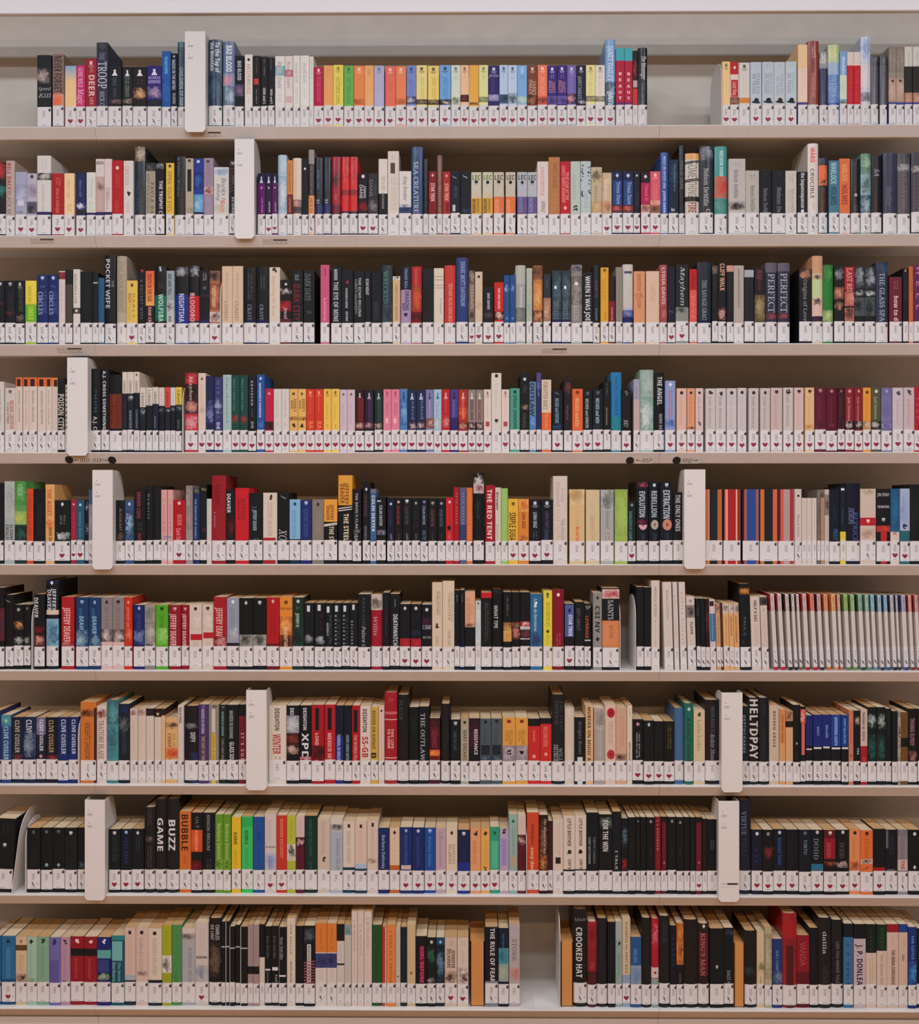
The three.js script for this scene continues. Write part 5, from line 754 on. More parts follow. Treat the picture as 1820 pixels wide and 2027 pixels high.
"1524.2 1543.5 1396.6 #cbb59c k|V:BROKEN GRACE:#4a3a2c:.1:.75:.4:.65:b;U:#c0a890:.85:.98",
"1544.0 1556.1 1404.3 #cf8a58|V:AFTER TRUE THINGS:#8a5430:.1:.65:.3:.65:b;B:#d09c68:.65:1",
"1556.5 1570.6 1407.6 #d3a87a|P:#3a2a20:#b88860:0:.2;B:#1c1a1a:.2:.32;U:#b89068:.4:.95",
"1571.0 1585.3 1395.5 #16191c|D:#8a98a8:.68;U:#3a4448:.8:.98",
"1585.7 1596.3 1398.8 #17191a k|P:#d8d0c8:#c84c3c:.05:.3;R:#d0685a:.3:.88:.2:.8",
"1596.7 1610.3 1416.4 #17191f k|B:#1f2a64:0:.68;R:#d8d8d8:.72:.75:.05:.9",
"1610.8 1628.8 1414.9 #17191f k|B:#1f2a70:0:.7;V:WYATT:#8aa0d0:.25:.45:.4:.65:b;R:#d8d8d8:.69:.73:.05:.9",
"1629.2 1646.4 1414.9 #17191f k|B:#1f2a70:0:.7;V:BALLARD:#7ab0d8:.22:.5:.4:.65:b;R:#d8d8d8:.68:.72:.1:.85",
"1646.8 1666.2 1415.3 #17191f k|B:#22408c:0:.7;V:WHISPERING DEATH:#a8c0e0:.05:.66:.35:.65:b;R:#d8d8d8:.7:.74:.05:.95",
"1666.6 1680.5 1415.3 #17191f k|B:#1f3c84:0:.7;V:PORT VILA BLUES:#7ab0d8:.08:.62:.3:.6:b;R:#d8d8d8:.69:.73:.05:.95",
"1680.9 1690.1 1405.4 #c47a5c|V:The Gabriel Winner:#7a2c24:.08:.8:.3:.65:i;D:#6a1c18:.88",
"1690.5 1704.0 1406.5 #17191a k|P:#d8b8a8:#2a201c:.1:.3;V:154:#8ad4d0:.72:.86:.5:.85:b",
"1704.4 1718.0 1404.3 #c9b4a6|V:THOMAS M. DISCH:#4a3c38:.05:.6:.25:.65:b;B:#a02028:.7:1;V:D:#d86a60:.9:.98:.3:.7:i",
"1718.9 1736.3 1399.9 #141d1c|P:#a8b8b0:#14201e:.1:.4;P:#2c5c50:#182a28:.5:1",
"1736.7 1753.9 1399.9 #141d1c|P:#a8b8b0:#14201e:.1:.4;P:#2c5c50:#182a28:.5:1",
"1754.3 1766.2 1403.2 #161a1c|U:#3a4244:.08:.5",
"1766.6 1777.6 1407.6 #15191b|P:#191d1f:#151a1c:0:1",
"1778.0 1784.2 1409.8 #8a8078|P:#17191c:#a89c90:.1:.9",
"1784.6 1798.5 1409.8 #6b4c24|R:#1a1816:.52:.7:0:1;V:CLIMATE:#4a3418:.12:.45:.3:.6:s",
"1799.1 1817.2 1403.2 #17181b|V:THOMAS ELFROY:#b07c90:.18:.7:.25:.7:b;P:#b87c6c:#2a1c20:.78:1",
"1817.6 1831.0 1403.2 #1c1a1c|V:T:#8a7c80:.2:.7:.3:.7:b",
],
[
"-13.2 24.6 1619.9 #15191b l-6.6|D:#c8ccd0:.52;U:#2a3032:.1:.3",
"53.6 79.9 1638.6 #14181a k|D:#5a6468:.1;U:#2a2f30:.5:.9",
"80.3 103.6 1638.6 #14181a|D:#5a6468:.1;D:#8ab0b8:.88",
"104.0 127.8 1638.6 #14181a|D:#5a6468:.1;D:#8ab0b8:.88",
"128.2 152.4 1638.6 #14181a k|D:#d0d4d4:.13;P:#161b1d:#1b2022:.2:1",
"152.8 169.2 1638.6 #15191b k|P:#4a5c60:#15191b:.8:.98",
"215.4 238.2 1641.5 #151a1b h|D:#c8d0d0:.1;U:#3a5048:.18:.8",
"238.7 260.2 1641.5 #151a22 h|D:#8ab0e0:.08;V:ALEX DELA:#2c4488:.2:.85:.35:.65:r",
"260.7 284.6 1640.8 #15191d h|D:#c8d0d0:.1;U:#2a4854:.18:.6",
"285.3 306.8 1598.0 #161a1b H k|U:#5a5450:.02:.3;D:#8a7468:.5;P:#6a5c54:#1c1e1e:.46:.56;U:#5a5450:.62:.98",
"307.3 328.5 1581.5 #15191b H k|V:GAME:#dcdedc:.26:.74:.2:.75:b",
"328.9 353.8 1581.5 #15191b H k|V:BUZZ:#dcdedc:.28:.73:.2:.75:b",
"354.9 378.0 1606.8 #cc6a30 k|V:BUBBLE:#3a1c10:.04:.68:.2:.75:b;V:ANDERS:#8a4018:.75:.9:.4:.6:r",
"378.5 401.0 1608.5 #17191c k|V:ULT:#8a9494:.06:.28:.4:.65:r;P:#d85c28:#c84c24:.3:.68;V:ULTIMATUM:#e0a888:.3:.66:.35:.6:b;P:#8a1c24:#3a1418:.82:1",
"401.4 425.5 1609.0 #15181a k|V:XENON RROUM:#a8acb0:.03:.66:.35:.6:r;U:#5a6060:.8:.98",
"425.9 441.8 1612.3 #62922c|V:Barbara Delinsky:#b8d488:.16:.85:.25:.75:r;P:#3f6c1c:#74a43c:.8:1",
"442.2 457.1 1612.3 #62922c|V:Barbara Delinsky:#b8d488:.16:.85:.25:.75:r;P:#3f6c1c:#74a43c:.8:1",
"458.5 476.9 1617.7 #e0b832 k|V:GAME:#4a3c14:.28:.52:.25:.6:b;V:ANDERS DE LA:#b08c24:.6:.98:.3:.6:r",
"478.2 500.2 1616.6 #3fbf62 k|B:#2fae52:.02:.2;V:BUBBLE:#1c4c2c:.26:.52:.3:.6:b;V:ANDERS DE LA:#2a8c48:.6:.98:.35:.6:r",
"500.7 523.7 1617.7 #24508e k|V:BUZZ:#17346c:.3:.46:.35:.65:b;V:ANDERS:#1c4080:.6:.98:.4:.6:r",
"524.4 547.2 1610.1 #cdc1ba h|V:Delinsky:#b8aca8:.1:.5:.25:.6:s;H:GO WRITING:#3a3434:.57:.6:b;P:#8a98b8:#b8b8c4:.7:.98;V:Coast:#6a7494:.74:.98:.3:.7:i",
"547.6 567.7 1614.5 #c2372a h|V:BARBARA DELINSKY:#e08474:.06:.78:.35:.65:b",
"568.1 585.5 1614.5 #b0bb3c|V:Barbara Deli:#7c8824:.1:.44:.4:.65:r;P:#1a1a18:#d0d0c0:.52:.82;B:#a8b43c:.84:1",
"585.9 602.9 1616.6 #5a1c2c|B:#cdb8ae:0:.4;U:#b09c94:.06:.36;P:#d8b0a8:#3a1820:.4:.56",
"603.3 627.7 1615.5 #17302c|V:BARBARA DELINSKY:#3c7464:.06:.75:.35:.6:s;V:Together:#3c7464:.82:1:.4:.65:i",
"628.6 653.3 1621.0 #cbb9a8|V:Barbara Delinsky:#a89684:.06:.7:.3:.65:s;K:#3a2c24:.78",
"653.7 678.5 1621.7 #a9b0b8|B:#cfc6be:0:.26;P:#3a3a3a:#a8a4a0:.1:.23;V:BARBARA DELIN:#6a707c:.38:.99:.5:.75:s",
"678.9 702.7 1626.5 #d6c8b6 k|R:#2a2420:.06:.13:.4:.6;V:BARBARA DELINSKY:#a48e72:.2:.86:.35:.65:s;B:#1f3a4c:.94:1",
"703.1 726.4 1626.5 #d4bfae|R:#2a2420:.06:.13:.4:.6;V:BARBARA DELINSKY:#d0aa90:.16:.8:.35:.65:s;B:#a8bccc:.86:.96;B:#1f3a4c:.96:1",
"726.8 749.0 1625.4 #d3c0b0|R:#2a2420:.04:.12:.4:.6;V:BARBARA DELIN:#c09c80:.15:.75:.35:.65:s;P:#8a6c5c:#c8b4a4:.76:.86",
"749.4 770.8 1638.6 #1c2c5e|V:Barbara Delinsky:#c0cce0:.16:.95:.3:.65:r",
"771.2 791.4 1638.6 #d8c0a0|D:#3a2a1c:.12;V:Barbara:#c8ac88:.22:.85:.35:.65:r;B:#b8622c:.88:.99",
"792.1 816.3 1637.5 #1f2e66 h|D:#8ab0e0:.08;V:Barbara Delinsky:#2c80b8:.18:.85:.35:.7:s;R:#c8b4ac:.87:.97:.1:.9",
"816.7 839.8 1638.0 #1c2a64 h|D:#b0bce0:.08;V:Barbara Delins:#4a5894:.2:.9:.35:.65:s",
"840.4 862.4 1639.3 #234a94 h|D:#a8c0e8:.08;V:Barbara Delins:#5a90cc:.2:.9:.35:.7:s",
"862.9 883.1 1639.3 #b9a2ac h|U:#8a7484:.06:.35;V:Barbara Delinsky:#8a6484:.36:.92:.35:.6:s",
"883.5 905.9 1639.3 #d8c9ae h|D:#3a3224:.12;V:BARBARA:#8a7854:.38:.85:.58:.8:r;V:DELINSKY:#7a6844:.38:.85:.2:.5:r",
"906.4 930.5 1642.4 #1b2446 h|D:#c8d0e0:.1;V:Barbara Delinsky:#2c3868:.42:.95:.4:.75:s;B:#203284:.8:1",
"931.4 952.1 1639.3 #dd9c6c h|K:#3a201c:.12;V:BARBARA DELIN:#c07c50:.3:.85:.25:.6:b",
"952.5 970.1 1639.3 #e0a858 h|K:#3a201c:.12;U:#c88c44:.3:.9;K:#6a3c1c:.97",
"970.5 989.0 1637.5 #2f9a74 h|D:#1c5c48:.14;R:#4cb48c:.32:.95:.1:.9;U:#60c09c:.4:.9",
"989.5 1007.5 1639.3 #b2a0b8|K:#2a2430:.08;R:#9c8ac0:.25:.88:.15:.8;V:Barbara:#7c68a4:.3:.85:.35:.6:s",
"1007.9 1024.9 1612.3 #8fb0a8 k|D:#3a5854:.12;V:CHARLES DE LINT:#6a7c78:.22:.72:.4:.7:s;P:#c89c64:#8fa8a0:.72:.95",
"1025.3 1041.5 1614.5 #5a1c28|B:#d0bcb2:0:.37;U:#b09c94:.06:.34;P:#d8b8a8:#5a2c34:.38:.54;P:#4a1822:#5a1c28:.6:.98",
"1043.7 1067.3 1609.0 #c84a2c k|V:Wellington:#7a2418:.2:.56:.35:.65:b;V:cory doc:#e8c084:.6:1:.3:.65:b",
"1067.7 1085.5 1613.4 #241a18 k|P:#8a5c4c:#2a1c1a:.05:.9;V:The Rapture of the Nerds:#d8c4a4:.06:.9:.5:.8:i;P:#c8904c:#5a2c20:.7:1",
"1085.9 1094.7 1625.4 #3a1c20 k|V:RAPTURE:#7a3c40:.15:.6:.35:.65:r",
"1095.1 1115.4 1621.0 #d4c4b4|V:Someone Comes to Town:#b8a898:.08:.7:.5:.75:r;V:Leaves Someone:#b8a898:.1:.65:.25:.45:r;R:#2a2624:.74:.86:.25:.75",
"1115.8 1138.9 1614.5 #d6c8b8|V:LITTLE BROTHER:#3a3430:.05:.55:.35:.65:b;K:#1a1614:.65;V:CORY DO:#3a3430:.78:1:.4:.65:b;B:#1a1c1f:.97:1",
"1139.3 1161.3 1614.5 #d6c8b8|V:LITTLE BROTHER:#3a3430:.05:.55:.35:.65:b;K:#1a1614:.65;V:CORY DO:#3a3430:.78:1:.4:.65:b;B:#1a1c1f:.97:1",
"1161.8 1185.9 1609.0 #15191b|V:PIRATE CINEMA:#8a9898:.42:.88:.55:.75:r;V:CORY DOCTOROW:#a0a8a8:.42:.88:.15:.35:b",
"1186.4 1212.9 1612.3 #161a1c|P:#7a8480:#16201e:.05:.25;V:FOR THE WIN:#d8d6cc:.1:.66:.3:.7:b",
"1213.3 1230.8 1606.8 #161c1f|V:I TALK:#a8b0b0:.65:.98:.3:.6:b",
"1231.2 1243.6 1619.9 #16191c|P:#5a7480:#1c2428:.15:.55;P:#a82430:#3a1820:.75:1",
"1244.0 1258.9 1617.7 #151819|U:#2a3030:.5:.8",
"1259.3 1268.4 1617.7 #151819|D:#8a9090:.08;U:#3a4040:.4:.7",
"1268.8 1280.2 1617.7 #151819|U:#2a3030:.5:.8",
"1280.6 1296.9 1617.7 #151819|D:#8a9090:.08;U:#3a4040:.55:.75",
"1297.3 1308.8 1617.3 #7c1c28|V:E L DOCTOROW:#d89ca0:.06:.62:.35:.6:b",
"1309.2 1322.4 1617.3 #1a1719|R:#6a1c28:.1:1:.2:.75;D:#c05a64:.85",
"1322.8 1339.6 1617.7 #151819|D:#8a9090:.08;U:#3a4040:.55:.75",
"1340.0 1354.5 1617.7 #151819|D:#8a9090:.1;U:#3a4040:.55:.75",
"1354.9 1366.4 1617.7 #151819|P:#181b1c:#141718:0:1",
"1366.8 1377.8 1617.7 #151819|U:#3a3432:.4:.9",
"1378.2 1391.0 1617.7 #1b171a h|R:#6a1c28:.1:1:.05:.8;D:#c05a64:.84",
"1391.4 1400.7 1621.0 #201a1a|",
"1401.1 1420.2 1622.1 #15181c|U:#6a7478:.4:.6",
"1464.4 1488.1 1583.7 #151c2c H k|V:VIRTUE:#7a98c0:.16:.5:.2:.6:s;V:FALLS:#2c4068:.53:.8:.2:.6:s",
"1488.6 1510.3 1642.4 #171b2c h|D:#d0d4d8:.1;V:AIL:#2c3878:.4:.85:.3:.6:s",
"1510.7 1531.6 1642.4 #17181a h|D:#8a8e8e:.1;P:#8a3430:#1c1a1a:.4:.75",
"1532.1 1556.7 1641.9 #151a22 h|D:#b0c0d4:.08;V:MESSAGE FROM:#2c5c98:.2:.85:.35:.65:b",
"1557.1 1581.8 1642.4 #15181a h|P:#181b1d:#141719:0:1",
"1582.2 1606.4 1642.4 #151b22 k|D:#5a7080:.08;V:VIRTU:#8ab0c4:.24:.6:.4:.65:s",
"1606.8 1631.0 1643.0 #151b1f h|D:#c0c4c4:.06;V:DODD:#8a9094:.2:.72:.25:.6:s;B:#2c6c8c:.82:.98",
"1631.4 1656.7 1643.0 #1e1719 h|R:#8c1f2c:.2:.7:.02:.9;R:#5a1a22:0:.2:.02:.9;D:#e0d0d0:.08;V:DODD:#c86a74:.3:.65:.25:.55:s;P:#a8543c:#2a1a1a:.75:.88",
"1657.1 1682.4 1643.0 #161819 h|D:#c0c4c4:.06;V:DODD:#6a6464:.3:.68:.25:.6:s;P:#d0b8b4:#1c1a1a:.75:.92",
"1682.9 1704.4 1641.9 #dc8a58 h|D:#3a2014:.09;V:Christina Dodd:#b8643c:.2:.7:.25:.6:s;P:#8a3c28:#d88050:.76:1",
"1704.8 1729.5 1644.1 #d5703c|D:#4a1c10:.09;V:Christina:#a84c24:.2:.68:.3:.75:s;P:#1c1614:#d0b0a0:.7:.82;P:#a83c28:#d87848:.88:.98",
"1729.9 1753.6 1640.8 #15191a h|P:#a81f2c:#8c1c24:.9:1",
"1754.1 1778.2 1643.0 #17191f k|R:#5c5c68:.02:.45:.05:.25;U:#3a3c48:.1:.6;P:#8a8480:#1a1c20:.94:1",
"1779.1 1798.9 1643.0 #8c8288 k|B:#7a727c:0:.2;V:CHRISTINA DODD:#5a5058:.2:.75:.2:.65:r;B:#c8b4ac:.72:.98;V:THE:#9a3c3c:.74:.96:.3:.65:b",
"1799.3 1824.4 1643.0 #15181a k|D:#c8ccc8:.1;D:#c8ccc8:.9;P:#181b1d:#141719:.3:.7",
],
[
"-13.2 0.9 1853.1 #2a6a94|U:#4a8ab4:.2:.9",
"1.8 29.7 1853.6 #2a6894 h|K:#17304c:.1;V:BARBARA DELIN:#4a88b4:.25:.9:.35:.65:b;B:#1f4c74:.93:1",
"30.3 52.3 1854.9 #cdb795|D:#8a744c:.1;B:#5a4424:.18:.3;U:#a8946c:.4:.75;P:#3a2420:#b8a084:.8:1",
"52.7 72.8 1854.9 #9fbeaa|K:#1c2c24:.1;V:Barbara Delinsky:#88a498:.28:.9:.25:.6:s;P:#5c8c78:#98b8a4:.9:1",
"73.2 97.1 1854.9 #7fa88c|K:#1c2c24:.1;V:Barbara Delinsky:#64907c:.2:.9:.3:.65:s",
"98.0 119.7 1855.3 #6c68a4|K:#24245c:.1;R:#5c5698:.5:.98:.05:.85",
"120.1 138.7 1855.3 #b28ea4|K:#2a2030:.1;V:Barbara Delinsky:#9c7494:.25:.9:.3:.65:s;P:#3a2c34:#b090a0:.93:1",
"139.1 164.8 1854.5 #901d2a|K:#e8d0cc:.1;B:#1a1a1c:.26:.42;V:Barbara:#c8564c:.46:.9:.3:.6:i",
"165.3 191.6 1855.3 #901d2a|K:#e8d0cc:.1;B:#1a1a1c:.26:.42;V:Danielle:#c8564c:.46:.9:.3:.6:i",
"192.5 219.3 1854.9 #1e2a68|K:#e0e4f0:.1;B:#5aa49c:.28:.46;R:#36407c:.5:.76:.05:.85;P:#a8c8a8:#17242c:.78:.94",
"220.2 246.0 1852.3 #17505c|B:#2c8084:0:.12;R:#6cb0ac:.12:.53:.05:.85;V:Barbara:#a8d0cc:.56:.97:.08:.35:s;V:The Secret:#98c4c0:.56:.97:.5:.75:s",
"246.4 268.1 1836.6 #d0b6a6|R:#2a2420:.06:.12:.35:.6;V:BARBARA DE:#c8a490:.18:.85:.3:.65:s;B:#9cb0bc:.86:.94;B:#1a2a3c:.95:1",
"268.6 293.2 1836.6 #d0b8aa|R:#2a2420:.06:.12:.35:.6;V:BARBARA DELIN:#a88c80:.18:.8:.3:.6:s;P:#7a5c54:#c8b0a4:.78:.88",
"293.6 320.4 1837.7 #d6c8b4|R:#2a2420:.06:.12:.35:.6;V:BARBARA DELINSKY:#a8947c:.18:.86:.35:.65:s;B:#1a2430:.94:1",
"320.9 339.5 1832.3 #9fa82a|V:Barbara:#7c8420:.1:.44:.4:.65:r;P:#1a1a18:#d8d4c8:.52:.82;B:#98a030:.84:1",
"339.9 359.4 1831.6 #4c8c50|V:Barbara:#3a7040:.1:.7:.4:.65:r;V:Family:#2c5c34:.8:.98:.3:.6:i",
"359.8 386.4 1837.7 #a7a9ac|B:#d0c4ba:0:.24;P:#3a3838:#a8a09c:.1:.22;V:BARBARA DELIN:#74757c:.36:.99:.5:.75:s",
"386.8 412.5 1826.3 #cabeb6 h|U:#b8aca4:.1:.45;H:BARBARA:#2a2624:.55:.59:b;P:#8c94a0:#b4b4b8:.7:.97;V:Coast:#5c6474:.7:.92:.35:.7:i",
"412.9 437.8 1818.4 #15181a H|V:CHARLES:#b8bcbc:.1:.34:.55:.85:b;V:DE LINT:#b8bcbc:.1:.34:.15:.42:b;P:#6a5648:#1c1a18:.38:.92",
"438.2 445.6 1824.6 #17191b|R:#b8bcbc:.4:.42:0:1",
"446.0 453.9 1824.1 #17191b|R:#c8ccc8:0:1:.02:.2;R:#b8bcbc:.4:.42:0:1",
"454.3 465.4 1833.8 #17191b|R:#c8ccc8:0:1:.02:.12;R:#b8bcbc:.37:.39:0:1",
"465.8 475.1 1831.6 #17191b|R:#b8bcbc:.37:.39:0:1",
"475.5 490.1 1834.5 #17191b|R:#c8ccc8:0:1:.02:.12;R:#b8bcbc:.37:.39:0:1",
"490.5 501.0 1830.7 #a08a88|R:#17191b:.71:.84:0:1;U:#8a7674:.1:.65",
"501.4 513.0 1830.7 #a08a88|R:#17191b:.71:.84:0:1;U:#8a7674:.1:.65",
"513.4 523.9 1830.1 #17191b|B:#cfc4b8:.56:1",
"524.3 537.5 1834.5 #17191b|V:Don DeLillo:#7a8488:.17:.57:.25:.65:s;R:#d8d8d4:.75:.78:.05:.8;V:Great Jon:#a8b0b0:.8:1:.3:.6:i",
"537.9 551.6 1833.8 #17191b|V:Don DeLillo:#7a8488:.17:.57:.2:.6:s;R:#d8d8d4:.72:.78:.05:.9;V:End:#d0d4d4:.85:.98:.5:.85:s",
"552.1 567.5 1835.1 #17191b|V:Don DeLillo:#c0c4c4:.18:.58:.15:.55:s;R:#d8d8d4:0:1:.02:.06;R:#d8d8d4:.85:.88:.02:.9",
"567.9 584.7 1818.0 #d8c9b4|V:DON DELILLO:#5a4c40:.1:.56:.35:.6:r;V:WHITE NOISE:#4a3c34:.66:.99:.35:.6:r",
"585.1 601.1 1833.8 #17191b|P:#1a1d1f:#15181a:0:1",
"601.5 623.7 1832.3 #191b1e|P:#5a6468:#1c2024:.05:.3;R:#d8d0cc:.32:.98:.3:.65;V:Americana Don Delillo:#2a2624:.34:.96:.36:.6:b;X:#a85c64:.6:1",
"624.2 646.8 1828.5 #d6cbbf k|B:#d87c38:0:.5;V:Samuel R:#8a4c20:.08:.42:.4:.65:r;P:#26284c:#3c4478:.5:.74;U:#b8aca4:.76:.95",
"647.2 666.6 1828.5 #d6cbbf k|B:#d87c38:0:.5;V:Samuel R:#8a4c20:.08:.42:.4:.65:r;P:#26284c:#3c4478:.5:.74;U:#b8aca4:.76:.95",
"667.0 681.8 1829.4 #ccc4b8|B:#191f20:0:.3;U:#aaa296:.35:.6;R:#2a2c2a:.66:.69:0:1",
"682.2 695.4 1830.1 #c2bdb2|P:#4a7c84:#8a9a98:0:.18;U:#a8a298:.3:.95",
"695.8 707.7 1804.8 #d4c5b8|V:E. M. DELAFIELD:#9a8a80:.12:.55:.35:.65:s;U:#c0aaa0:.6:.95",
"708.1 720.4 1804.8 #d4c5b8|V:E. M. DELAFIELD:#9a8a80:.18:.62:.35:.65:s;U:#c0aaa0:.65:.95",
"720.9 736.3 1804.8 #d5c6ba|V:E. M. DELAFIELD:#9a8a80:.08:.52:.35:.65:s;U:#c8a8a0:.55:.95",
"736.7 756.0 1831.6 #214f2a|V:Suicide:#17381e:.45:.85:.35:.65:r",
"756.4 765.3 1835.1 #b23a2c|R:#d8b8a8:0:1:.7:1;U:#7a2418:.05:.25",
"765.7 783.5 1831.2 #dc8444|V:I Came as a Swallow:#8a4c24:.1:.98:.35:.65:b",
"783.9 792.9 1835.1 #c2b9ac|U:#8a8c88:.08:.7;D:#1c1c1c:.87",
"793.3 805.7 1836.0 #19242c|U:#2c3c48:.1:.9",
"806.1 822.7 1831.2 #c9b28a|D:#8a744c:.82;U:#d0bc98:.2:.7",
"823.1 845.5 1853.6 #17191b k|R:#7a1c34:.2:.98:.4:.75;V:GIRL BEFORE:#d04a6c:.22:.99:.4:.75:b",
"845.9 863.3 1855.8 #17201d k|D:#c0c8c4:.1;P:#3c6a50:#18221f:.2:.6;P:#a89c94:#1c2220:.85:1",
"863.7 880.4 1856.4 #18242f k|B:#24486c:0:.18;D:#a8c8dc:.1;P:#6a8ca8:#1c2c3c:.25:.95",
"880.9 905.1 1855.8 #cdb9a6 h|U:#a89480:.06:.2;V:JENNIFER:#4a3428:.27:.66:.55:.85:b;V:DELAMERE:#4a3428:.24:.66:.2:.5:b;P:#2c1c18:#c0a894:.72:.98",
"905.7 927.7 1856.4 #d2c4b4 h|U:#a8988a:.06:.2;V:Jennifer:#b8a898:.28:.6:.35:.7:r;P:#2a1a1a:#c8b8ac:.64:1;D:#d8d0cc:.76",
"931.4 959.6 1863.0 #d6a46a F|U:#d6a46a:0:1",
"960.7 986.4 1835.5 #161a20 k|V:THE RULE OF FEAR:#d0d4d4:.02:.97:.4:.75:b;B:#7a8088:.95:1",
"987.3 1007.5 1837.7 #17212f|V:Maryann Bridgecross:#4a6ca8:.1:.36:.3:.7:b;P:#2c6480:#4a8c98:.36:.65;P:#a8b0a0:#8a9c94:.64:.96",
"1008.4 1029.5 1830.1 #b2a5a4|P:#a8a0b0:#b8acac:0:.2;V:STORK:#5c5c60:.24:.62:.3:.7:s;P:#b86a60:#b89c98:.72:.95",
"1110.8 1134.9 1864.1 #d0a068 F|U:#d0a068:0:1",
"1136.0 1163.1 1800.4 #16181a H k|V:CROOKED HAT:#d0d4d0:.24:.92:.2:.65:b;H:MAN:#8a8e8c:.12:.16:r",
"1163.5 1182.2 1825.0 #8a1f2a H k|P:#6a1c24:#9a2430:0:.4;U:#c06068:.64:.76;B:#4a1a20:.8:1",
"1182.6 1203.4 1818.4 #171b22 H|V:A SECOND LIFE:#22304c:.15:.85:.35:.6:r",
"1203.8 1218.7 1825.0 #161a1c|U:#2a2c2c:.3:.7",
"1219.1 1232.5 1825.0 #8ca49a|B:#a0aca8:0:.3;K:#17201d:.36;V:Gone in Love:#3c5c50:.42:.95:.35:.7:i",
"1233.0 1248.8 1818.0 #cbb898 h|V:ELIZABETH the FIRST WIFE:#5a4a34:.06:.84:.35:.65:b;B:#8aa0b4:.86:1",
"1249.2 1270.3 1854.9 #2b5284 k|V:HICKS:#7aa0c8:.25:.55:.3:.6:s;P:#5a80a8:#8a98ac:.6:1",
"1270.8 1289.7 1816.9 #15181a H|U:#222628:.3:.8",
"1290.1 1304.6 1818.4 #a61f2e H|P:#d8707c:#a8202c:.05:.48;B:#d0c4bc:.74:.9;D:#a02430:.82;B:#8ca09c:.91:1",
"1305.5 1326.8 1813.1 #161a1d H k|U:#3a4448:.1:.4",
"1327.2 1339.6 1832.3 #171a22|V:BORDER:#24307c:.2:.7:.35:.65:b",
"1340.0 1354.1 1827.9 #b0642c k|P:#d08a44:#b05c28:0:.3;P:#6a2c20:#c87838:.3:.6;B:#191a1c:.68:1;U:#8a8e8c:.82:.98",
"1354.5 1382.4 1820.6 #141718 H|P:#171a1b:#131617:0:1",
"1382.9 1404.4 1828.5 #241a1c H|D:#d8d8d8:.04;R:#5a1c24:.15:.85:.1:.95;V:KING'S MAN:#c07880:.15:.86:.25:.65:s",
"1405.7 1433.6 1837.7 #15191b|D:#a8aca8:.68",
"1434.0 1453.4 1837.3 #151a1e k|P:#3c4c58:#161b1f:.02:.14;V:DAZI N:#b0b4b0:.75:1:.35:.7:s",
"1453.8 1474.4 1866.8 #aa7440 F|U:#aa7440:0:1",
"1474.8 1499.1 1843.2 #15191b H k|P:#2c3c40:#16191b:.65:.85",
"1499.6 1514.3 1844.3 #cfbb98|U:#b09c78:.3:.5;P:#5a5c30:#c8b490:.55:.78;U:#4a4c34:.85:1",
"1514.7 1528.8 1836.6 #b0a887|P:#c0b898:#9a9070:.1:.9",
"1529.9 1549.7 1858.6 #22396c k|V:HALL CAINE:#8aa8d0:.25:.7:.35:.6:s;P:#7a8c94:#2c4470:.7:1",
"1550.1 1578.5 1808.1 #8a1c26 H|P:#7a1a22:#9c2028:0:1;B:#a01f26:.12:.35;R:#4a1a1c:.45:1:.25:.75",
"1578.9 1603.5 1852.0 #841e2a|V:VANDA:#b8505c:.14:.62:.25:.75:r;B:#5a1a22:.75:1",
"1603.9 1620.9 1837.3 #14181a|P:#171b1d:#13171a:0:1",
"1621.3 1646.4 1816.9 #16191c H|V:dalila:#d0d4d0:.2:.54:.3:.65:s;U:#4a4c54:.72:.98",
"1647.7 1671.0 1821.9 #15191b H|V:LIES YOU NEVER TOLD:#8a948c:.33:1:.4:.65:r",
"1671.4 1690.3 1829.0 #161d22|B:#3c6c94:.22:1;V:J. P. DONLE:#1f3c5c:.34:1:.3:.6:b",
"1691.2 1714.5 1829.0 #15191c|B:#bfb2b4:.24:1;V:J. P. DONLEA:#1a1618:.34:1:.25:.75:b",
"1715.4 1736.5 1830.1 #d0bcab|B:#17201b:0:.49;V:GREEN:#2c5c3c:.1:.45:.4:.6:r;U:#b09c8c:.55:.98",
"1736.9 1756.5 1830.1 #d2bdac|B:#17301e:0:.45;V:GREEN:#2c6c3c:.05:.4:.4:.65:r;V:Two Queens Moi:#6a544c:.5:.98:.35:.65:s",
"1756.9 1780.4 1830.1 #d0b8a8|B:#941f2c:0:.15;V:DEFENDING:#c0a494:.2:.35:.4:.6:r;V:THE EMMA DONOGHUE:#3a2a26:.42:1:.4:.7:b",
"1780.9 1798.3 1830.1 #cdb4a4|B:#224284:0:.15;U:#b09c90:.22:.42;V:LAILA:#4a3430:.5:.6:.35:.65:b;U:#c8ae9e:.7:.98",
"1798.7 1815.6 1835.1 #1f3470|V:THE LITTLE PARIS:#7ab0d8:.15:.8:.4:.65:b;P:#4a98cc:#24448c:.6:1",
"1816.5 1831.0 1838.8 #16191c|P:#181c1f:#14181b:0:1",
],
];
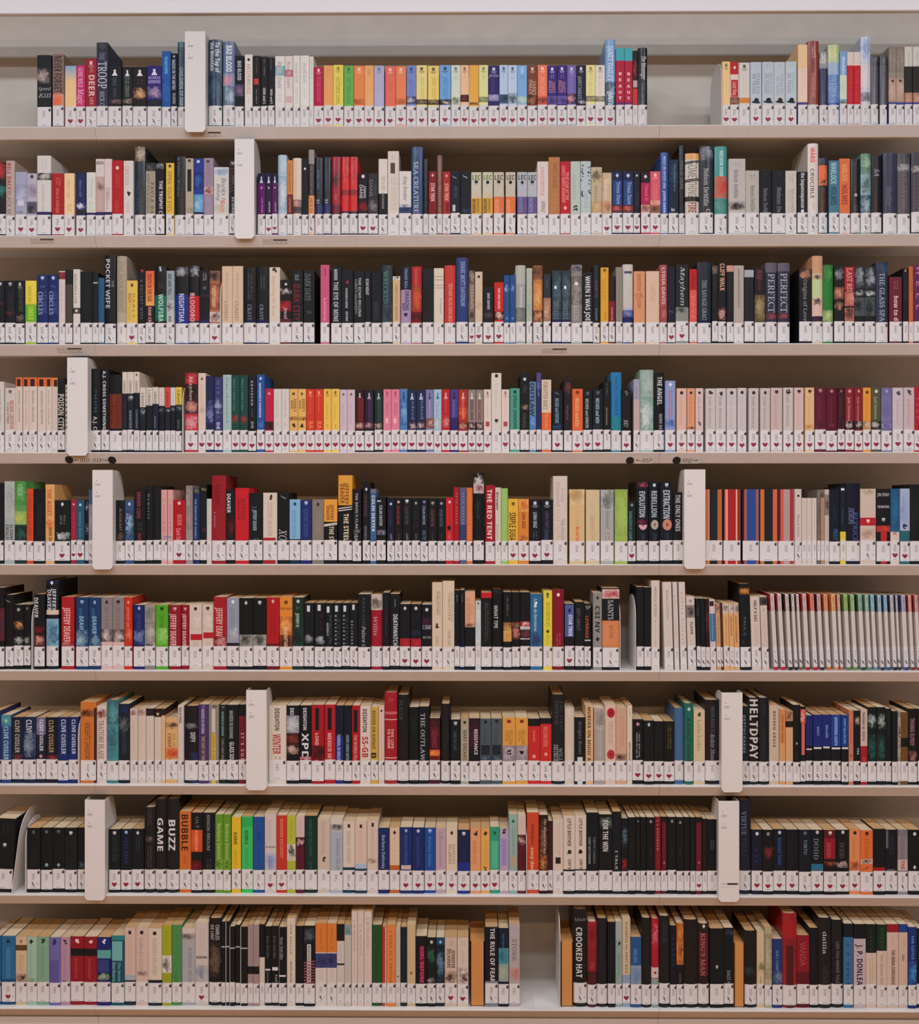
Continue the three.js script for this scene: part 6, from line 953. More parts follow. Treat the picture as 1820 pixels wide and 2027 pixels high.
// ---------------------------------------------------------------- spine art: one sheet of printed spines for every two shelves
const S = 2, PAD = 4, SHEET = 2048, STRIP = 500;
const lift = (hex) => { const n = parseInt(hex.slice(1), 16), f = (v) => Math.round(LIFT + v * (255 - LIFT) / 255); return '#' + [n >> 16, n >> 8 & 255, n & 255].map((v) => f(v).toString(16).padStart(2, '0')).join(''); };
const LIFT = 3;
const FONT = { b: 'bold {}px sans-serif', r: '{}px sans-serif', s: '{}px serif', i: 'italic {}px serif' };
function fitText(g, text, color, cx, cy, len, thick, style, turn) {
  g.save(); g.translate(cx, cy); if (turn) g.rotate(Math.PI / 2);
  g.font = (FONT[style] ?? FONT.b).replace('{}', '40'); g.textAlign = 'center'; g.textBaseline = 'middle'; g.fillStyle = color;
  const m = Math.max(1, g.measureText(text).width), caps = text === text.toUpperCase() ? 29 : 36;
  let sy = thick / caps; const sx = Math.min(len / m, sy * (text.length < 7 ? 1.8 : 1.3)); sy = Math.min(sy, sx * 2.1);
  const spare = len / sx - m, gaps = text.length - 1;
  g.scale(sx, sy);
  if (spare > 8 && gaps > 0 && style !== 'i') {                        // titles set wide: share the spare length between the letters
    const step = Math.min(spare / gaps, 26); let x = -(m + step * gaps) / 2; g.textAlign = 'left';
    for (const ch of text) { g.fillText(ch, x, 2); x += g.measureText(ch).width + step; }
  } else g.fillText(text, 0, 2);
  g.restore();
}
function paintSpine(g, x, y, w, h, bg, ops) {
  const num = (v, d) => (v === undefined || v === '' ? d : parseFloat(v));
  g.fillStyle = lift(bg); g.fillRect(x - PAD, y - PAD, w + 2 * PAD, h + 2 * PAD);
  const art = h - 45 * S;                                            // print above the library label
  for (const op of ops) {
    const a = op.split(':'), k = a[0];
    if (!k) continue;
    const yy = (t) => y + t * art;
    const box = (i) => [yy(num(a[i], 0)), yy(num(a[i + 1], 1))];
    g.save();
    if (k !== 'B' && k !== 'G' && k !== 'C') { g.beginPath(); g.rect(x, y, w, h); g.clip(); }
    if (k === 'B' || k === 'G') {
      const [p, q] = box(k === 'B' ? 2 : 3), end = num(a[k === 'B' ? 3 : 4], 1) >= 0.99 && k === 'B' ? y + h : q;
      if (k === 'G') { const gr = g.createLinearGradient(0, p, 0, q); gr.addColorStop(0, lift(a[1])); gr.addColorStop(1, lift(a[2])); g.fillStyle = gr; } else g.fillStyle = lift(a[1]);
      g.fillRect(x - PAD, p - (num(a[2], 0) === 0 && k === 'B' ? PAD : 0), w + 2 * PAD, end - p + PAD * (end > q ? 1 : 0));
    } else if (k === 'C') {                                             // cover boards in a colour of their own beside the spine
      for (const sx of [x - PAD, x + w]) { g.fillStyle = lift(a[2]); g.fillRect(sx, y - PAD, PAD, h + 2 * PAD); g.fillStyle = lift(a[1]); g.fillRect(sx, y - PAD, PAD, num(a[3], 0.3) * art + PAD); }
    } else if (k === 'R') { const [p, q] = box(2); g.fillStyle = lift(a[1]); g.fillRect(x + w * num(a[4], 0.1), p, w * (num(a[5], 0.9) - num(a[4], 0.1)), (num(a[3], 1) >= 0.99 ? y + h : q) - p); }
    else if (k === 'P') {
      const [p, q] = box(3); g.fillStyle = lift(a[2]); g.fillRect(x, p, w, q - p); g.beginPath(); g.rect(x, p, w, q - p); g.clip();
      const n = Math.max(10, Math.round((q - p) * w / 34)), fx = rr(0.3, 0.7), fy = rr(0.35, 0.65), c1 = new THREE.Color(lift(a[1])), c2 = new THREE.Color(lift(a[2]));
      for (let i = 0; i < n; i++) {                                   // a printed picture: dabs gathered round a subject
        const dx = (rnd() + rnd() + rnd()) / 3, dy = (rnd() + rnd()) / 2, near = 1 - Math.min(1, Math.hypot(dx - fx, (dy - fy) * 0.8) * 1.7);
        g.globalAlpha = rr(0.3, 0.8); g.fillStyle = '#' + c2.clone().lerp(c1, Math.min(1, Math.max(0, near + rr(-0.35, 0.35)))).getHexString();
        g.beginPath(); g.ellipse(x + dx * w * 1.3 - 0.15 * w, p + dy * (q - p), rr(1.2, 1.5 + w * 0.13), rr(1.5, 2 + Math.min(w * 0.2, (q - p) * 0.22)), rr(-0.6, 0.6), 0, 6.3); g.fill();
      }
    } else if (k === 'V') { const [p, q] = [yy(num(a[3], 0.1)), yy(num(a[4], 0.9))], l = x + w * num(a[5], 0.25), r = x + w * num(a[6], 0.75); fitText(g, a[1], lift(a[2]), (l + r) / 2, (p + q) / 2, q - p, r - l, a[7] || 'b', true); }
    else if (k === 'H') { const [p, q] = [yy(num(a[3], 0.1)), yy(num(a[4], 0.2))]; fitText(g, a[1], lift(a[2]), x + w / 2, (p + q) / 2, w * 0.86, q - p, a[5] || 'b', false); }
    else if (k === 'S') { const [p, q] = [yy(num(a[3], 0.1)), yy(num(a[4], 0.9))], n = a[1].length; for (let i = 0; i < n; i++) fitText(g, a[1][i], lift(a[2]), x + w / 2, p + (i + 0.5) / n * (q - p), w * 0.42, (q - p) / n * 0.5, 'b', false); }
    else if (k === 'U') {                                             // print too small to read in the photograph: broken strokes
      const [p, q] = box(2); g.fillStyle = lift(a[1]);
      for (const cx of w > 34 ? [0.42, 0.64] : [0.5]) { g.globalAlpha = 0.8; let t = p + rr(0, 4); while (t < q - 2) { const l = rr(1.5, 3.5); g.fillRect(x + w * cx - w * 0.07, t, w * rr(0.08, 0.15), l); t += l + (rnd() < 0.16 ? 5 : 1.6); } }
    } else if (k === 'D') { const r = Math.min(w * 0.17, 6.5), cy = yy(num(a[2], 0.1)), cx = x + w / 2, v = rnd(); g.fillStyle = lift(a[1]); g.beginPath(); if (v < 0.4) g.ellipse(cx, cy, r, r * 1.1, 0, 0, 6.3); else if (v < 0.7) { g.rect(cx - r, cy - r * 1.2, r * 2, r * 1.6); g.rect(cx - r * 0.7, cy + r * 0.7, r * 1.4, 2); } else { g.moveTo(cx, cy - r * 1.4); g.lineTo(cx + r, cy); g.lineTo(cx, cy + r * 1.4); g.lineTo(cx - r, cy); } g.fill(); }
    else if (k === 'K') { const cy = yy(num(a[2], 0.5)); g.fillStyle = lift(a[1]); const u = Math.min(w, 40); for (let i = 0; i < 6; i++) { g.beginPath(); g.ellipse(x + w * 0.5 + u * rr(-0.13, 0.13), cy + rr(-0.2, 0.2) * u, u * rr(0.05, 0.11), u * rr(0.07, 0.16), rr(0, 3), 0, 6.3); g.fill(); } }
    else if (k === 'L') { g.fillStyle = lift(a[1]); g.fillRect(x + w * 0.36, y + art * 0.05, w * 0.26, art * 0.08); g.globalAlpha = 0.8; g.fillRect(x + w * 0.24, y + art * 0.15, w * 0.52, 2.4); g.fillRect(x + w * 0.32, y + art * 0.18, w * 0.36, 2); }
    else if (k === 'W') { g.fillStyle = lift(a[1]); const cx = x + w / 2, t = y + art * 0.08; g.beginPath(); g.ellipse(cx, t + art * 0.03, w * 0.1, art * 0.03, 0, 0, 6.3); g.fill(); g.beginPath(); g.moveTo(cx, t + art * 0.02); g.lineTo(cx - w * 0.22, t + art * 0.16); g.lineTo(cx + w * 0.22, t + art * 0.16); g.fill(); }
    else if (k === 'A') { g.fillStyle = lift(a[1]); const cx = x + w / 2, t = y + art * 0.93; g.beginPath(); g.ellipse(cx, t + 3, w * 0.4, 4.5, 0.1, 0, 6.3); g.fill(); g.beginPath(); g.ellipse(cx + 2, t - 4, w * 0.22, 10, 0, 0, 6.3); g.fill(); }
    else if (k === 'X') { const [p, q] = box(2); g.fillStyle = lift(a[1]); const n = Math.max(2, Math.round((q - p) / 12)); for (let i = 0; i < n; i++) { const t = p + (i + 0.3) / n * (q - p); g.beginPath(); g.moveTo(x, t + 4); g.lineTo(x + w, t - 3); g.lineTo(x + w, t + 1); g.lineTo(x, t + 9); g.fill(); } }
    else if (k === 'O') { g.fillStyle = lift(a[1]); g.beginPath(); g.ellipse(x + w * 0.55, yy(num(a[2], 0.5)), w * 0.36, w * 0.44, 0, 0, 6.3); g.fill(); g.globalAlpha = 0.5; g.fillStyle = lift('#3a2226'); g.beginPath(); g.ellipse(x + w * 0.55, yy(num(a[2], 0.5)), w * 0.1, w * 0.14, 0, 0, 6.3); g.fill(); }
    else if (k === 'E') { g.fillStyle = lift(a[1]); g.fillRect(x, y + h - 6 * S, w, 6 * S); }
    else if (k === 'Y') { const [p, q] = box(2); g.fillStyle = lift(a[1]); for (let i = 0; i < 26; i++) { const e = rnd() < 0.5 ? rr(0.04, 0.24) : rr(0.74, 0.96); g.beginPath(); g.ellipse(x + w * e, rr(p, q), rr(1.2, 3.4), rr(2, 4.5), rr(0, 3), 0, 6.3); g.fill(); } }
    g.restore();
  }
  g.globalAlpha = 1;
}
const CODES = [[['DAC', 0], ['DAH', 480], ['DAI', 800], ['DAL', 1300]], [['DAL', 0], ['DAN', 500], ['DAR', 1050], ['DEM', 1300]], [['DAR', 0], ['DAU', 420], ['DAV', 690], ['DAW', 1300]], [['CRI', 0], ['CRO', 150], ['DAV', 360], ['DAW', 1090], ['DEV', 1300]], [['DAV', 0], ['DAY', 200], ['DEA', 400], ['DEX', 700], ['DIA', 980], ['DID', 1390]], [['DEA', 0], ['DEB', 900], ['DIC', 1250]], [['CUS', 0], ['DEF', 250], ['DEI', 520], ['DIE', 880], ['DIS', 1400]], [['DEL', 0], ['DEL', 200], ['DOC', 1300], ['DOD', 1450]], [['DEL', 0], ['DEL', 300], ['DOH', 1100], ['DON', 1600]]];
function paintLabel(g, x, y, w, h, code, flags) {
  g.save(); g.fillStyle = '#dcd9d7'; g.fillRect(x - PAD, y - PAD, w + 2 * PAD, h + 2 * PAD); g.beginPath(); g.rect(x, y, w, h); g.clip();
  g.globalAlpha = 0.8; fitText(g, code, '#3f3c40', x + w * 0.5, y + h * 0.38, h * 0.36, Math.min(11, w * 0.34), 'r', true); g.globalAlpha = 1;
  g.fillStyle = '#3b383a';
  if (w > 22) { g.beginPath(); g.ellipse(x + w * 0.87, y + h * 0.16, 4.8, 6, 0, 0, 6.3); g.fill(); g.fillRect(x + w * 0.87 + 1, y + h * 0.05, 2.4, 5); }
  g.globalAlpha = 0.6; g.fillRect(x + w * 0.3, y + h * 0.93, w * 0.36, 1.6); g.globalAlpha = 1;
  if (flags.includes('h')) {
    const s = Math.min(9.5, w * 0.32), cx = x + w * 0.48, cy = y + h * 0.74; g.fillStyle = '#8c1f38';
    g.beginPath(); g.moveTo(cx, cy + s); g.bezierCurveTo(cx - s * 1.9, cy - s * 0.3, cx - s * 0.8, cy - s * 1.5, cx, cy - s * 0.45); g.bezierCurveTo(cx + s * 0.8, cy - s * 1.5, cx + s * 1.9, cy - s * 0.3, cx, cy + s); g.fill();
    g.fillStyle = '#8d898b'; g.fillRect(x + w * 0.74, y + h * 0.72, w * 0.16, 2);
  } else if (flags.includes('k')) {
    g.strokeStyle = '#4a4748'; g.lineWidth = 3.4; const cx = x + w * 0.48, cy = y + h * 0.75; g.beginPath(); g.moveTo(cx - 5, cy - 8); g.quadraticCurveTo(cx + 1, cy - 3, cx, cy); g.quadraticCurveTo(cx + 1, cy + 6, cx + 5, cy + 9); g.moveTo(cx - 1, cy); g.lineTo(cx - 4, cy + 3); g.stroke();
    g.fillStyle = '#8d898b'; g.fillRect(x + w * 0.72, y + h * 0.72, w * 0.18, 2);
  }
  g.restore();
}

// ---------------------------------------------------------------- words for labels
const ORD = ['first', 'second', 'third', 'fourth', 'fifth', 'sixth', 'seventh', 'eighth', 'ninth', 'tenth', 'eleventh', 'twelfth', 'thirteenth', 'fourteenth', 'fifteenth', 'sixteenth', 'seventeenth', 'eighteenth', 'nineteenth', 'twentieth'];
const TENS = { 2: 'twenty', 3: 'thirty', 4: 'forty', 5: 'fifty', 6: 'sixty' };
const ordinal = (n) => (n <= 20 ? ORD[n - 1] : n % 10 ? TENS[Math.floor(n / 10)] + '-' + ORD[n % 10 - 1] : TENS[n / 10].replace('y', 'ieth'));
const SHELF_NAME = ['top shelf', 'second shelf', 'third shelf', 'fourth shelf', 'fifth shelf', 'sixth shelf', 'seventh shelf', 'eighth shelf', 'bottom shelf'];
function colourWord(hex) {
  const c = new THREE.Color(hex), q = {}; c.getHSL(q, THREE.SRGBColorSpace);
  const hue = q.h * 360, max = q.l + q.s * Math.min(q.l, 1 - q.l), chroma = 2 * (max - q.l);
  if (max < 0.22 && chroma < 0.16) return 'black';
  if (chroma < 0.1) return q.l > 0.74 ? 'white' : q.l > 0.45 ? 'grey' : 'dark grey';
  if (q.l > 0.66 && chroma < 0.24 && hue > 12 && hue < 68) return 'cream';
  if (hue > 18 && hue < 50 && q.l < 0.56 && chroma < 0.45) return q.l < 0.3 ? 'dark brown' : 'brown';
  const base = hue < 14 || hue > 342 ? 'red' : hue < 40 ? 'orange' : hue < 64 ? 'yellow' : hue < 100 ? 'lime' : hue < 160 ? 'green' : hue < 196 ? 'teal' : hue < 245 ? 'blue' : hue < 290 ? 'purple' : 'pink';
  if (base === 'red' && q.l > 0.66) return 'pink';
  if (base === 'orange' && q.l > 0.68) return 'peach';
  return (q.l < 0.27 ? 'dark ' : q.l > 0.68 ? 'pale ' : '') + base;
}
function mainColour(bg, ops) {
  let best = bg, share = 1; const seen = {};
  for (const op of ops) { const a = op.split(':'); const n = { B: [1, 2], P: [2, 3], G: [2, 3] }[a[0]]; if (!n) continue; const d = parseFloat(a[n[1] + 1]) - parseFloat(a[n[1]]); seen[a[n[0]]] = (seen[a[n[0]]] ?? 0) + d; share -= d; }
  for (const k in seen) if (seen[k] > Math.max(share, 0.34)) { best = k; share = seen[k]; }
  return best;
}
const ANCHORS = [
  [[390, 'the white divider'], [1350, 'the empty gap']], [[490, 'the white divider']], [[629, 'the first narrow gap'], [1574, 'the second narrow gap']], [[155, 'the white divider']],
  [[207, 'the left divider'], [1375, 'the right divider']], [[1244, 'the empty gap']], [[510, 'the left divider'], [1448, 'the right divider']],
  [[40, 'the tilted bookend'], [190, 'the left divider'], [1442, 'the right divider']], [[1070, 'the empty gap']],
];

// ---------------------------------------------------------------- books
const pageTexture = (() => {
  const c = canvas(256, 64), g = c.getContext('2d'); g.fillStyle = '#e0c6a0'; g.fillRect(0, 0, 256, 64);
  for (let i = 0; i < 256; i += 2) { g.fillStyle = rnd() < 0.5 ? '#cdb692' : '#e6d6ba'; g.globalAlpha = rr(0.2, 0.7); g.fillRect(i, 0, rr(1, 2), 64); }
  const t = canvasTexture(c); t.wrapS = t.wrapT = THREE.RepeatWrapping; t.repeat.set(30, 4); return t;
})();
const PAGE = [new THREE.MeshStandardMaterial({ map: pageTexture, roughness: 0.9 }), new THREE.MeshStandardMaterial({ map: pageTexture, color: 0xf2ece2, roughness: 0.9 }), new THREE.MeshStandardMaterial({ map: pageTexture, color: 0xe8cfae, roughness: 0.9 })];
const FORE_EDGE = new THREE.MeshStandardMaterial({ map: pageTexture, color: 0xeab67c, roughness: 0.9 });          // yellowed fore edges
function spinePoints(w, hard) {                                      // outline of the spine from left to right, bulging towards the reader
  const pts = [], n = hard ? 8 : 4, b = hard ? Math.min(0.0045, w * 0.16) : Math.min(0.0009, w * 0.04), e = Math.min(0.0009, w * 0.08);
  for (let i = 0; i <= n; i++) { const t = i / n * 2 - 1; pts.push([t * (w / 2 - e), -b * t * t]); }
  pts.unshift([-w / 2, -b - e]); pts.push([w / 2, -b - e]);
  return pts;
}
function wallStrip(P, N, U, pts, y0, y1, uv) {                        // upright strip along an outline; uv(index, y) places the print
  for (let i = 0; i + 1 < pts.length; i++) {
    const [ax, az] = pts[i], [bx, bz] = pts[i + 1], l = Math.hypot(bx - ax, bz - az) || 1, nx = -(bz - az) / l, nz = (bx - ax) / l;
    const quad = [[ax, y0, az, i], [bx, y0, bz, i + 1], [bx, y1, bz, i + 1], [ax, y0, az, i], [bx, y1, bz, i + 1], [ax, y1, az, i]];
    for (const [x, y, z, k] of quad) { P.push(x, y, z); N.push(nx, 0, nz); U.push(...uv(k, y)); }
  }
}
function geometry(P, N, U) { const g = new THREE.BufferGeometry(); g.setAttribute('position', new THREE.Float32BufferAttribute(P, 3)); g.setAttribute('normal', new THREE.Float32BufferAttribute(N, 3)); g.setAttribute('uv', new THREE.Float32BufferAttribute(U, 2)); return g; }
function coverGeometry(w, h, d, hard, cell) {
  const sp = spinePoints(w, hard), t = hard ? Math.min(0.0022, w * 0.16) : Math.min(0.0005, w * 0.08), P = [], N = [], U = [];
  const outer = [[-w / 2, -d], ...sp, [w / 2, -d]], n = outer.length;
  const u = (k) => (k === 0 ? cell.u0 - cell.pu : k === n - 1 ? cell.u1 + cell.pu : cell.u0 + (outer[k][0] + w / 2) / w * (cell.u1 - cell.u0));
  const v = (y) => cell.v1 + (cell.v0 - cell.v1) * (1 - y / h);
  const vv = (y) => cell.v0 + (cell.v1 - cell.v0) * (y / h);
  wallStrip(P, N, U, outer, 0, h, (k, y) => [u(k), vv(y)]);
  const inner = outer.map(([x, z], k) => [k === 0 ? -w / 2 + t : k === n - 1 ? w / 2 - t : Math.max(-w / 2 + t, Math.min(w / 2 - t, x)), k === 0 || k === n - 1 ? -d : z - t]);
  const flat = [cell.u0 - cell.pu, (cell.v0 + cell.v1) / 2];
  wallStrip(P, N, U, [...inner].reverse(), 0, h, () => flat);
  for (const [y, s] of [[h, 1], [0, -1]]) for (let i = 0; i + 1 < n; i++) {
    const a = outer[i], b = outer[i + 1], c = inner[i + 1], e = inner[i], q = s > 0 ? [a, b, c, a, c, e] : [a, c, b, a, e, c];
    for (const [x, z] of q) { P.push(x, y, z); N.push(0, s, 0); U.push(cell.u0 + 0.5 * (cell.u1 - cell.u0), s > 0 ? cell.v1 + 0.3 * cell.pu : cell.v0); }
  }
  return geometry(P, N, U);
}
function labelGeometry(w, hard, y0, y1, cell, wrap) {
  const P = [], N = [], U = [], off = 0.0003, sp = spinePoints(w, hard).map(([x, z]) => [x * (wrap ? 1.03 : 0.985), z + off]);
  if (wrap) { sp.unshift([sp[0][0], -0.03]); sp.push([sp[sp.length - 1][0], -0.03]); }
  wallStrip(P, N, U, sp, y0, y1, (k, y) => [wrap && (k === 0 || k === sp.length - 1) ? cell.u0 - 0.0005 : cell.u0 + Math.max(0, Math.min(1, (sp[k][0] + w / 2) / w)) * (cell.u1 - cell.u0), cell.v0 + (cell.v1 - cell.v0) * (y - y0) / (y1 - y0)]);
  const back = sp.map(([x, z]) => [x, z - 0.00025]);
  for (const [y, s] of [[y1, 1], [y0, -1]]) for (let i = 0; i + 1 < sp.length; i++) { const a = sp[i], b = sp[i + 1], c = back[i + 1], e = back[i], q = s > 0 ? [a, b, c, a, c, e] : [a, c, b, a, e, c]; for (const [x, z] of q) { P.push(x, y, z); N.push(0, s, 0); U.push((cell.u0 + cell.u1) / 2, cell.v1 - 0.0005); } }
  return geometry(P, N, U);
}
const sheets = [];
let sheet, penX, strip;
function newSheet() { sheet = { canvas: canvas(SHEET, SHEET) }; sheet.g = sheet.canvas.getContext('2d'); sheet.g.fillStyle = '#777'; sheet.g.fillRect(0, 0, SHEET, SHEET); penX = 0; strip = 0; sheets.push(sheet); sheet.soft = new THREE.MeshPhysicalMaterial({ roughness: 0.55, specularIntensity: 0.4 }); sheet.gloss = new THREE.MeshPhysicalMaterial({ roughness: 0.5, specularIntensity: 0.35, clearcoat: 0.3, clearcoatRoughness: 0.16 }); sheet.paper = new THREE.MeshStandardMaterial({ roughness: 0.6 }); }
newSheet();
function cells(wpx, hpx, lpx) {
  const w = Math.round(wpx * S), h = Math.min(Math.round(hpx * S), 392), l = Math.round(lpx * S);
  if (penX + w + 2 * PAD > SHEET) { penX = 0; strip++; if ((strip + 1) * STRIP > SHEET) newSheet(); }
  const x = penX + PAD, y = strip * STRIP + PAD, ly = strip * STRIP + 404; penX += w + 2 * PAD;
  const mk = (yy, hh) => ({ x, y: yy, w, h: hh, u0: x / SHEET, u1: (x + w) / SHEET, v1: 1 - yy / SHEET, v0: 1 - (yy + hh) / SHEET, pu: (PAD - 1.5) / SHEET });
  return { art: mk(y, h), label: mk(ly, l) };
}
const books = [];
SHELF_BOOKS.forEach((list, row) => {
  const made = list.map((line) => {
    const [head, art] = line.split('|'), f = head.split(' '), flags = f.slice(4), ops = art.split(';');
    const x0 = parseFloat(f[0]), x1 = parseFloat(f[1]), top = parseFloat(f[2]);
    const lean = flags.find((q) => q[0] === 'l'), pxH = BASE_PX[row] - top;
    const hard = flags.includes('H'), fore = flags.includes('F'), kind = hard || fore ? 'hardcover_book' : pxH < 136 ? 'pocket_paperback' : pxH < 153 ? 'midsize_paperback' : 'large_paperback';
    return { row, x0, x1, top, bg: f[3], flags, ops, lean: lean ? parseFloat(lean.slice(1)) : 0, pxH, hard: hard || fore, fore, kind, colour: fore ? 'cream' : colourWord(lift(mainColour(f[3], ops))) };
  });
  books.push(...made);
  // labels: where the book stands among its neighbours, told by the nearest landmark
  const marks = ANCHORS[row];
  made.forEach((b, i) => {
    const c = (b.x0 + b.x1) / 2, left = marks.filter((m) => m[0] < c).pop(), right = marks.find((m) => m[0] > c);
    const nl = made.filter((o) => (o.x0 + o.x1) / 2 <= c && (!left || o.x0 > left[0])).length, nr = made.filter((o) => (o.x0 + o.x1) / 2 >= c && (!right || o.x1 < right[0])).length;
    const width = b.x1 - b.x0, size = b.fore ? '' : width < 12 ? 'slim ' : width > 27 ? 'thick ' : '';
    const noun = b.fore ? 'hardcover with pages facing out' : b.kind.replace('_', ' ').replace('hardcover book', 'hardcover');
    const plain = (o) => o.colour.replace(/^(dark|pale) /, ''), same = made.filter((o) => plain(o) === plain(b)), shelf = `on the ${SHELF_NAME[row]}`;
    const strong = ['red', 'orange', 'yellow', 'lime', 'green', 'teal', 'blue', 'purple', 'pink', 'brown'].includes(plain(b));
    let where = nl <= nr ? (left ? `${ordinal(nl)} right of ${left[1]}` : `${ordinal(nl)} from the left edge`) : (right ? `${ordinal(nr)} left of ${right[1]}` : `${ordinal(nr)} from the right edge`);
    if (strong && same.length === 1) where = `the only ${plain(b)} book`;
    else if (strong && same.length <= 3) where = `${['left', 'middle', 'right'][same.length === 2 ? same.indexOf(b) * 2 : same.indexOf(b)]} one of ${same.length === 2 ? 'two' : 'three'} ${plain(b)} books`;
    b.label = `${size}${b.colour} ${noun}, ${where} ${shelf}`;
    const more = `${size}${b.colour} ${noun} with heart label, ${where} ${shelf}`;
    if (b.flags.includes('h') && more.split(/\s+/).length <= 16) b.label = more;
  });
});
for (const b of books) {
  const base = onPlane((b.x0 + b.x1) / 2, BASE_PX[b.row], SPINE_Z), left = onPlane(b.x0, BASE_PX[b.row], SPINE_Z), right = onPlane(b.x1, BASE_PX[b.row], SPINE_Z), y = SHELF_Y[b.row];
  const w = right.x - left.x - 0.0002, lean = b.lean / b.pxH;
  let h = onPlane((b.x0 + b.x1) / 2 - b.lean, b.top, SPINE_Z).y - y; if (b.lean) h = h / Math.cos(lean) - w * Math.abs(Math.sin(lean)) * 0.5;
  const d = (b.hard ? 0.15 : b.kind === 'pocket_paperback' ? 0.106 : 0.135) + rr(-0.006, 0.006);
  const g = thing(b.kind, b.label, 'book', [base.x, y + 0.0002, SPINE_Z + rr(-0.003, 0.0015)], `books on the ${SHELF_NAME[b.row]}`);
  if (lean) { g.rotation.z = lean; const s = Math.sign(lean) * w / 2; g.position.x += -s + s * Math.cos(lean); g.position.y += Math.abs(s * Math.sin(lean)); }
  const { art, label } = cells(b.x1 - b.x0, b.pxH, 40);
  paintSpine(sheet.g, art.x, art.y, art.w, art.h, b.bg, b.ops);
  const t = b.hard ? 0.0024 : 0.0006, over = b.hard ? 0.0032 : 0.0003;
  if (b.fore) {                                                       // shelved the wrong way round: boards with the page edges outwards
    const cover = coverGeometry(w, h, d, true, art); cover.rotateY(Math.PI); cover.translate(0, 0, -d);
    part('cover', cover, sheet.gloss, g);
    const pg = new RoundedBoxGeometry(w - 2 * t, h - 2 * over, d - 0.012, 1, 0.0005); pg.translate(0, h / 2, -(d - 0.012) / 2 - 0.0015); part('page_block', pg, FORE_EDGE, g);
    continue;
  }
  part('cover', coverGeometry(w, h, d, b.hard, art), b.hard ? sheet.gloss : sheet.soft, g);
  const pd = d - 0.006 - (b.hard ? 0.005 : 0), pg = new THREE.BoxGeometry(Math.max(w - 2 * t, 0.002), h - over * 2 - rr(0, 0.0006), pd); pg.translate(0, h / 2 - rr(0, 0.0003), -0.0055 - pd / 2);
  part('page_block', pg, PAGE[Math.floor(rr(0, 3))], g);
  const codes = CODES[b.row], code = codes.filter((q) => q[1] <= b.x0 + 60).pop()[0];
  paintLabel(sheet.g, label.x, label.y, label.w, label.h, code, b.flags);
  const y0 = (b.row > 3 ? 0.0098 : 0.0068) + rr(-0.0018, 0.0018);
  part('spine_label', labelGeometry(w, b.hard, y0, y0 + 0.0575 + rr(-0.001, 0.001), label, b.flags.includes('w')), sheet.paper, g);
}
for (const s of sheets) { const t = canvasTexture(s.canvas); t.anisotropy = 4; s.soft.map = s.gloss.map = s.paper.map = t; }

// ---------------------------------------------------------------- white dividers clipped over the shelf edges
const DIVIDERS = [
  [0, 366.5, 407, 62.7, 261.5, 'DAB', 'DAH', 'the top shelf'], [1, 465, 503.5, 275.5, 472.5, 'DAH', 'DAN', 'the second shelf'], [3, 133.6, 173.8, 708, 902, 'CRI', 'CRO', 'the fourth shelf'],
  [4, 183.5, 223.5, 930.5, 1127, 'DAV', 'DAY', 'the left of the fifth shelf'], [4, 1355, 1396.5, 929.5, 1126, 'DEV', 'DIC', 'the right of the fifth shelf'],
  [6, 488, 528, 1366, 1564, 'DEA', 'DEI', 'the left of the seventh shelf'], [6, 1429, 1470, 1371, 1568, 'DIC', 'DIS', 'the right of the seventh shelf'],
  [7, 168.5, 208, 1583, 1782, 'DEC', 'DEL', 'the left of the eighth shelf'], [7, 1423, 1463.5, 1585.5, 1785, 'DIX', 'DOD', 'the right of the eighth shelf'],
];
const DIV_Z = 0.004;
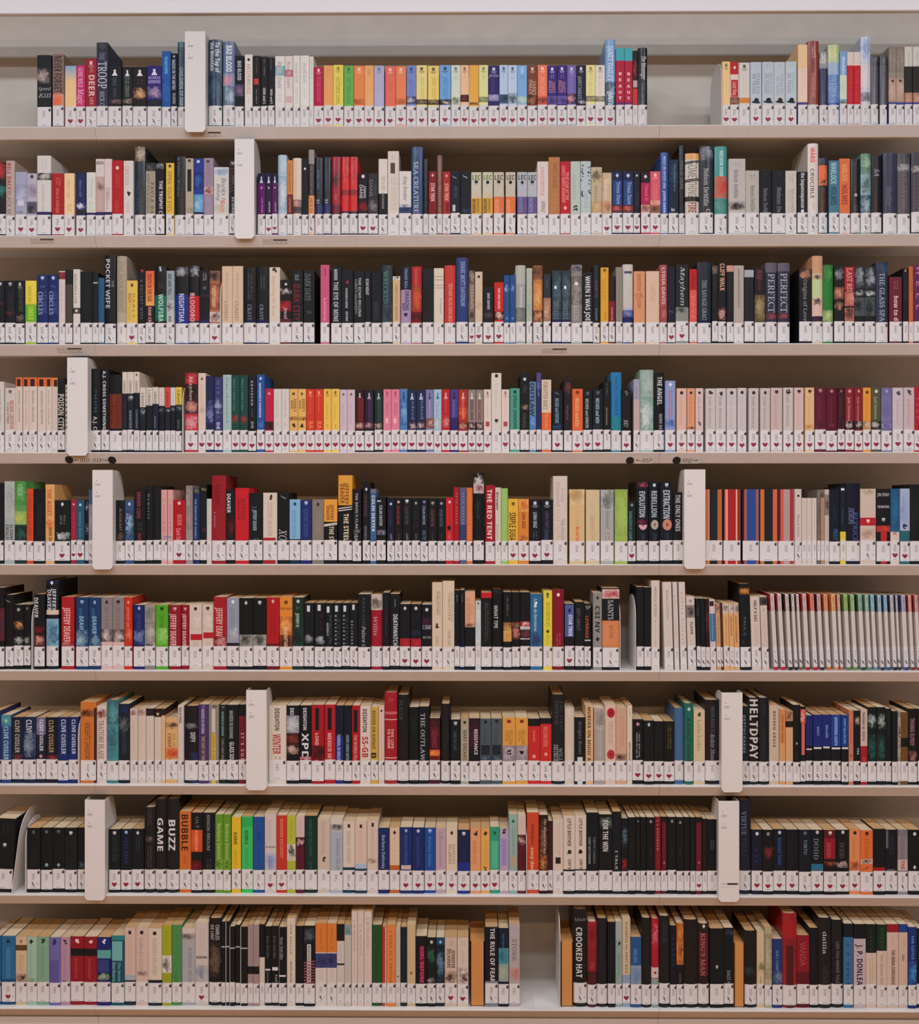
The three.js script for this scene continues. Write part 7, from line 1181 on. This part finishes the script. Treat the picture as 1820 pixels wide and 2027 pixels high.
for (const [row, x0, x1, top, bottom, a, b, where] of DIVIDERS) {
  const p0 = onPlane(x0, top, DIV_Z), p1 = onPlane(x1, bottom, DIV_Z), w = p1.x - p0.x, h = p0.y - p1.y, y = SHELF_Y[row];
  const g = thing('shelf_divider', `hollow white metal divider with two small printed codes on ${where}`, 'divider', [(p0.x + p1.x) / 2, p1.y, DIV_Z], 'white shelf dividers');
  const c = canvas(128, 640), q = c.getContext('2d'); q.fillStyle = '#e0ddd8'; q.fillRect(0, 0, 128, 640);
  fitText(q, a, '#5d5854', 34, 92, 34, 15, 'r', false); fitText(q, b, '#5d5854', 34, 168, 34, 15, 'r', false); q.fillStyle = '#5d5854'; q.fillRect(24, 66, 5, 5); q.fillRect(24, 142, 5, 5);
  if (row === 7 && x0 > 1000) { q.fillStyle = '#3a3632'; q.fillRect(54, 520, 66, 12); q.globalAlpha = 0.5; fitText(q, 'F DIX DOD', '#6a645e', 60, 548, 90, 9, 'r', false); q.fillRect(20, 524, 30, 4); q.globalAlpha = 1; }
  const s = new THREE.Shape(), r = 0.005; s.moveTo(-w / 2 + r * 1.4, 0); s.lineTo(w / 2 - r * 1.4, 0); s.lineTo(w / 2, r * 1.6); s.lineTo(w / 2, h - 0.001); s.lineTo(w / 2 - 0.001, h); s.lineTo(-w / 2 + 0.001, h); s.lineTo(-w / 2, h - 0.001); s.lineTo(-w / 2, r * 1.6);
  const front = new THREE.ExtrudeGeometry(s, { depth: 0.0016, bevelEnabled: true, bevelThickness: 0.0003, bevelSize: 0.0003, bevelSegments: 1 });
  const pos = front.attributes.position, uv = front.attributes.uv; for (let i = 0; i < pos.count; i++) uv.setXY(i, (pos.getX(i) + w / 2) / w, pos.getY(i) / h);
  part('front_panel', front, new THREE.MeshStandardMaterial({ map: canvasTexture(c), roughness: 0.45 }), g);
  for (const e of [-1, 1]) {
    const base = y + 0.0006 - p1.y, D = 0.1, f = new THREE.Shape(); f.moveTo(0.0005, base); f.lineTo(D, base); f.lineTo(D, h * 0.55); f.quadraticCurveTo(D, h * 0.97, D * 0.45, h); f.lineTo(0.0005, h);
    const sg = new THREE.ExtrudeGeometry(f, { depth: 0.0016, bevelEnabled: false, curveSegments: 8 }); sg.rotateY(Math.PI / 2); sg.translate(e > 0 ? w / 2 - 0.0016 : -w / 2, 0, 0);
    part('side_flange', sg, MAT.divider, g);
  }
  const clip = new THREE.BoxGeometry(w * 0.9, 0.0012, 0.02); clip.translate(0, y + 0.0008 - p1.y, -0.011); part('clip', clip, MAT.divider, g);
}

// ---------------------------------------------------------------- plate bookends
function bookend(row, px, label, o = {}) {
  const p = onPlane(px, BASE_PX[row], SPINE_Z), y = SHELF_Y[row], D = o.depth ?? 0.14, h = o.height ?? 0.235, st = h * 0.64;
  const g = thing('bookend', label, 'bookend', [p.x, y + 0.0003, SPINE_Z + (o.forward ?? 0.006)], 'plate bookends');
  const s = new THREE.Shape(); s.moveTo(0, 0); s.lineTo(D, 0); s.lineTo(D, st); s.quadraticCurveTo(D, h, D / 2, h); s.quadraticCurveTo(0, h, 0, st);
  const plate = new THREE.ExtrudeGeometry(s, { depth: 0.0012, bevelEnabled: true, bevelThickness: 0.0002, bevelSize: 0.0002, bevelSegments: 1, curveSegments: 14 }); plate.rotateY(Math.PI / 2); plate.translate(-0.0006, 0, 0);
  const m = part('plate', plate, MAT.divider, g); if (o.tilt) { m.rotation.z = o.tilt; m.position.y = 0.0008; }
  if (o.foot !== 0) { const f = new RoundedBoxGeometry(Math.abs(o.foot ?? 0.03), 0.0006, D * 0.8, 1, 0.0002); f.translate((o.foot ?? 0.03) / 2, 0.0002, -D * 0.45); part('foot', f, MAT.divider, g); }
  return g;
}
bookend(0, 1428.3, 'pale rounded bookend plate beside the empty gap on the top shelf', { height: 0.2, foot: 0 });
bookend(2, 437.4, 'white bookend edge between two cream books on the third shelf', { height: 0.2, foot: 0 });
bookend(3, 362.6, 'white bookend edge left of the thick red hardcover on the fourth shelf', { height: 0.2, foot: 0 });
bookend(7, 1042.7, 'white bookend edge left of the orange red book on the eighth shelf', { height: 0.19, foot: 0, depth: 0.12 });
bookend(5, 64.5, 'white bookend edge among dark books at left of the sixth shelf', { height: 0.2, foot: 0 });
bookend(5, 1227.6, 'thin bookend plate left of the empty gap on the sixth shelf', { height: 0.2, foot: 0, depth: 0.1 });
bookend(5, 1258.2, 'white rounded bookend plate right of the empty gap on the sixth shelf', { height: 0.215, foot: 0 });
bookend(6, 156.5, 'white bookend edge left of the orange paperback on the seventh shelf', { height: 0.2, foot: 0 });
bookend(7, 26.5, 'grey bookend plate tilted to the right on the eighth shelf', { height: 0.235, foot: -0.0, tilt: -0.13, forward: 0.012 });
bookend(7, 52.2, 'upright bookend plate left of five black paperbacks on the eighth shelf', { height: 0.205, foot: 0 });
bookend(8, 1108.8, 'tall grey rounded bookend plate beside the gap on the bottom shelf', { height: 0.265, foot: -0.075, depth: 0.15 });

// ---------------------------------------------------------------- signs and tape on the shelf edges
function lipAt(row, py) {                                             // how far down the slanting lip a photograph height lies
  let a = 0, b = 1;
  for (let i = 0; i < 24; i++) { const t = (a + b) / 2, v = toPixel(new THREE.Vector3(0, SHELF_Y[row] - 0.0034 - (LIP_DROP - 0.0034) * t, -0.0003 - LIP_BACK * t))[1]; if (v < py) a = t; else b = t; }
  return (a + b) / 2;
}
function onLip(name, label, category, row, px, py, wpx, hpx, paint, group) {       // thin sticker lying on the slanting front lip
  const t = lipAt(row, py), z = -0.0003 - LIP_BACK * t, p = onPlane(px, py, z), w = wpx / 686, h = hpx / 686 / Math.cos(LIP_TILT) * 1.0;
  const c = canvas(Math.ceil(wpx * 4), Math.ceil(hpx * 4)), q = c.getContext('2d'); paint(q, c.width, c.height);
  const m = shade(new THREE.Mesh(new THREE.BoxGeometry(w, h, 0.0002), new THREE.MeshStandardMaterial({ map: canvasTexture(c), roughness: 0.6 })));
  m.name = numbered(name); m.position.set(p.x, SHELF_Y[row] - 0.0034 - (LIP_DROP - 0.0034) * t - 0.0003, z + 0.0003); m.rotation.x = LIP_TILT; tag(m, label, category, group); scene.add(m); return m;
}
function dot(px, py, label) {
  const t = lipAt(3, py), p = onPlane(px, py, -0.0003 - LIP_BACK * t);
  const m = shade(new THREE.Mesh(new THREE.CylinderGeometry(0.0118, 0.0118, 0.0006, 28), MAT.ink)); m.name = numbered('round_sticker'); m.position.set(p.x, p.y - 0.0004, p.z + 0.0004); m.rotation.x = Math.PI / 2 + LIP_TILT; tag(m, label, 'sticker', 'round black shelf stickers'); scene.add(m);
}
dot(137, 910, 'round black sticker under the divider at the left of the fourth shelf');
dot(222, 910.5, 'round black sticker right of the first sign on the fourth shelf edge');
dot(1247.5, 911.5, 'round black sticker left of the single-arrow sign pointing left, fourth shelf edge');
dot(1340, 911, 'round black sticker left of the sign pointing right, fourth shelf edge');
const LIP_HEX = '#dad5cf';
const arrow = (q, x0, x1, y, s) => { q.fillRect(Math.min(x0, x1), y - 2, Math.abs(x1 - x0), 4); q.beginPath(); q.moveTo(x1 + s * 6, y); q.lineTo(x1 - s * 6, y - 6); q.lineTo(x1 - s * 6, y + 6); q.fill(); };
onLip('shelf_sign', 'small printed sign reading 01O 01P with two arrows, fourth shelf edge', 'sign', 3, 180, 910.5, 70, 13, (q, w, h) => { q.fillStyle = LIP_HEX; q.fillRect(0, 0, w, h); q.fillStyle = '#2c2a2a'; arrow(q, 40, 10, h / 2, -1); fitText(q, '01O', '#2c2a2a', 90, h / 2, 76, 28, 'i', false); fitText(q, '01P', '#2c2a2a', 190, h / 2, 76, 28, 'i', false); arrow(q, 236, 268, h / 2, 1); }, 'shelf signs');
onLip('shelf_sign', 'small printed sign reading 01P with arrow left, fourth shelf edge', 'sign', 3, 1275, 911, 34, 13, (q, w, h) => { q.fillStyle = LIP_HEX; q.fillRect(0, 0, w, h); q.fillStyle = '#2c2a2a'; arrow(q, 46, 12, h / 2, -1); fitText(q, '01P', '#2c2a2a', 90, h / 2, 76, 28, 'i', false); }, 'shelf signs');
onLip('shelf_sign', 'small printed sign reading 01Q with arrow right, fourth shelf edge', 'sign', 3, 1367, 911, 36, 13, (q, w, h) => { q.fillStyle = LIP_HEX; q.fillRect(0, 0, w, h); q.fillStyle = '#2c2a2a'; fitText(q, '01Q', '#2c2a2a', 44, h / 2, 76, 28, 'i', false); arrow(q, 92, 126, h / 2, 1); }, 'shelf signs');
const tape = (bar) => (q, w, h) => { q.fillStyle = '#cbc2b8'; q.fillRect(0, 0, w, h); q.fillStyle = '#4a4038'; q.globalAlpha = 0.9; q.fillRect(w * 0.42, h * 0.08, w * 0.56, h * 0.3); q.globalAlpha = 0.4; for (let i = 0; i < 16; i++) q.fillRect(rr(0, w * 0.9), rr(h * 0.1, h * 0.85), rr(4, 12), 3); };
for (const [row, x, y, w, where] of [[0, 416, 264, 44, 'under the top shelf divider'], [1, 84, 475, 48, 'at the left of the second shelf edge'], [1, 545, 477, 50, 'right of the second shelf divider'], [2, 138, 692, 50, 'at the left of the third shelf edge'], [2, 1098, 694, 50, 'right of centre on the third shelf edge']])
  onLip('shelf_tape', `worn label tape with dark bar ${where}`, 'label', row, x, y, w, 9, tape(), 'worn label tapes');

if (typeof console !== 'undefined') {
  const count = {}; for (const b of books) count[b.kind] = (count[b.kind] ?? 0) + 1; console.log(JSON.stringify(count), 'sheets', sheets.length);
  const seen = new Map(); for (const b of books) { if (seen.has(b.label)) console.log('SAME', b.label); seen.set(b.label, 1); const n = b.label.split(/\s+/).length; if (n > 16 || n < 4) console.log('LEN', n, b.label); }
}
renderer.render(scene, camera);
